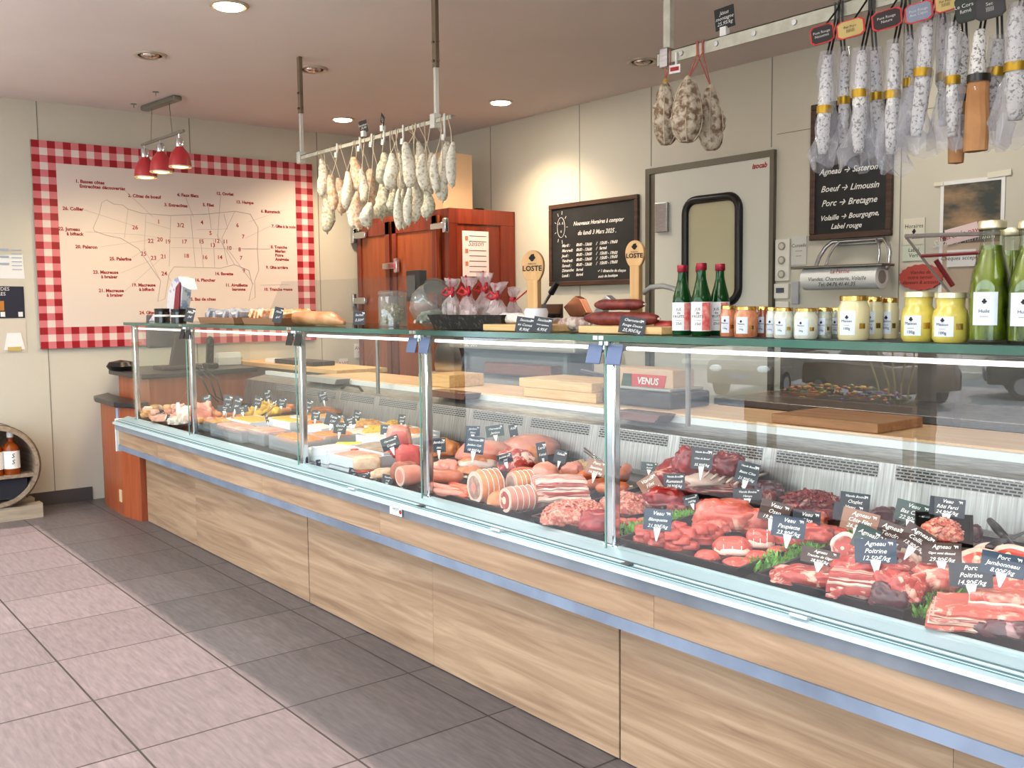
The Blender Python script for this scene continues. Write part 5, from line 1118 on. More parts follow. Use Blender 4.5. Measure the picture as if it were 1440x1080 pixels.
# clear splash sheet leaning on the shelf
a, b = sp(448, 2.35), sp(573, 2.35)
t = thing('splash_sheet', 'clear acrylic sheet standing on the shelf behind the brown loaf tray', 'sheet', (a+b)/2)
za = PY(587, 388, 2.5).z
MB().quad(Vector((PY(372, 466, 2.35).x, 2.35, ZS)), Vector((PY(573, 460, 2.35).x, 2.35, ZS)), PY(587, 388, 2.35), PY(396, 396, 2.35)).build('sheet', flip=False, mat=clear('thin_acrylic', (236, 238, 240), 1.35), parent=t)
# left end: bag, jars, trays
q = sp(246, 2.15); k = pxm(q)
PB = mat('printed_bag', (226, 224, 228), .4, c2=(160, 170, 200), scale=14, p0=.55, p1=.6)
t = thing('printed_paper_bags', 'crumpled stack of white printed bags with a dark red stripe at the shelf end', 'bags', q)
mb = MB().prism([PY(232, 448, 2.15), PY(236, 410, 2.15), PY(243, 393, 2.15), PY(252, 388, 2.15), PY(257, 395, 2.15), PY(254, 430, 2.15), PY(250, 449, 2.15)], (0, .06, 0)); mb.build('bags', PB, t, bevel=.006)
MB().prism([PY(243, 444, 2.14), PY(247, 404, 2.14), PY(253, 396, 2.14), PY(251, 444, 2.14)], (0, .004, 0)).build('red_stripe', mat('stripe_red', (140, 36, 58), .4), t)
MB().prism([PY(250, 389, 2.14), PY(262, 392, 2.14), PY(266, 407, 2.14), PY(256, 402, 2.14)], (0, .05, 0)).build('folded_flap', PAPER, t)
tag(MB().prism([PY(208, 452, 2.2), PY(216, 440, 2.2), PY(232, 436, 2.2), PY(236, 452, 2.2)], (0, .05, 0)).build('crumpled_bag', PB, bevel=.008), 'small crumpled white bag at the far left end of the shelf', 'bag')
for i, px in enumerate((229, 252)):
    q = sp(px, 2.06); k = pxm(q); R = 10.5*k; h = 20*k
    t = thing('dark_jar', ('dark jar with white band, left of two at the shelf end', 'dark jar with white band, right of two at the shelf end')[i], 'jar', q, group='dark banded jars')
    MB().lathe([(0, 0), (R, 0), (R, h*.78), (R*.9, h*.8), (0, h*.8)], q, 20).build('jar_body', mat('dark_glass', (38, 34, 34), .1, coat=.5), t, smooth=2)
    MB().lathe([(R*1.02, h*.42), (R*1.02, h*.56)], q, 20).build('white_band', PAPER, t); MB().lathe([(R*.96, h*.8), (R*.98, h*.98), (0, h)], q, 20).build('lid', BLACK, t, smooth=2)
def ftray(label, px0, px1, Y0, Y1, hpx, m, item, name='wrapped_tray', fn=None):
    a, b = sp(px0, Y0), sp(px1, Y0); k = pxm(a); h = hpx*k; t = thing(name, label, 'tray', (a+b)/2)
    MB().prism([(a.x, Y0, ZS+.001), (b.x, Y0, ZS+.001), (b.x+.01, Y0-.01, ZS+h*.45), (a.x-.01, Y0-.01, ZS+h*.45)], (0, Y1-Y0, 0)).build('tray', m, t)
    r = random.Random(int(px0)); mb = MB(); n = 12
    for i in range(n):
        x = a.x+(b.x-a.x)*(i+.5)/n; mb.bx((x, (Y0+Y1)/2+r.uniform(-.02, .02), ZS+h*.62), ((b.x-a.x)/n*.8, (Y1-Y0)*.8, h*.6), (r.uniform(-.2, .2), .5, r.uniform(-.2, .2)))
    o = mb.build('packets', item, t, bevel=.002); o['kind'] = 'stuff'
BROWNP = mat('brown_paper_tray', (150, 112, 84), .6)
ftray('tray of silvery wrapped biscuits beside the dark jars', 282, 330, 2.08, 2.3, 19, BROWNP, mat('silver_wrap', (214, 218, 224), .25, .3, c2=(150, 160, 180), scale=30))
ftray('tray of orange wrapped biscuits, second on the left of the shelf', 344, 386, 2.08, 2.3, 20, BROWNP, mat('orange_wrap', (226, 160, 96), .3, c2=(240, 220, 200), scale=30, p0=.45, p1=.55))
a, b = sp(396, 2.1), sp(462, 2.1); k = pxm(a)
MB0 = MB(); pts = [a+Vector((0, .08, 10*k)), a.lerp(b, .3)+Vector((0, .08, 10*k)), a.lerp(b, .75)+Vector((0, .08, 9*k)), b+Vector((0, .08, 5*k))]
MB0.tube(pts, [.8*10*k, 10*k, 9.5*k, 3*k], 12)
for v in MB0.bm.verts: v.co += Vector((0, noise.noise(v.co*20), noise.noise(v.co*20+Vector((9, 0, 0)))))*.006
tag(MB0.build('wrapped_loaf', mat('loaf_brown', (196, 134, 90), .3, c2=(222, 172, 128), scale=9, coat=.5), smooth=True), 'long brown wrapped loaf lying at the right of the biscuit trays', 'loaf')
# ================================================================ meat and prepared food in the case
PORK = meatmat('pork_lean', (206, 104, 88), (180, 70, 60), (230, 184, 164), 16, .55, .64)
LAMB = meatmat('lamb_lean', (194, 80, 70), (156, 46, 44), (228, 174, 156), 20, .55, .62, (1, 1.6, 1))
VEAL = meatmat('veal_lean', (212, 110, 92), (186, 80, 66), (232, 180, 158), 14, .58, .68)
VEALR = meatmat('veal_red', (206, 90, 74), (182, 64, 54), (226, 160, 138), 12, .64, .72)
BEEF = meatmat('beef_lean', (142, 24, 26), (88, 10, 14), (210, 150, 134), 18, .60, .66)
BEEFR = meatmat('beef_bright', (160, 26, 28), (116, 14, 18), (214, 130, 116), 14, .66, .72)
RIBM = meatmat('beef_rib_marbled', (160, 34, 34), (110, 16, 20), (214, 158, 140), 10, .50, .58, (.6, 3, 3))
DARK = meatmat('offal_dark', (96, 44, 50), (58, 24, 34), (170, 130, 130), 14, .62, .68)
FATM = mat('fat_white', (220, 186, 168), .35, c2=(232, 206, 190), scale=24, coat=.2)
BELLY = meatmat('belly_streaked', (190, 80, 72), (164, 54, 52), (238, 204, 190), 8, .46, .54, (.4, 6, 6))
MINCE = mat('mince_pink', (188, 90, 72), .4, c2=(222, 160, 138), scale=90, p0=.45, p1=.6, bmp=.6, coat=.2)
ORS = mat('orange_sausage', (188, 88, 42), .35, c2=(206, 114, 66), scale=40, coat=.3)
HAMP = mat('ham_pink', (208, 128, 110), .35, c2=(220, 152, 134), scale=14, coat=.2); HAMR = mat('ham_rind', (194, 112, 62), .4, c2=(220, 150, 100), scale=16)
BONE = mat('bone', (226, 206, 184), .5)
NETS = mat('string_net', (236, 226, 216), .8)
BLKT = mat('tray_black', (16, 16, 18), .3, coat=.3)
def place(b, h=.014, ratio=.6):
    x0, y0, x1, y1 = b; cx = (x0+x1)/2; P = PD(cx, y1, h); k = pxm(P); w = (x1-x0)*k; V = (y1-y0)*k
    dh = Vector((P.x, P.y, 0)); dist = dh.length; dh.normalize(); phi = math.atan2(H-P.z, dist)
    D = ratio*w; Hh = (V-D*math.sin(phi))/math.cos(phi)
    if Hh < .2*w: Hh = .2*w; D = max(.3*w, (V-Hh*math.cos(phi))/math.sin(phi)) if V > Hh else .4*w
    c = P+dh*D/2; lo, hi = 2.062+D*.36, 2.79-D*.3
    if c.y < lo: c = c+dh*((lo-c.y)/max(.2, dh.y))*.9
    if c.y > hi > lo: c = c*(hi/c.y); c.z = 0
    c.z = max(c.z, DA+DB*c.y+h) if c.y < 2.8 else P.z
    return c, w, D, Hh, math.atan2(-dh.x, dh.y), k
def blob(mb, w, D, Hh, seed=0, fold=.14, e=.75, sub=4, c=(0, 0, 0), M=None, fs=1.6):
    sv = Vector((seed*3.1, seed*1.7, seed*.9))
    def fn(p):
        q = Vector([math.copysign(abs(a)**e, a) for a in p]); L = q.length; q = q/max(L, 1e-6)*min(L, 1.25)
        n1 = noise.noise(p*fs+sv); n2 = noise.noise(p*fs*2.3+sv); r = 1-abs(noise.noise(p*fs*1.5+sv*2))
        q *= 1+fold*1.3*n1+fold*.7*n2-fold*1.1*max(0, r-.86)*5+fold*.25*noise.noise(p*9+sv)
        if q.z < 0: q.z *= .35
        return q
    mb.ico(Vector(c), (w/2, D/2, Hh*.8), sub, M, fn); return mb
def lump(name, label, cat, b, m, h=.014, ratio=.6, seed=None, fold=.14, e=.75, rot=0, group=None, extra=None, sub=4):
    c, w, D, Hh, fz, k = place(b, h, ratio); seed = seed if seed is not None else (b[0]*.37+b[1]) % 50
    t = thing(name, label, cat, c, fz+rot, group)
    o = blob(MB(), w, D, Hh, seed, fold, e, sub, c=(0, 0, Hh*.26)).build('flesh', m, t, smooth=True, local=True)
    if extra: extra(t, w, D, Hh, seed)
    return t
def plain(name, label, cat, b, m, h=.014, ratio=.6, seed=0, fold=.14, e=.75, rot=0, group=None, sub=3):
    c, w, D, Hh, fz, k = place(b, h, ratio); mb = blob(MB(), w, D, Hh, seed, fold, e, sub, c=(0, 0, Hh*.26))
    bmesh.ops.transform(mb.bm, matrix=Matrix.Translation(c) @ Matrix.Rotation(fz+rot, 4, 'Z'), verts=mb.bm.verts[:])
    return tag(mb.build(name, m, smooth=True), label, cat, group)
def fatcap(t, w, D, Hh, seed):
    mb = blob(MB(), w*.9, D*.5, Hh*.5, seed+3, .2, .8, 3, c=(w*.03, -D*.16, Hh*.55)); mb.build('fat_cap', FATM, t, smooth=True, local=True)
def bone_end(t, w, D, Hh, seed):
    MB().cyl((-w*.35, -D*.35, Hh*.35), (-w*.28, -D*.52, Hh*.36), Hh*.14, n=12).build('bone', BONE, t, smooth=2, local=True)
def slab(name, label, b, layers, h=.014, ratio=.5, rot=0, cat='meat', wav=.1, group=None):
    """layered flat piece: layers = [(thickness share, material, part name)] from the bottom"""
    c, w, D, Hh, fz, k = place(b, h, ratio); t = thing(name, label, cat, c, fz+rot, group); z = 0; N = 20; sd = b[0]
    tot = sum(l[0] for l in layers)
    for j, (s, m, pn) in enumerate(layers):
        th = Hh*s/tot; mb = MB(); g = []
        for i in range(N+1):
            u = i/N-.5; row = []
            for v_, zz in ((-.5, 0), (-.53, .5), (-.5, 1), (.5, 1), (.5, 0)):
                y = v_*D*(1-.25*abs(u)**2)+noise.noise(Vector((u*5+sd, j, v_)))*D*.06
                row.append(mb.bm.verts.new((u*w*(1-.04*j), y, z+zz*th+noise.noise(Vector((u*4+sd, 0, .5*v_)))*Hh*wav+Hh*wav*1.2*(.5-abs(u)))))
            g.append(row)
        for A, B in zip(g, g[1:]):
            for q in range(5): mb.bm.faces.new((A[q], A[(q+1) % 5], B[(q+1) % 5], B[q]))
        mb.bm.faces.new(g[0]); mb.bm.faces.new(g[-1][::-1]); z += th
        mb.build(pn, m, t, smooth=2, local=True)
    return t
def chop(name, label, b, m, h=.014, lean=.5, rot=0, group=None, cat='meat', rim=FATM, bone=True, ratio=.4):
    c, w, D, Hh, fz, k = place(b, h, ratio); V = (b[3]-b[1])*k; t = thing(name, label, cat, c, fz+rot, group)
    M = Matrix.Translation(Vector((0, 0, V*.42))) @ Matrix.Rotation(PI/2-lean, 4, 'X'); N = 32; sd = b[0]*.3; r = []
    for i in range(N):
        a = 2*PI*i/N; r.append(1+.12*noise.noise(Vector((math.cos(a)*1.5+sd, math.sin(a)*1.5, 0)))-.1*max(0, math.cos(a-1.2)))
    P = [(w/2*.9*r[i]*math.cos(2*PI*i/N), V/2*.9*r[i]*math.sin(2*PI*i/N)) for i in range(N)]
    th = min(.018, w*.16)
    MB().prism([(x, y, -th/2) for x, y in P], (0, 0, th), M).build('lean', m, t, local=True, bevel=.002)
    MB().tube([M @ Vector((x*1.03, y*1.03, 0)) for x, y in P], [th*.55*(1.3 if 0 < i < N/2 else .55) for i in range(N)], 8, True).build('fat_rim', rim, t, smooth=True, local=True)
    if bone: MB().cyl(M @ Vector((-w*.12, 0, -th*.5)), M @ Vector((-w*.12, 0, th*.62)), w*.07, n=12).build('bone', BONE, t, smooth=2, local=True)
    return t
def heap(name, label, b, m, n, L, R, h=.014, ratio=.8, group=None, cat='minced meat', rnd_=2):
    c, w, D, Hh, fz, k = place(b, h, ratio); r = random.Random(int(b[0])); mb = MB()
    blob(mb, w, D, Hh*.85, b[0]*.1, .12, .8, 4, c=(0, 0, Hh*.2))
    for i in range(n):
        a = r.uniform(0, 2*PI); q = math.sqrt(r.random()); x, y = q*w*.46*math.cos(a), q*D*.46*math.sin(a); z = Hh*.2+Hh*.72*math.sqrt(max(0, 1-q*q))
        d = Vector((r.uniform(-1, 1), r.uniform(-1, 1), r.uniform(-.3, .5))).normalized()*L
        mb.tube([Vector((x, y, z))-d*.5, Vector((x, y, z+L*.2)), Vector((x, y, z))+d*.5+Vector((0, 0, -L*.1))], R, 5)
    bmesh.ops.transform(mb.bm, matrix=Matrix.Translation(c) @ Matrix.Rotation(fz, 4, 'Z'), verts=mb.bm.verts[:])
    o = mb.build(name, m, smooth=True); return tag(o, label, cat, group, 'stuff')
def link(name, label, cat, p0, p1, rpx, m, h=.014, bend=.1, group=None, seed=0):
    a, b = PD(*p0, h), PD(*p1, h); k = pxm(a); R = rpx*k; a.z += R; b.z += R; t = thing(name, label, cat, (a+b)/2-Vector((0, 0, R)), group=group)
    n = (b-a).cross(Vector((0, 0, 1)))*bend; pts = [a.lerp(b, u/10)+n*math.sin(PI*u/10) for u in range(11)]
    MB().tube(pts, [R*(.35 if u in (0, 10) else .85 if u in (1, 9) else 1) for u in range(11)], 12).build('casing', m, t, smooth=True)
    MB().cyl(b, b+(b-a).normalized()*R*.7, R*.12, R*.2, 6).build('tied_end', STRING, t); return t
def roll(name, label, b, m, face, h=.014, axis=.5, cat='roulade', core=None, net=True):
    """stuffed roll lying down with its cut face towards the viewer's left"""
    c, w, D, Hh, fz, k = place(b, h, .7); V = (b[3]-b[1])*k; R = V*.46; t = thing(name, label, cat, c, fz); L = w-R*.7
    d = Vector((math.cos(axis), math.sin(axis), 0)); A = Vector((0, 0, R))-d*L*.5; B = Vector((0, 0, R))+d*L*.5
    pts = [A.lerp(B, u/8) for u in range(9)]
    mb = MB().tube(pts, [R*.97, R, R, R*.99, R*1.0, R, R*.98, R*.92, R*.6], 24)
    for v in mb.bm.verts: v.co += Vector((0, 1, 1))*noise.noise(v.co*30)*R*.07
    mb.build('body', m, t, smooth=2, local=True)
    f = MB().cyl(A-d*.004, A+d*.002, R*.96, n=26).build('fat_ring', FATM, t, smooth=2, local=True)
    MB().cyl(A-d*.006, A, R*.70, n=26).build('cut_face', face, t, smooth=2, local=True)
    if core: MB().cyl(A-d*.008, A, R*.3, n=16).build('core', core, t, smooth=2, local=True)
    if net:
        for u in (.2, .4, .6, .8):
            q = A.lerp(B, u); s = d.cross(Vector((0, 0, 1)))
            MB().tube([q+(s*math.cos(i*PI/10)+Vector((0, 0, 1))*math.sin(i*PI/10))*R*1.03 for i in range(20)], .0015, 4, True).build('string_loop', NETS, t, local=True)
    return t
def tray(label, x0, x1, y0, y1, m=None, name='meat_tray', rim=.02, group=None):
    zb = lambda y: DA+DB*y+.0008
    def ring(o, z): return [Vector((x0-o, y0-o, zb(y0)+z)), Vector((x1+o, y0-o, zb(y0)+z)), Vector((x1+o, y1+o, zb(y1)+z)), Vector((x0-o, y1+o, zb(y1)+z))]
    rs = [ring(-.006, 0), ring(0, rim), ring(-.008, rim), ring(-.014, .004)]; mb = MB()
    for a, b in zip(rs, rs[1:]):
        for i in range(4): mb.quad(a[i], a[(i+1) % 4], b[(i+1) % 4], b[i])
    mb.quad(*rs[0]); mb.quad(*rs[-1]); bmesh.ops.remove_doubles(mb.bm, verts=mb.bm.verts[:], dist=1e-5)
    return tag(mb.build(name, m or BLKT), label, 'tray', group)
PARS = mat('plastic_parsley', (74, 146, 44), .55, c2=(146, 198, 86), scale=60, p0=.3, p1=.7)
def parsley(label, p0, p1, wpx, n=520):
    a, b = PD(*p0, .004), PD(*p1, .004); k = pxm(a); W = wpx*k; r = random.Random(int(p0[0])); d = (b-a); s = d.cross(Vector((0, 0, 1))).normalized(); mb = MB()
    for i in range(n):
        u = r.random(); q = a+d*u+s*r.uniform(-.5, .5)*W; hh = r.uniform(.45, 1)*W*.7; q.z = DA+DB*q.y+.002
        tip = q+Vector((r.uniform(-.6, .6)*hh, r.uniform(-.6, .6)*hh, hh)); sd = Vector((r.uniform(-1, 1), r.uniform(-1, 1), 0)).normalized()*W*.06; md = q.lerp(tip, .6)
        v = [mb.bm.verts.new(p) for p in (q, md+sd*1.2, tip, md-sd*1.2)]; mb.bm.faces.new(v)
        if i % 2: 
            t2 = md+Vector((r.uniform(-1, 1), r.uniform(-1, 1), r.uniform(.1, .7)))*W*.28; v = [mb.bm.verts.new(p) for p in (md, md.lerp(t2, .5)+sd, t2, md.lerp(t2, .5)-sd)]; mb.bm.faces.new(v)
    o = mb.build('parsley_garnish', PARS, flip=False); tag(o, label, 'garnish', kind='stuff')
XT = [PD(px, py, 0).x for px, py in ((1440, 925), (1292, 880), (1060, 815), (868, 764), (750, 733), (600, 690), (520, 668))]
xs = [.2]+XT[1:]
TN = ['black tray of pork belly at the right edge of the case', 'black tray of lamb cuts in the right-hand pane', 'black tray of veal pieces just right of the chrome post', 'black tray of sausage meat left of the chrome post', 'black tray under the rolled roasts']
for i in range(5): tray(TN[i], xs[i+1]+.028, xs[i]-.028, 2.036, 2.43, rim=.03)
TB = ['black back tray of offal and pork at the right edge', 'black back tray behind the lamb cuts', 'black back tray of beef ribs', 'black back tray behind the sausage meat', 'black back tray under the whole hams']
for i in range(5): tray(TB[i], xs[i+1]+.05, xs[i]-.0, 2.455, 2.8)
parsley('green plastic parsley strip between the lamb and the pork belly trays', (1285, 868), (1352, 832), 34)
parsley('long green plastic parsley strip between the veal and lamb trays', (1058, 805), (1192, 757), 32, 700)
parsley('green plastic parsley strip just right of the chrome post', (884, 757), (945, 735), 30)
parsley('green plastic parsley tuft behind the veal chunks, left of the big veal escalope', (950, 735), (985, 722), 26, 260)
parsley('dark green parsley tuft beside the beef heart', (1085, 702), (1110, 694), 22, 160)
# pork at the right edge
lump('pork_piece', 'dark purplish pork rib end in front under the belly slab', 'meat', (1372, 888, 1460, 930), DARK, ratio=.5, seed=4)
slab('pork_belly', 'large pork belly slab with white rind edge at the right corner of the case', (1305, 846, 1452, 905), [(1.2, PORK, 'lower_lean'), (.55, FATM, 'rind_fat'), (1.2, BELLY, 'streaked_lean'), (.35, FATM, 'fat_layer'), (1.3, PORK, 'top_lean')], ratio=.75, wav=.08)
lump('pork_knuckle', 'round pink pork knuckle slice behind the belly slab', 'meat', (1384, 808, 1455, 850), PORK, h=.05, ratio=.6, seed=8, extra=bone_end)
slab('pork_belly', 'smaller pork belly slab lying behind the large one', (1364, 826, 1456, 866), [(1, PORK, 'lower_lean'), (.5, FATM, 'fat_layer'), (1, PORK, 'top_lean')], h=.05, ratio=.6)
# lamb tray
lump('lamb_shoulder', 'flat red lamb shoulder piece at the front left of the lamb tray', 'meat', (1083, 794, 1190, 834), LAMB, ratio=.6, seed=11, fold=.16, extra=fatcap)
lump('lamb_piece', 'lamb flap with folded edge lying over the shoulder piece', 'meat', (1170, 780, 1272, 822), LAMB, h=.045, ratio=.5, seed=13, fold=.24)
slab('lamb_breast', 'layered lamb breast with pale bones showing, front of the lamb tray', (1166, 806, 1250, 846), [(1, LAMB, 'lower_lean'), (.4, FATM, 'fat_layer'), (1, BELLY, 'top_lean')], h=.03, ratio=.5, rot=-.2)
lump('lamb_neck', 'bony lamb neck piece lowest at the front of the lamb tray', 'meat', (1166, 832, 1230, 866), BELLY, ratio=.5, seed=17, fold=.28)
lump('lamb_piece', 'dark purple lamb flank beside the parsley strip', 'meat', (1222, 834, 1284, 876), DARK, ratio=.5, seed=19, fold=.2)
lump('lamb_piece', 'red lamb leg piece with stringy fat behind the dark flank', 'meat', (1228, 800, 1300, 850), LAMB, h=.03, ratio=.6, seed=21, fold=.26)
lump('lamb_piece', 'pale pink tied lamb piece under the brown gigot tag', 'meat', (1282, 792, 1348, 838), PORK, h=.02, ratio=.6, seed=23, fold=.2)
lump('lamb_piece', 'small lamb chop heap behind the blue lamb breast tag', 'meat', (1196, 768, 1262, 800), LAMB, h=.03, ratio=.6, seed=25, fold=.24)
for i, (b, lb) in enumerate((((1170, 748, 1208, 792), 'round lamb leg slice with fat rim, left of the blue lamb tag'), ((1250, 772, 1290, 806), 'lamb chop with pale rim in front of the collar tag'), ((1292, 776, 1330, 808), 'lamb chop lying left of the brown gigot tag'))): chop('lamb_chop', lb, b, LAMB, h=.02, lean=.35)
for i, (b, lb) in enumerate((((1352, 772, 1410, 806), 'pork steak with white fat rim, front one right of the brown tags'), ((1372, 764, 1424, 794), 'pork steak with white fat rim, middle one at the right'), ((1398, 766, 1450, 800), 'pork steak at the right edge behind the jambonneau tag'))): chop('pork_steak', lb, b, PORK, h=.045, lean=.9)
lump('pork_piece', 'pale pork piece under the jambonneau tag', 'meat', (1340, 800, 1400, 832), PORK, h=.02, ratio=.7, seed=31)
# small raised black tray with minced veal roast
c_ = PD(1326, 768, .05); k = pxm(c_)
st_ = thing('raised_tray', 'small tilted black tray holding a pink minced roast under the rôti tag', 'tray', (c_.x, c_.y, c_.z-.05), math.atan2(-c_.x, c_.y))
Mr = Matrix.Translation(Vector((0, .02, .085))) @ Matrix.Rotation(.55, 4, 'X')
MB().box(-36*k, 36*k, -26*k, 26*k, 0, .004, Mr).box(-38*k, -35*k, -28*k, 28*k, 0, .018, Mr).box(35*k, 38*k, -28*k, 28*k, 0, .018, Mr).box(-38*k, 38*k, -28*k, -25*k, 0, .018, Mr).box(-38*k, 38*k, 25*k, 28*k, 0, .018, Mr).build('tray', BLKT, st_, local=True)
MB().box(-.01, .01, .0, .04, -.04, .085).build('foot', BLKT, st_, local=True)
heap('veal_mince', 'pink coarsely minced roast in the small tilted black tray', (1297, 726, 1352, 764), MINCE, 160, .02, .0032, h=.085, ratio=.5)
lump('veal_piece', 'dark meat piece right of the tilted tray', 'meat', (1348, 736, 1380, 764), DARK, h=.02, seed=3)
lump('lamb_piece', 'dark piece of lamb far behind the green tag', 'meat', (1222, 712, 1262, 738), DARK, h=.014, seed=5)
for i, (p0, p1, p2, lb) in enumerate((((1392, 732), (1412, 754), (1452, 796), 'black-handled knife lying in the back right of the case'), ((1390, 770), (1410, 762), (1452, 744), 'black tongs lying across the knife at the back right'))):
    a, b, c = PD(*p0, .09), PD(*p1, .085), PD(*p2, .05); t = thing(('knife', 'tongs')[i], lb, ('knife', 'tongs')[i], (b.x, b.y, b.z-.01))
    MB().tube([a, a.lerp(b, .5), b], [.009, .012, .010], 10).build('handle', BLACK, t, smooth=True); MB().tube([b, c], [.007, .003], 6).build('blade', DSTEEL if i == 0 else BLACK, t)
# veal tray: counted chunks
r = random.Random(5)
spots = [(905, 768), (925, 772), (948, 776), (968, 776), (988, 768), (1004, 762), (915, 760), (936, 763), (958, 766), (978, 758), (996, 752), (925, 752), (946, 754), (966, 750), (984, 746), (905, 756), (955, 744), (938, 746)]
first = None
for i, (x, y) in enumerate(spots):
    w_ = r.uniform(24, 30); hh = .014 if i < 6 else (.03 if i < 11 else .045)
    y_ = y+(0 if i < 6 else 3 if i < 11 else 8)
    plain('veal_chunk', 'chunk of diced veal heaped beside the blanquette tag', 'meat', (x-w_/2, y_-19, x+w_/2, y_), VEALR, h=hh, ratio=.9, seed=i*2.3, fold=.16, e=.6, group='diced veal chunks for stew', sub=2 if i > 20 else 3)
lump('veal_escalope', 'large folded pale pink veal escalope behind the stewing chunks', 'meat', (978, 698, 1070, 752), VEAL, ratio=.7, seed=37, fold=.2)
lump('veal_escalope', 'veal piece peeking right of the large folded escalope', 'meat', (1046, 716, 1090, 750), VEAL, ratio=.6, seed=39)
lump('veal_kidney_fat', 'greyish pink veal flap in front of the large escalope', 'meat', (980, 728, 1030, 752), PORK, h=.02, ratio=.6, seed=40)
def bard(t, w, D, Hh, seed):
    for u in (-.22, 0, .22): MB().tube([Vector((u*w+.0, math.cos(a*PI/7)*D*.53*-1, Hh*.28+math.sin(a*PI/7)*Hh*.74)) for a in range(8)], .0016, 4).build('string_loop', NETS, t, local=True)
    blob(MB(), w*.98, D*.72, Hh*.5, seed+1, .08, .8, 3, c=(0, -D*.2, Hh*.24)).build('barding_fat', FATM, t, smooth=True, local=True)
lump('veal_paupiette', 'white-barded tied veal parcel, front centre of the veal tray', 'meat', (1002, 752, 1058, 786), VEALR, ratio=.8, seed=41, fold=.08, extra=bard)
lump('veal_paupiette', 'white-barded tied veal parcel behind the front one', 'meat', (1048, 742, 1090, 776), VEALR, ratio=.8, seed=42, fold=.08, extra=bard)
for i, (b, lb) in enumerate((((976, 771, 1013, 792), 'small round veal ball left of the front barded parcel'), ((1016, 781, 1062, 800), 'small veal ball lowest, in front of the barded parcel'), ((1048, 772, 1084, 792), 'small veal ball touching the long parsley strip'), ((1078, 766, 1110, 784), 'small veal ball under the blue paupiette tag'))): lump('veal_ball', lb, 'meat', b, VEALR, ratio=.8, seed=50+i, fold=.07, e=.95)
for i, (b, lb) in enumerate((((1086, 738, 1140, 770), 'veal escalope right under the blue paupiette tag'), ((1120, 734, 1172, 766), 'veal escalope second along behind the parsley strip'), ((1150, 738, 1192, 764), 'bright red-pink veal escalope at the right of the row'), ((1130, 718, 1162, 742), 'pale veal piece peeping out behind the côte tag'))): lump('veal_escalope', lb, 'meat', b, VEALR if i != 3 else VEAL, h=.02+.01*(i % 2), ratio=.6, seed=60+i, fold=.15)
# beef at the back
def ribs(t, w, D, Hh, seed):
    for i in range(6):
        x = w*(.08+.07*i); MB().tube([Vector((x-.03, -D*.5, Hh*(.62-.05*i))), Vector((x+.02, -D*.3, Hh*(.98-.07*i))), Vector((x+.07, D*.1, Hh*(1.02-.08*i)))], [.004, .0055, .005], 8).build('rib_bone', BONE if i % 2 else FATM, t, smooth=True, local=True)
    blob(MB(), w*.5, D*.5, Hh*.4, seed+2, .25, .8, 3, c=(-w*.05, -D*.3, Hh*.42)).build('fat_cap', FATM, t, smooth=True, local=True)
lump('beef_rib_rack', 'big marbled rack of beef ribs under the côte de boeuf tag', 'meat', (914, 640, 1064, 702), RIBM, ratio=.55, seed=71, fold=.2, extra=ribs)
lump('beef_piece', 'red beef end standing on the rib rack left of its tag', 'meat', (945, 631, 984, 668), BEEFR, h=.10, ratio=.5, seed=73, fold=.2)
lump('beef_piece', 'dark red beef flank on the right shoulder of the rib rack', 'meat', (1000, 636, 1046, 672), BEEF, h=.09, ratio=.6, seed=74, fold=.3)
lump('beef_fillet', 'long dark red beef fillet at the left, behind the glass post', 'meat', (868, 694, 942, 720), BEEF, ratio=.4, seed=75, fold=.1, e=.9)
lump('beef_rumsteck', 'bright red beef lump under the rumsteck tag', 'meat', (908, 684, 962, 714), BEEFR, h=.03, ratio=.6, seed=77, fold=.16)
lump('beef_heart', 'dark brown-red beef heart right of the rib rack', 'meat', (1060, 672, 1104, 700), DARK, ratio=.7, seed=79)
lump('beef_piece', 'small red piece of beef below the heart', 'meat', (1068, 688, 1092, 706), BEEF, ratio=.7, seed=80)
heap('beef_hanger', 'shaggy dark red heap of beef skirt at the back', (1098, 688, 1184, 724), BEEF, 130, .045, .005, ratio=.55)
lump('beef_piece', 'small dark beef slice right of the shaggy heap', 'meat', (1150, 716, 1178, 734), BEEF, ratio=.7, seed=82)
for i in range(9):
    plain('beef_cube', 'small bright red cube of beef in the row left of the veal escalope', 'meat', (938+i*5.5-(i % 2)*2, 708-(i % 3)*3, 951+i*5.5, 722-(i % 3)*3), BEEFR, h=.02, ratio=.9, seed=i, fold=.1, e=.5, group='diced beef cubes')
for i in range(6):
    plain('veal_strip', 'small pink strip of meat at the foot of the chrome post', 'meat', (866+i*7, 727+(i % 2)*3, 884+i*7, 740+(i % 2)*3), VEALR, h=.014, ratio=.7, seed=90+i, fold=.12, group='pink strips by the post', sub=2)
# sausage meat tray and cured belly, left of the post
heap('sausage_meat', 'pink coarse sausage meat heap at the left of the chrome post', (757, 703, 866, 752), MINCE, 330, .028, .0042, ratio=.6)
heap('sausage_meat', 'smaller coarse sausage meat heap behind the chrome post', (842, 688, 908, 728), MINCE, 200, .026, .0040, h=.02, ratio=.6)
lump('beef_roast', 'big red roasting joint at the front by the glass seam', 'meat', (812, 724, 872, 764), BEEFR, ratio=.6, seed=95, fold=.1, e=.85)
slab('streaky_belly', 'thick streaky pork belly slices with white rind, beside the rolled roast', (745, 668, 828, 708), [(.6, FATM, 'rind_fat'), (.8, BELLY, 'lower_lean'), (.4, FATM, 'fat_layer'), (.9, BELLY, 'top_lean')], h=.03, ratio=.6, rot=.15)
lump('ham_joint', 'round pink ham joint behind the streaky belly', 'ham', (744, 648, 788, 684), HAMP, h=.03, ratio=.8, seed=97, fold=.06, e=.95)
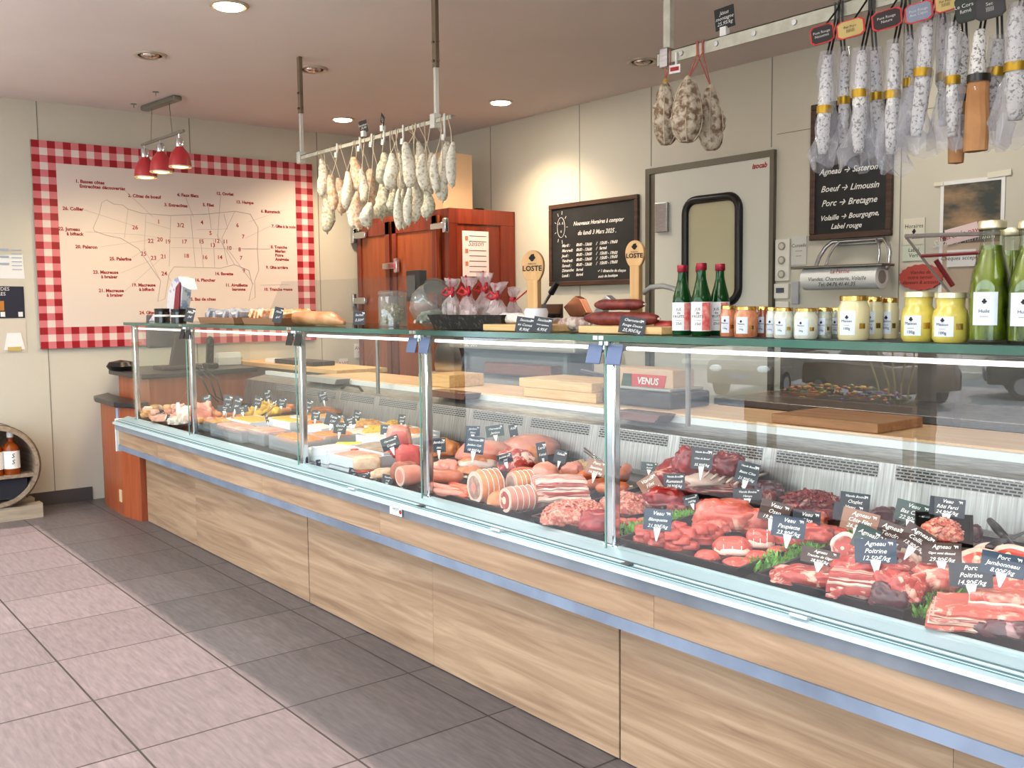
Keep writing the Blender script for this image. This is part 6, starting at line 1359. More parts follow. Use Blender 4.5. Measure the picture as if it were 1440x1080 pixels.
lump('ham_slice', 'folded pale pink ham slices left of the orange sausages', 'ham', (786, 650, 822, 674), HAMP, h=.03, ratio=.6, seed=98, fold=.2)
OS = [((806, 684), (842, 676)), ((812, 678), (852, 668)), ((822, 690), (866, 684)), ((838, 694), (884, 692)), ((850, 684), (882, 676)), ((868, 676), (880, 664))]
for i, (a, b) in enumerate(OS): link('orange_sausage', 'thick orange raw sausage in the coil left of the chrome post', 'sausage', a, b, 8, ORS, h=.03+.02*(i % 2), bend=.12, group='orange raw sausages')
# rolled roasts
roll('rolled_roast', 'large tied roulade with white ring and grey cut face, front of the left tray', (658, 660, 716, 712), HAMR, mat('terrine_grey', (196, 162, 146), .4, c2=(150, 110, 96), scale=40), core=HAMP)
roll('rolled_roast', 'second roulade with pale grey cut face, just right of the large one', (712, 662, 760, 700), HAMR, mat('terrine_pale', (200, 176, 160), .4, c2=(180, 150, 134), scale=30), h=.02)
lump('pork_knuckle', 'smooth orange-pink knuckle in front of the large roulade', 'meat', (684, 692, 722, 720), HAMR, ratio=.7, seed=101, fold=.05, e=.95)
roll('netted_ham', 'small netted ham with white fat and red heart lying at the front', (702, 690, 762, 730), HAMP, LAMB, core=BONE)
# hams at the back
for i, (b, m, lb) in enumerate((((640, 616, 724, 656), HAMP, 'whole pink cooked ham behind the blue price tag'), ((704, 608, 790, 648), HAMP, 'long pink cooked ham, rear one by the back panel'), ((698, 630, 752, 668), LAMB, 'cut raw ham with dark red face in front of the cooked hams'), ((736, 628, 762, 656), HAMR, 'rind-covered ham end right of the raw ham'), ((640, 640, 700, 672), HAMR, 'orange smoked bacon piece under the blue price tag'), ((604, 645, 652, 674), HAMP, 'pale pink folded ham slices right of the middle post'), ((600, 616, 648, 646), HAMR, 'golden breaded ham end at the back by the middle post'))):
    lump('whole_ham', lb, 'ham', b, m, h=.014 if i not in (2, 3) else .04, ratio=.7, seed=110+i, fold=.07 if i < 2 else .14, e=.9, extra=fatcap if i in (2, 4) else None)
link('smoked_sausage', 'thick brown smoked sausage in front of the ham slices', 'sausage', (603, 676), (652, 680), 9.5, mat('smoked', (176, 92, 62), .35, c2=(190, 110, 76), scale=30, coat=.3), h=.03)
for i in range(5): link('frankfurter', 'bright orange-red frankfurter left of the large roulade', 'sausage', (630+i*2, 682+i*4), (662-i, 690+i*3), 3.8, mat('frankfurter', (214, 84, 50), .3, c2=(226, 104, 66), scale=20, coat=.4), h=.02+.006*(i % 2), bend=.06, group='orange frankfurters')
for i in range(5): link('pink_sausage', 'pale pink boiled sausage right of the middle post', 'sausage', (600+i*3, 684+i*3), (644+i*3, 693+i*2.2), 4.4, HAMP, h=.016+.008*(i % 2), bend=.05, group='pale pink boiled sausages')
lump('golden_loaf', 'golden brown long loaf between ham and belly', 'loaf', (716, 656, 760, 678), ORS, h=.03, ratio=.6, seed=120, fold=.06)
tray('black bowl tray at the back left of the tongs', PD(748, 640, 0).x, PD(800, 650, 0).x, 2.62, 2.8, rim=.05)
heap('pale_salad', 'pale beige salad heap in the black back tray', (798, 646, 836, 664), mat('salad_beige', (224, 196, 156), .5, c2=(200, 160, 110), scale=60), 60, .018, .003, h=.03, cat='salad')
t = thing('tongs', 'steel serving tongs leaning at the back left of the chrome post', 'tongs', PD(840, 655, .05))
for s in (0, 4): MB().tube([PD(822, 630+s, .10), PD(838, 642+s, .08), PD(856, 656+s, .06)], .004, 6).build('arm', CHROME, t, smooth=True)
# cold cuts further left
RW = mat('raw_ham_face', (190, 76, 74), .35, c2=(212, 110, 104), scale=16)
lump('ham_wedge', 'upright cut ham wedge with pink face, left of the middle post', 'ham', (542, 598, 580, 646), HAMP, h=.03, ratio=.5, seed=130, fold=.08, e=.6, extra=lambda t, w, D, Hh, s: blob(MB(), w*.8, D*.3, Hh*.8, s, .08, .7, 3, c=(0, -D*.42, Hh*.24)).build('cut_face', RW, t, smooth=True, local=True))
lump('ham_wedge', 'deep red cured ham wedge beside the middle post', 'ham', (556, 626, 592, 660), RW, h=.03, ratio=.6, seed=131, fold=.08, e=.6, extra=fatcap)
lump('cured_loin', 'brown crusted cured loin cut open, at the foot of the middle post', 'ham', (548, 648, 592, 676), mat('crust_brown', (150, 84, 66), .5, c2=(176, 110, 90), scale=30), ratio=.5, seed=132, fold=.06, e=.7)
roll('mortadella', 'thick pink mortadella cut end next to the small tags', (556, 662, 600, 694), HAMP, HAMP, h=.01, net=False, cat='sausage')
lump('red_ham', 'glossy red ham half in front of the white terrines', 'ham', (500, 648, 530, 668), mat('red_glaze', (190, 74, 56), .3, c2=(206, 100, 76), scale=20, coat=.4), ratio=.6, seed=133, fold=.05)
lump('pate_block', 'pale pâté block with grey edge left of the red ham', 'pâté', (496, 640, 536, 662), mat('pate_pale', (226, 202, 176), .5, c2=(206, 170, 140), scale=30), h=.03, ratio=.6, seed=134, fold=.04, e=.5)
lump('white_sausage_meat', 'pale beige pâté mound in front of the ham wedge', 'pâté', (520, 668, 560, 686), mat('pate_beige', (216, 190, 160), .5, c2=(190, 150, 120), scale=40), ratio=.5, seed=135)
# white terrines
def tub(label, px0, px1, py, depth, hh, m, fill, cat='container', name='food_container', lbl=None):
    y0 = min(2.6, max(2.06, PD((px0+px1)/2, py, .0).y)); x0, x1 = PY(px0, py, y0).x+.004, PY(px1, py, y0).x-.004; y1 = min(2.8, y0+depth)
    t = thing(name, label, cat, ((x0+x1)/2, (y0+y1)/2, DA+DB*y0))
    z0 = DA+DB*y1+.001; z1 = z0+hh; e = .006
    MB().box(x0, x1, y0, y0+e, z0, z1).box(x0, x1, y1-e, y1, z0, z1).box(x0, x0+e, y0+e, y1-e, z0, z1).box(x1-e, x1, y0+e, y1-e, z0, z1).box(x0, x1, y0, y1, z0-.02, z0+e).build('container', m, t, bevel=.0015)
    mb = MB(); blob(mb, (x1-x0)*.97, (y1-y0)*.97, hh*.5, px0, .05, .35, 4); bmesh.ops.transform(mb.bm, matrix=Matrix.Translation(Vector(((x0+x1)/2, (y0+y1)/2, z1-hh*.3))), verts=mb.bm.verts[:])
    mb.build('food', fill, t, smooth=True); return t
WT = mat('white_tub', (232, 234, 238), .35); CT = clear('clear_tub', (236, 238, 240), 1.4, body=.3, bodycol=(225, 228, 232))
CREAMF = mat('cream_food', (228, 208, 190), .5, c2=(240, 226, 212), scale=30); PINKF = mat('pink_food', (206, 138, 120), .5, c2=(226, 178, 158), scale=16)
ORF = mat('carrot_orange', (206, 110, 50), .5, c2=(232, 156, 92), scale=90, bmp=.8); YELF = mat('yellow_food', (216, 164, 50), .45, c2=(234, 192, 84), scale=60, bmp=.6); YELB = mat('bright_yellow', (246, 226, 40), .5)
GRATF = mat('gratin', (190, 120, 54), .5, c2=(222, 172, 104), scale=36, p0=.35, p1=.6, bmp=.6); GREYF = mat('grey_terrine', (150, 132, 118), .4, c2=(186, 168, 150), scale=20)
def X_(px, py=660): return px
TB_ = [(318, 352, 606, .2, .05, WT, YELF, 'white dish of yellow pickled vegetables behind the clear tubs'), (408, 430, 604, .25, .05, WT, GRATF, 'white dish of golden gratin just before the third post'), (458, 488, 626, .2, .05, WT, CREAMF, 'small white dish of cream salad under the tag cluster'), (430, 458, 632, .2, .06, CT, ORF, 'clear tub of orange carrot salad right of the third post'), (512, 548, 618, .18, .05, WT, GRATF, 'white dish of orange gratin left of the small blue tag'), (474, 508, 610, .16, .05, WT, YELF, 'white dish of yellow salad under the tag cluster'), (546, 582, 612, .16, .05, WT, ORF, 'white dish of orange salad far back by the middle post'), (276, 300, 606, .15, .05, CT, GRATF, 'clear tub of browned pastries just left of the pink salads'),
(438, 460, 668, .16, .07, WT, CREAMF, 'white tub with a tag, front left of the terrines'), (462, 500, 662, .22, .05, WT, PINKF, 'long white terrine dish of pale pink pâté in front of the yellow block'), (486, 540, 652, .26, .05, WT, GREYF, 'white terrine dish of grey pâté beside the ham wedge'), (500, 545, 634, .3, .045, WT, CREAMF, 'rear white dish of cream salad left of the ham wedge'),
       (296, 340, 618, .14, .06, CT, PINKF, 'clear plastic tub of pink salad, leftmost by the second post'), (340, 372, 624, .16, .06, CT, PINKF, 'clear plastic tub of pink salad next to the carrot dish'), (378, 425, 636, .16, .06, CT, ORF, 'clear tub heaped with grated carrots in front of the third post'), (425, 455, 650, .1, .05, CT, CREAMF, 'small clear tub of cream at the foot of the third post'),
       (372, 408, 606, .2, .05, WT, YELF, 'white dish of yellow pickles behind the carrots'), (425, 452, 616, .16, .05, WT, CREAMF, 'white dish with cream salad right of the third post')]
for a, b, py, dp, hh, m, f, lb in TB_: tub(lb, a, b, py, dp, hh, m, f)
q = PD(490, 624, .06); k = pxm(q); tag(MB().bx(q, (34*k, 14*k, .012), (0, 0, .9)).build('yellow_block', YELB, bevel=.003), 'bright yellow flat block lying on a white terrine', 'food block')
q = PD(498, 634, .055); tag(MB().bx(q, (.035, .03, .02), (0, 0, .5)).build('red_pepper_cube', RED, bevel=.003), 'tiny red square garnish below the yellow block', 'garnish')
# heaps of prepared food further left
HP = [((500, 588, 540, 606), GRATF, 'golden orange gratin heap at the back of the left panes'), ((455, 586, 500, 602), GRATF, 'orange gratin heap behind the clustered tags'), ((540, 590, 566, 606), YELF, 'yellow-orange salad heap behind the ham wedge'), ((510, 596, 545, 616), YELF, 'yellow grated salad heap left of the ham wedge'), ((420, 590, 456, 604), ORF, 'orange salad heap just right of the third post')]
for b, m, lb in HP: heap('salad_heap', lb, b, m, 70, .02, .003, h=.03, cat='salad')
def bpl(label, px0, px1, py, depth): 
    a, b = PD(px0, py, .0), PD(px1, py, .0); return tray(label, a.x, b.x, max(2.06, a.y), min(2.8, max(2.06, a.y)+depth))
bpl('black platter of yellow potato balls', 340, 404, 596, .2); bpl('black platter of browned meat balls between second post and potatoes', 288, 338, 602, .14); bpl('black platter of flat brown galettes at the back', 430, 500, 592, .2); bpl('black platter at the far left end of the case', 206, 262, 596, .2)
PB = [(352, 588), (364, 589), (376, 588), (388, 586), (346, 584), (358, 582), (370, 581), (382, 580), (392, 578), (376, 574), (366, 576), (390, 584)]
for i, (x, y) in enumerate(PB): plain('potato_ball', 'golden yellow potato ball heaped on the black platter', 'potato', (x-8, y-13, x+8, y), YELF, h=.02+.012*(i > 3)+.01*(i > 8), ratio=.9, seed=i, fold=.05, e=.95, group='yellow potato balls', sub=2)
for i, (x, y) in enumerate(((300, 596), (312, 598), (325, 597), (338, 594), (306, 590), (320, 590), (333, 589))): plain('meat_ball', 'browned orange meat ball on the small black platter', 'meat ball', (x-8, y-12, x+8, y), mat('browned', (206, 122, 74), .45, c2=(226, 152, 100), scale=30), h=.02, ratio=.9, seed=i+30, fold=.06, e=.95, group='browned meat balls', sub=2)
for i, (x, y, w_) in enumerate(((452, 574, 34), (462, 578, 40), (448, 580, 34), (456, 570, 26))): plain('galette', 'flat brown galette stacked at the back on the black platter', 'galette', (x-w_/2, y-7, x+w_/2, y), mat('galette_brown', (150, 84, 50), .5, c2=(182, 112, 70), scale=30), h=.02+.012*i, ratio=.9, seed=i+40, fold=.05, e=.9, group='brown galettes', sub=3)
for i, (x, y) in enumerate(((398, 574), (408, 577), (402, 582))): plain('brown_croquette', 'small brown croquette left of the third post', 'croquette', (x-9, y-10, x+9, y), mat('browned', (206, 122, 74), .45), h=.02, ratio=.8, seed=i+44, fold=.06, group='brown croquettes', sub=2)
FL = [((268, 566, 300, 598), PINKF, 'pink and cream sandwich heap right of the second post'), ((250, 572, 286, 598), CREAMF, 'cream coloured pastry heap at the second post'), ((214, 582, 262, 594), PINKF, 'long pink terrine slice near the end glass'), ((196, 584, 222, 596), GRATF, 'small browned pastries at the far end of the case'), ((236, 592, 275, 606), CREAMF, 'pale round pastry in the front left corner'), ((280, 572, 306, 590), ORF, 'orange-pink smoked fish heap behind the sandwiches'), ((240, 568, 262, 584), PINKF, 'pale pink paper-wrapped slices left of the second post')]
for i, (b, m, lb) in enumerate(FL): lump('pastry_heap', lb, 'food', b, m, h=.02, ratio=.8, seed=150+i, fold=.2, e=.6)
q = PD(250, 590, .05); k = pxm(q)
for i, (px, py) in enumerate(((247, 573), (258, 578))):
    p = PD(px, py+8, .06); tag(MB().prism([p+Vector((0, 0, 0)), p+Vector((10*k, .0, 0)), p+Vector((4*k, 0, 16*k))], (0, .02, 0)).build('paper_triangle', PAPER), ('white paper triangle standing up in the pastries, taller one', 'white paper triangle standing up in the pastries, lower one')[i], 'paper')
r = random.Random(11)
PSTR = [mat('pastry_gold', (204, 146, 88), .45, c2=(228, 184, 130), scale=30), PINKF, CREAMF, mat('pastry_rose', (206, 138, 116), .45, c2=(226, 170, 148), scale=30)]
for i in range(26):
    x = 200+i*4.1+r.uniform(-3, 3); y = 588+(x-200)*.14-r.uniform(0, 16); plain('canape', 'small canapé in the crowded display at the far left end of the case', 'canapé', (x-7, y-9, x+7, y), PSTR[i % 4], h=.02+.012*(i % 3), ratio=.9, seed=i+60, fold=.1, e=.6, group='small canapés at the far end', sub=2)
t = thing('serving_spoon', 'steel spoon handle sticking up from the yellow potatoes', 'spoon', PD(372, 585, .05)); MB().tube([PD(368, 584, .05), PD(377, 578, .09), PD(387, 566, .16)], [.006, .006, .009], 8).build('handle', CHROME, t, smooth=True)
# price tags
def mt(label, cx, cy, w, h, lines, by, m=None, roll=0, rz=0, tilt=-.15, hh=.07):
    q = PD(cx, by, hh)
    if q.y > 2.76: q = PY(cx, by, 2.76)
    if q.y < 2.06: q = PY(cx, by, 2.06)
    return ptag(label, cx, cy, w, h, lines, q, m, rz, roll, tilt)
mt('black tag reading Porc Poitrine at the pork belly slab', 1365, 809, 56, 34, ['Porc', 'Poitrine', '14.90€/kg'], 850, TAGB, -.1, hh=.06)
mt('dark tag reading Porc Jambonneau at the right edge', 1410, 794, 56, 32, ['Porc', 'Jambonneau', '8.00€/kg'], 830, TAGBL, .08, hh=.1)
mt('blue tag reading Agneau Poitrine in the middle of the lamb tray', 1231, 775, 56, 34, ['Agneau', 'Poitrine', '12.50€/kg'], 804, TAGBL, -.08, hh=.08)
mt('brown tag reading Agneau Gigot semi désossé', 1324, 778, 52, 30, ['Agneau', 'Gigot semi désossé', '29.90€/kg'], 800, TAGBR, -.06, hh=.08)
mt('small brown tag reading Tranche de Gigot over the lamb shoulder', 1153, 783, 52, 22, ['Agneau', 'Tranche de Gigot', '28.90€/kg'], 800, TAGBR, .12, hh=.06)
mt('dark brown tilted tag reading Agneau Collier', 1290, 759, 44, 34, ['Agneau', 'Collier', '13.90€/kg'], 792, TAGBR, .5, hh=.07)
mt('dark tag reading Agneau Tende behind the blue one', 1252, 752, 38, 34, ['Agneau', 'Tendre', '21€/kg'], 780, TAGBR, .25, hh=.07)
mt('tan tag reading Agneau Côte filet', 1209, 733, 50, 30, ['Agneau', 'Côte Filet', '26.90€/kg'], 762, TAGT, .18, hh=.06)
mt('greenish tag half hidden behind the blue lamb tag', 1218, 757, 34, 34, ['Agneau', 'Selle'], 785, TAGG, .35, hh=.07)
mt('dark green tag reading Veau Rôti farci above the tilted tray', 1332, 713, 46, 26, ['Veau', 'Rôti Farci', '24.90€/kg'], 735, TAGB, .05, hh=.12)
mt('green tag reading Veau Bas carré behind the lamb', 1283, 721, 46, 30, ['Veau', 'Bas Carré', '22.90€/kg'], 742, TAGG, .18, hh=.08)
mt('dark blue tag reading Viande bovine Onglet at the back', 1202, 706, 40, 26, ['Viande Bovine', 'Onglet', '29€/kg'], 724, TAGB, .06, hh=.07)
mt('dark tag reading Veau Quasi under the onglet tag', 1194, 721, 42, 26, ['Veau', 'Quasi', '32€/kg'], 738, TAGB, .06, hh=.06)
mt('blue tag reading Veau Paupiette', 1109, 741, 46, 30, ['Veau', 'Paupiette', '23.90€/kg'], 768, TAGBL, .08, hh=.05)
mt('dark tag reading Veau Côte behind the paupiette tag', 1134, 732, 38, 28, ['Veau', 'Côte', '28€/kg'], 752, TAGB, .05, hh=.05)
mt('dark brown tilted tag reading Veau Osso buco', 1089, 720, 42, 30, ['Veau', 'Osso', '19.90€/kg'], 742, TAGBR, .22, hh=.05)
mt('blue tag reading Veau Blanquette over the diced veal', 925, 731, 40, 30, ['Veau', 'Blanquette', '21.90€/kg'], 757, TAGBL, .04, hh=.05)
mt('dark tag reading Côte de boeuf standing on the beef ribs', 987, 645, 30, 30, ['Viande Bovine', 'Côte de Boeuf', '35.90€/kg'], 672, TAGB, .04, hh=.12)
mt('dark tag reading Basse côte at the right of the beef ribs', 1051, 665, 32, 30, ['Viande Bovine', 'Basse Côte', '21.90€/kg'], 690, TAGB, .2, hh=.08)
mt('dark tag reading Rumsteck on the bright red beef', 948, 677, 30, 22, ['Viande Bovine', 'Rumsteck', '29.90€/kg'], 694, TAGB, -.04, hh=.06)
mt('tan tilted tag left of the rumsteck tag', 914, 682, 30, 26, ['Viande', 'Filet', '45€/kg'], 700, TAGT, -.6, hh=.05)
mt('dark flat tag between the beef ribs and the veal', 1051, 695, 40, 16, ['Viande Bovine', 'Hampe'], 706, TAGB, -.05, hh=.05)
mt('small dark tag reading Bourguignon by the beef cubes', 972, 703, 22, 14, ['Bourguignon', '16€/kg'], 714, TAGB, -.3, hh=.04)
mt('pale tag far behind the chrome post', 913, 656, 24, 12, ['Viande', 'Rosbif'], 668, TAGG, .05, hh=.05)
mt('black tag in front of the chrome post at the red roast', 865, 715, 10, 30, ['Rôti'], 735, TAGB, 0, hh=.05)
mt('tan tag reading Porc Saucisse on the orange sausages', 838, 658, 28, 22, ['Porc', 'Saucisse', '14.90€/kg'], 676, TAGT, .2, hh=.08)
mt('blue tag reading Charcuterie in front of the cooked hams', 667, 626, 28, 24, ['Charcuterie', 'Jambon Cuit', '18.90€/kg'], 648, TAGBL, .1, hh=.09)
mt('pale blue tag behind the first ham tag', 665, 606, 20, 14, ['Jambon', 'blanc'], 618, TAGBL, 0, hh=.08)
mt('grey-blue tag reading Charcuterie at the back panel', 696, 606, 26, 16, ['Charcuterie', 'Jambon'], 620, TAGG, -.15, hh=.08)
mt('slim tilted tag at the back right of the hams', 722, 606, 12, 18, ['Rôti'], 622, TAGB, -.2, hh=.08)
mt('dark tag in front of the raw ham', 710, 645, 22, 14, ['Jambon cru', '29€'], 660, TAGB, -.3, hh=.08)
mt('tall dark tilted tag right of the raw ham', 762, 635, 14, 26, ['Lard', 'fumé'], 650, TAGB, -.2, hh=.06)
mt('dark tag on the black bowl tray', 788, 642, 18, 18, ['Salade'], 656, TAGB, .2, hh=.06)
mt('dark tag on the ham slices right of the middle post', 617, 626, 20, 20, ['Jambon', 'sec'], 645, TAGB, -.05, hh=.07)
mt('blue-grey tag on the upright ham wedge', 549, 623, 26, 18, ['Charcuterie', 'Coppa'], 638, TAGB, -.35, hh=.08)
mt('small blue tag right behind the ham wedge', 542, 604, 14, 14, ['Bœuf'], 614, TAGBL, 0, hh=.07)
for i, (x, y) in enumerate(((498, 665), (512, 668), (528, 671), (545, 674), (566, 680))): mt(('small dark tag, first of five along the front glass', 'small dark tag, second of five along the front glass', 'small dark tag, third of five along the front glass', 'small dark tag, fourth of five along the front glass', 'small dark tag, last of five before the middle post')[i], x, y, 16, 13, ['Terrine', ('8€', '9€', '10€', '11€', '12€')[i]], y+10, TAGB, .15, hh=.03)
mt('black tag on the white tub at the front', 452, 652, 15, 12, ['Crème', '6€'], 662, TAGB, -.1, hh=.05)
SM = [(291, 562, 12, 12), (320, 566, 12, 22), (333, 568, 12, 22), (340, 576, 18, 10), (316, 575, 20, 9), (362, 565, 12, 16), (376, 556, 10, 16), (396, 566, 14, 14), (434, 570, 10, 18), (454, 558, 12, 14), (444, 584, 12, 14), (468, 590, 22, 18), (492, 592, 16, 12), (478, 602, 18, 16), (502, 584, 10, 14), (375, 588, 4, 12), (565, 590, 10, 14), (240, 588, 12, 9), (226, 584, 12, 9)]
WH = ['over the pink sandwiches', 'tall, first over the meat balls', 'tall, second over the meat balls', 'wide, behind the meat balls', 'wide and low over the meat balls', 'left of the spoon handle', 'beside the spoon handle', 'right of the potato balls', 'beside the third post', 'on the brown galettes', 'small, below the galettes', 'largest of the cluster right of the third post', 'right one of the cluster by the orange gratin', 'lowest of the cluster by the orange gratin', 'small, right above the cluster', 'tiny one between the clear tubs', 'far back by the middle post', 'lying at the far left front', 'lying at the far left corner']
for i, (x, y, w, h) in enumerate(SM): mt('small black price tag '+WH[i], x, y, w, h, [('Salade', 'Quiche', 'Gratin', 'Tarte')[i % 4], '%d€' % (6+i)], y+h/2+8, TAGB, (-.25, .1, .25)[i % 3], hh=.05)
# ================================================================ work area behind the case
BC = thing('back_counter', 'long stainless counter with dark cabinets along the back wall', 'counter', (-4.0, 4.75, 0))
MB().box(-6.2, -4.87, 4.42, YB-.02, .86, .9).box(-3.68, .8, 4.42, YB-.02, .86, .9).build('counter_top', STEEL, BC, bevel=.004)
MB().box(-6.2, -4.87, 4.46, YB-.02, 0, .86).box(-3.68, .8, 4.46, YB-.02, 0, .86).build('cabinet', mat('dark_cabinet', (66, 62, 60), .4, .2), BC)
for x in (-5.6, -5.1, -3.0, -2.4, -1.8, -1.2, -.6, 0): MB().box(x-.22, x+.22, 4.445, 4.46, .12, .8).build('cabinet_door', mat('cab_door', (84, 82, 80), .35, .4), BC, bevel=.003)
ZW = .9925
GREYM = mat('machine_grey', (96, 108, 108), .4, .3); GREYL = mat('machine_light', (170, 172, 168), .4, .3)
a, b = PY(612, 500, 3.75), PY(845, 500, 3.75)
sl = thing('meat_slicer', 'large grey meat slicer with blade guard standing behind the middle panes', 'slicer', ((a.x+b.x)/2, 3.75, .93))
tz = PY(640, 487, 3.75).z; bz = PY(640, 562, 3.75).z
MB().box(a.x, b.x-.1, 3.6, 3.95, .93, 1.0).build('base', GREYL, sl, bevel=.02)
MB().box(a.x+.05, b.x-.25, 3.72, 3.95, 1.0, tz).build('housing', GREYM, sl, bevel=.03)
MB().box(a.x+.38, b.x-.05, 3.6, 3.9, tz+.0, tz+.075).build('carriage', GREYL, sl, bevel=.015)
MB().cyl((a.x+.28, 3.66, tz-.1), (a.x+.28, 3.70, tz-.1), .16, n=32).build('blade', CHROME, sl, smooth=2)
MB().box(a.x+.7, b.x-.3, 3.64, 3.72, 1.02, tz-.08).build('tray_support', mat('copper_brown', (120, 78, 60), .4, .3), sl, bevel=.01)
MB().text('✓ SL 300', at((a.x+.6, 3.597, tz+.03), WY), .05).build('lettering', CHALK, sl)
tb = thing('machine_table', 'steel table carrying the meat slicer behind the case', 'table', ((a.x+b.x)/2, 3.78, 0))
MB().box(a.x-.1, b.x+.05, 3.56, 4.0, .9, .93).build('table_top', STEEL, tb, bevel=.003)
for x in (a.x-.06, b.x+.01):
    for y in (3.59, 3.97): MB().box(x-.018, x+.018, y-.018, y+.018, 0, .9).build('leg', DSTEEL, tb)
# butcher's block boards on the worktop
def wboard(label, px0, px1, y0, y1, z0, th, m=None):
    x0, x1 = PY(px0, 560, y0).x, PY(px1, 560, y0).x
    return tag(MB().box(x0, x1, y0, y1, z0, z0+th).build('cutting_board', m or PINE, bevel=.004), label, 'cutting board')
wboard('thick pale beech board on the worktop, lower of two in the fourth pane', 736, 838, 3.06, 3.36, ZW, .045)
wboard('thick pale beech board stacked on the lower one in the fourth pane', 730, 832, 3.06, 3.36, ZW+.0455, .045)
wboard('small pale beech board on the worktop near the middle post', 598, 632, 3.06, 3.3, ZW, .07)
wboard('long brown board on the worktop behind the right-hand pane', 1085, 1235, 3.05, 3.35, ZW, .035, woodmat('board_brown', (150, 104, 70), (184, 138, 100), 'x', 5, .5))
# label scale with red badge
x0, x1 = PY(872, 530, 3.2).x, PY(955, 530, 3.2).x; zt = PY(872, 515, 3.2).z; zb_ = PY(872, 549, 3.2).z
vb = thing('shop_scale', 'shop scale with a beige box head and red VENUS badge behind the chrome post', 'scale', ((x0+x1)/2, 3.22, ZW))
MB().box(x0, x1, 3.16, 3.3, zb_, zt).build('head', mat('beige_box', (206, 172, 138), .5, c2=(190, 186, 176), scale=3, p0=.4, p1=.6), vb, bevel=.005)
zc2 = (zt+zb_)/2; kx = (x1-x0)
MB().prism([(x0+kx*.14, 3.157, zc2-.03), (x0+kx*.86, 3.157, zc2-.03), (x0+kx*.9, 3.157, zc2+.03), (x0+kx*.18, 3.157, zc2+.03)], (0, .004, 0)).build('badge', mat('badge_red', (196, 40, 44), .3), vb)
MB().prism([(x0+kx*.14, 3.155, zc2-.03), (x0+kx*.32, 3.155, zc2-.03), (x0+kx*.32, 3.155, zc2+.03), (x0+kx*.18, 3.155, zc2+.03)], (0, .003, 0)).build('badge_dark', mat('badge_green', (24, 70, 40), .3), vb)
MB().text('VENUS', at((x0+kx*.6, 3.154, zc2), WY), .042, .2, bold=.0012).build('lettering', CHALK, vb)
MB().box(x0+.04, x0+.07, 3.2, 3.24, ZW, zb_).box(x1-.07, x1-.04, 3.2, 3.24, ZW, zb_).build('stand', BLACK, vb)
MB().box(x0-.02, x1+.04, 3.1, 3.36, ZW, ZW+.07).build('scale_body', mat('scale_dark', (44, 44, 48), .4), vb, bevel=.01)
MB().box(x0, x1+.02, 3.12, 3.34, ZW+.072, ZW+.085).build('weighing_plate', GREYL, vb, bevel=.004)
def steeltray(label, px0, px1, y0, y1, z, m):
    x0, x1 = PY(px0, 570, y0).x, PY(px1, 570, y0).x; mb = MB()
    mb.prism([(x0+.02, y0, z), (x1-.03, y0, z), (x1, y0, z+.035), (x0, y0, z+.035)], (0, y1-y0, 0)); return tag(mb.build('steel_tray', m, bevel=.003), label, 'tray')
BRS = mat('brown_steel', (124, 92, 84), .25, .7)
steeltray('shallow brownish steel tray on the rear ledge right of the chrome post', 862, 928, 2.89, 2.99, .962, BRS)
steeltray('shallow steel tray on the rear ledge right of the middle post', 604, 656, 2.89, 2.99, .962, BRS)
steeltray('shallow steel tray on the rear ledge in the third pane', 422, 474, 2.89, 2.99, .962, GREYL)
t = thing('t_bar_press', 'steel T-shaped press handle standing on the worktop left of the chrome post', 'press', (PY(838, 540, 3.45).x, 3.39, ZW))
MB().cyl(PY(818, 523, 3.39), PY(856, 532, 3.39), .016, n=12).build('bar', mat('bar_dark_blue', (40, 46, 66), .3, .4), t, smooth=2); q = PY(839, 530, 3.39)
MB().cyl((q.x, 3.39, ZW), (q.x, 3.39, q.z), .008, n=8).build('stem', STEEL, t); MB().cyl((q.x, 3.39, ZW), (q.x, 3.39, ZW+.09), .018, n=12).build('foot', DSTEEL, t)
# left part: low steel bench with black device, round black fan guard
x0, x1 = PY(366, 530, 3.3).x, PY(470, 530, 3.3).x
t = thing('packing_bench', 'low bench with wooden top and grey panel behind the third pane', 'bench', ((x0+x1)/2, 3.5, 0))
MB().box(x0-.3, -5.95, 3.2, 3.6, .98, 1.01).build('bench_top', PINE, t); MB().box(x0-.25, -5.98, 3.24, 3.56, 0, .98).build('cabinet', mat('bench_grey', (120, 116, 110), .5), t)
q = PY(418, 520, 3.3)
t = thing('card_terminal', 'flat black device with a white paper roll on the bench', 'device', (q.x, 3.35, 1.011))
MB().box(q.x-.35, q.x+.3, 3.28, 3.46, 1.0105, 1.045).build('body', BLACK, t, bevel=.006); MB().box(q.x-.52, q.x-.36, 3.28, 3.4, 1.0105, 1.04).build('paper', PAPER, t)
q = PY(500, 560, 2.93)
for lb, px, py, w_, h_ in (('small white notice with red print on the back wall, upper one', 505, 493, 15, 20), ('white notice with red lettering on the back wall, lower one', 483, 516, 14, 24)):
    c = PY(px, py, KY0-.05); k = pxm(c); c.y = KY0-.05
    cc_ = PX(px, py, XL+.006); k = pxm(cc_)
    o = tag(MB().bx(cc_, (.004, w_*k*1.0, h_*k)).build('wall_notice', PAPER), lb, 'notice')
    MB().text('AVIS\n!!', at(cc_+Vector((.0025, 0, 0)), WX), h_*k*.35).build('lettering', INKR, o)

sb = MB().box(-3.68, .8, YB-.02, YB-.001, .9, 1.34).build('dark_backing_panel', mat('backing_panel_grey', (104, 100, 94), .35, .4, c2=(86, 82, 78), scale=3), BC)  # added dark panel on the wall so reflections in the glass stand out

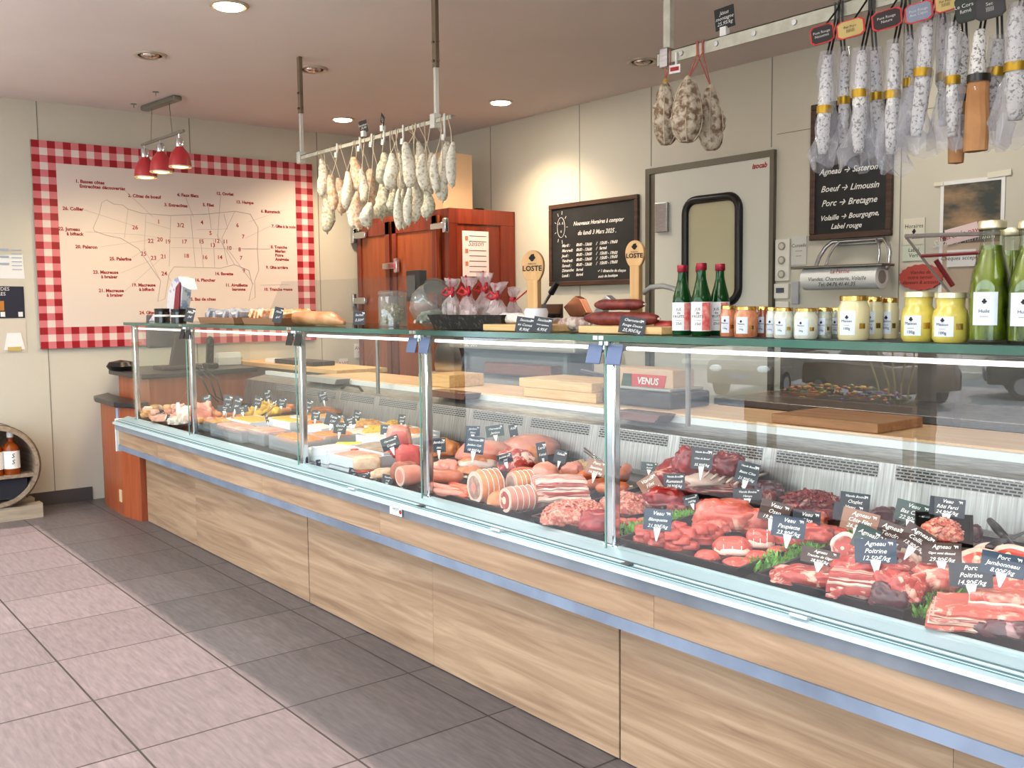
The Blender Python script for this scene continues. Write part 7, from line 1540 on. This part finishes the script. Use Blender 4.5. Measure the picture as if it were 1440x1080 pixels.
hx = PY(515, 600, 2.9).x
hp = [PY(470, 560, 2.9), PY(486, 541, 2.9), PY(505, 544, 2.9), PY(518, 562, 2.9), PY(521, 585, 2.9), PY(514, 612, 2.79)]
tag(MB().tube(hp, .008, 8).build('black_hose', BLACK, smooth=True), 'black rubber hose looping over the back panel in the third pane', 'hose')
# ================================================================ light
def area(name, loc, size, sizey, power, color=(1, 1, 1), rot=(0, 0, 0)):
    l = bpy.data.lights.new(name, 'AREA'); l.shape = 'RECTANGLE'; l.size = size; l.size_y = sizey; l.energy = power; l.color = color
    o = bpy.data.objects.new(name, l); COL.objects.link(o); o.location = loc; o.rotation_euler = rot; return o
w = bpy.data.worlds.new('world'); S.world = w; w.use_nodes = True
bg = w.node_tree.nodes['Background']; bg.inputs[0].default_value = (.80, .90, 1.0, 1); bg.inputs[1].default_value = 5.0
sun = bpy.data.lights.new('sun', 'SUN'); sun.energy = 8.5; sun.angle = .009; sun.color = (1, .74, .68)
so = bpy.data.objects.new('sun', sun); COL.objects.link(so)
so.rotation_euler = Vector(SUNDIR).to_track_quat('-Z', 'Y').to_euler()
for x in (-5.8, -3.2, -.6): area('ceiling_uplight_fill', (x, -.7, 2.25), 1.8, .3, 55, (1, .96, .93), (PI, 0, 0))  # added fill lights aimed up to brighten the ceiling, no cove there
pt = area('window_portal', (-2.3, YF-.3, 1.3), 10, 2.8, 1, rot=(PI/2, 0, 0)); pt.data.cycles.is_portal = True
for x in (-6.2, -3.4, -.6, 2.0):
    area('ceiling_fill_light', (x, .1, ZC-.03), 1.1, 1.1, 16, (1, .97, .93))  # added general fill on the camera side, no panel fittings there
for x in (-5.5, -2.6, .2): area('back_fill_light', (x, 4.1, ZC-.02), .25, .25, 12, (1, .93, .84))  # added fill over the back of the room, no fittings there
for x0, x1 in zip(POSTX, POSTX[1:]+[CX1]):
    area('case_tube_light', ((x0+x1)/2, 2.06, 1.30), x1-x0-.1, .03, 3.5*(x1-x0), (1, .93, .91), (math.radians(22), 0, 0))
S.view_settings.view_transform = 'Standard'; S.view_settings.look = 'None'; S.view_settings.exposure = .24; S.view_settings.gamma = .9
S.cycles.max_bounces = 7; S.cycles.diffuse_bounces = 3; S.cycles.glossy_bounces = 3; S.cycles.transparent_max_bounces = 16; S.cycles.transmission_bounces = 4
S.cycles.caustics_reflective = False; S.cycles.caustics_refractive = False; S.cycles.sample_clamp_indirect = 4
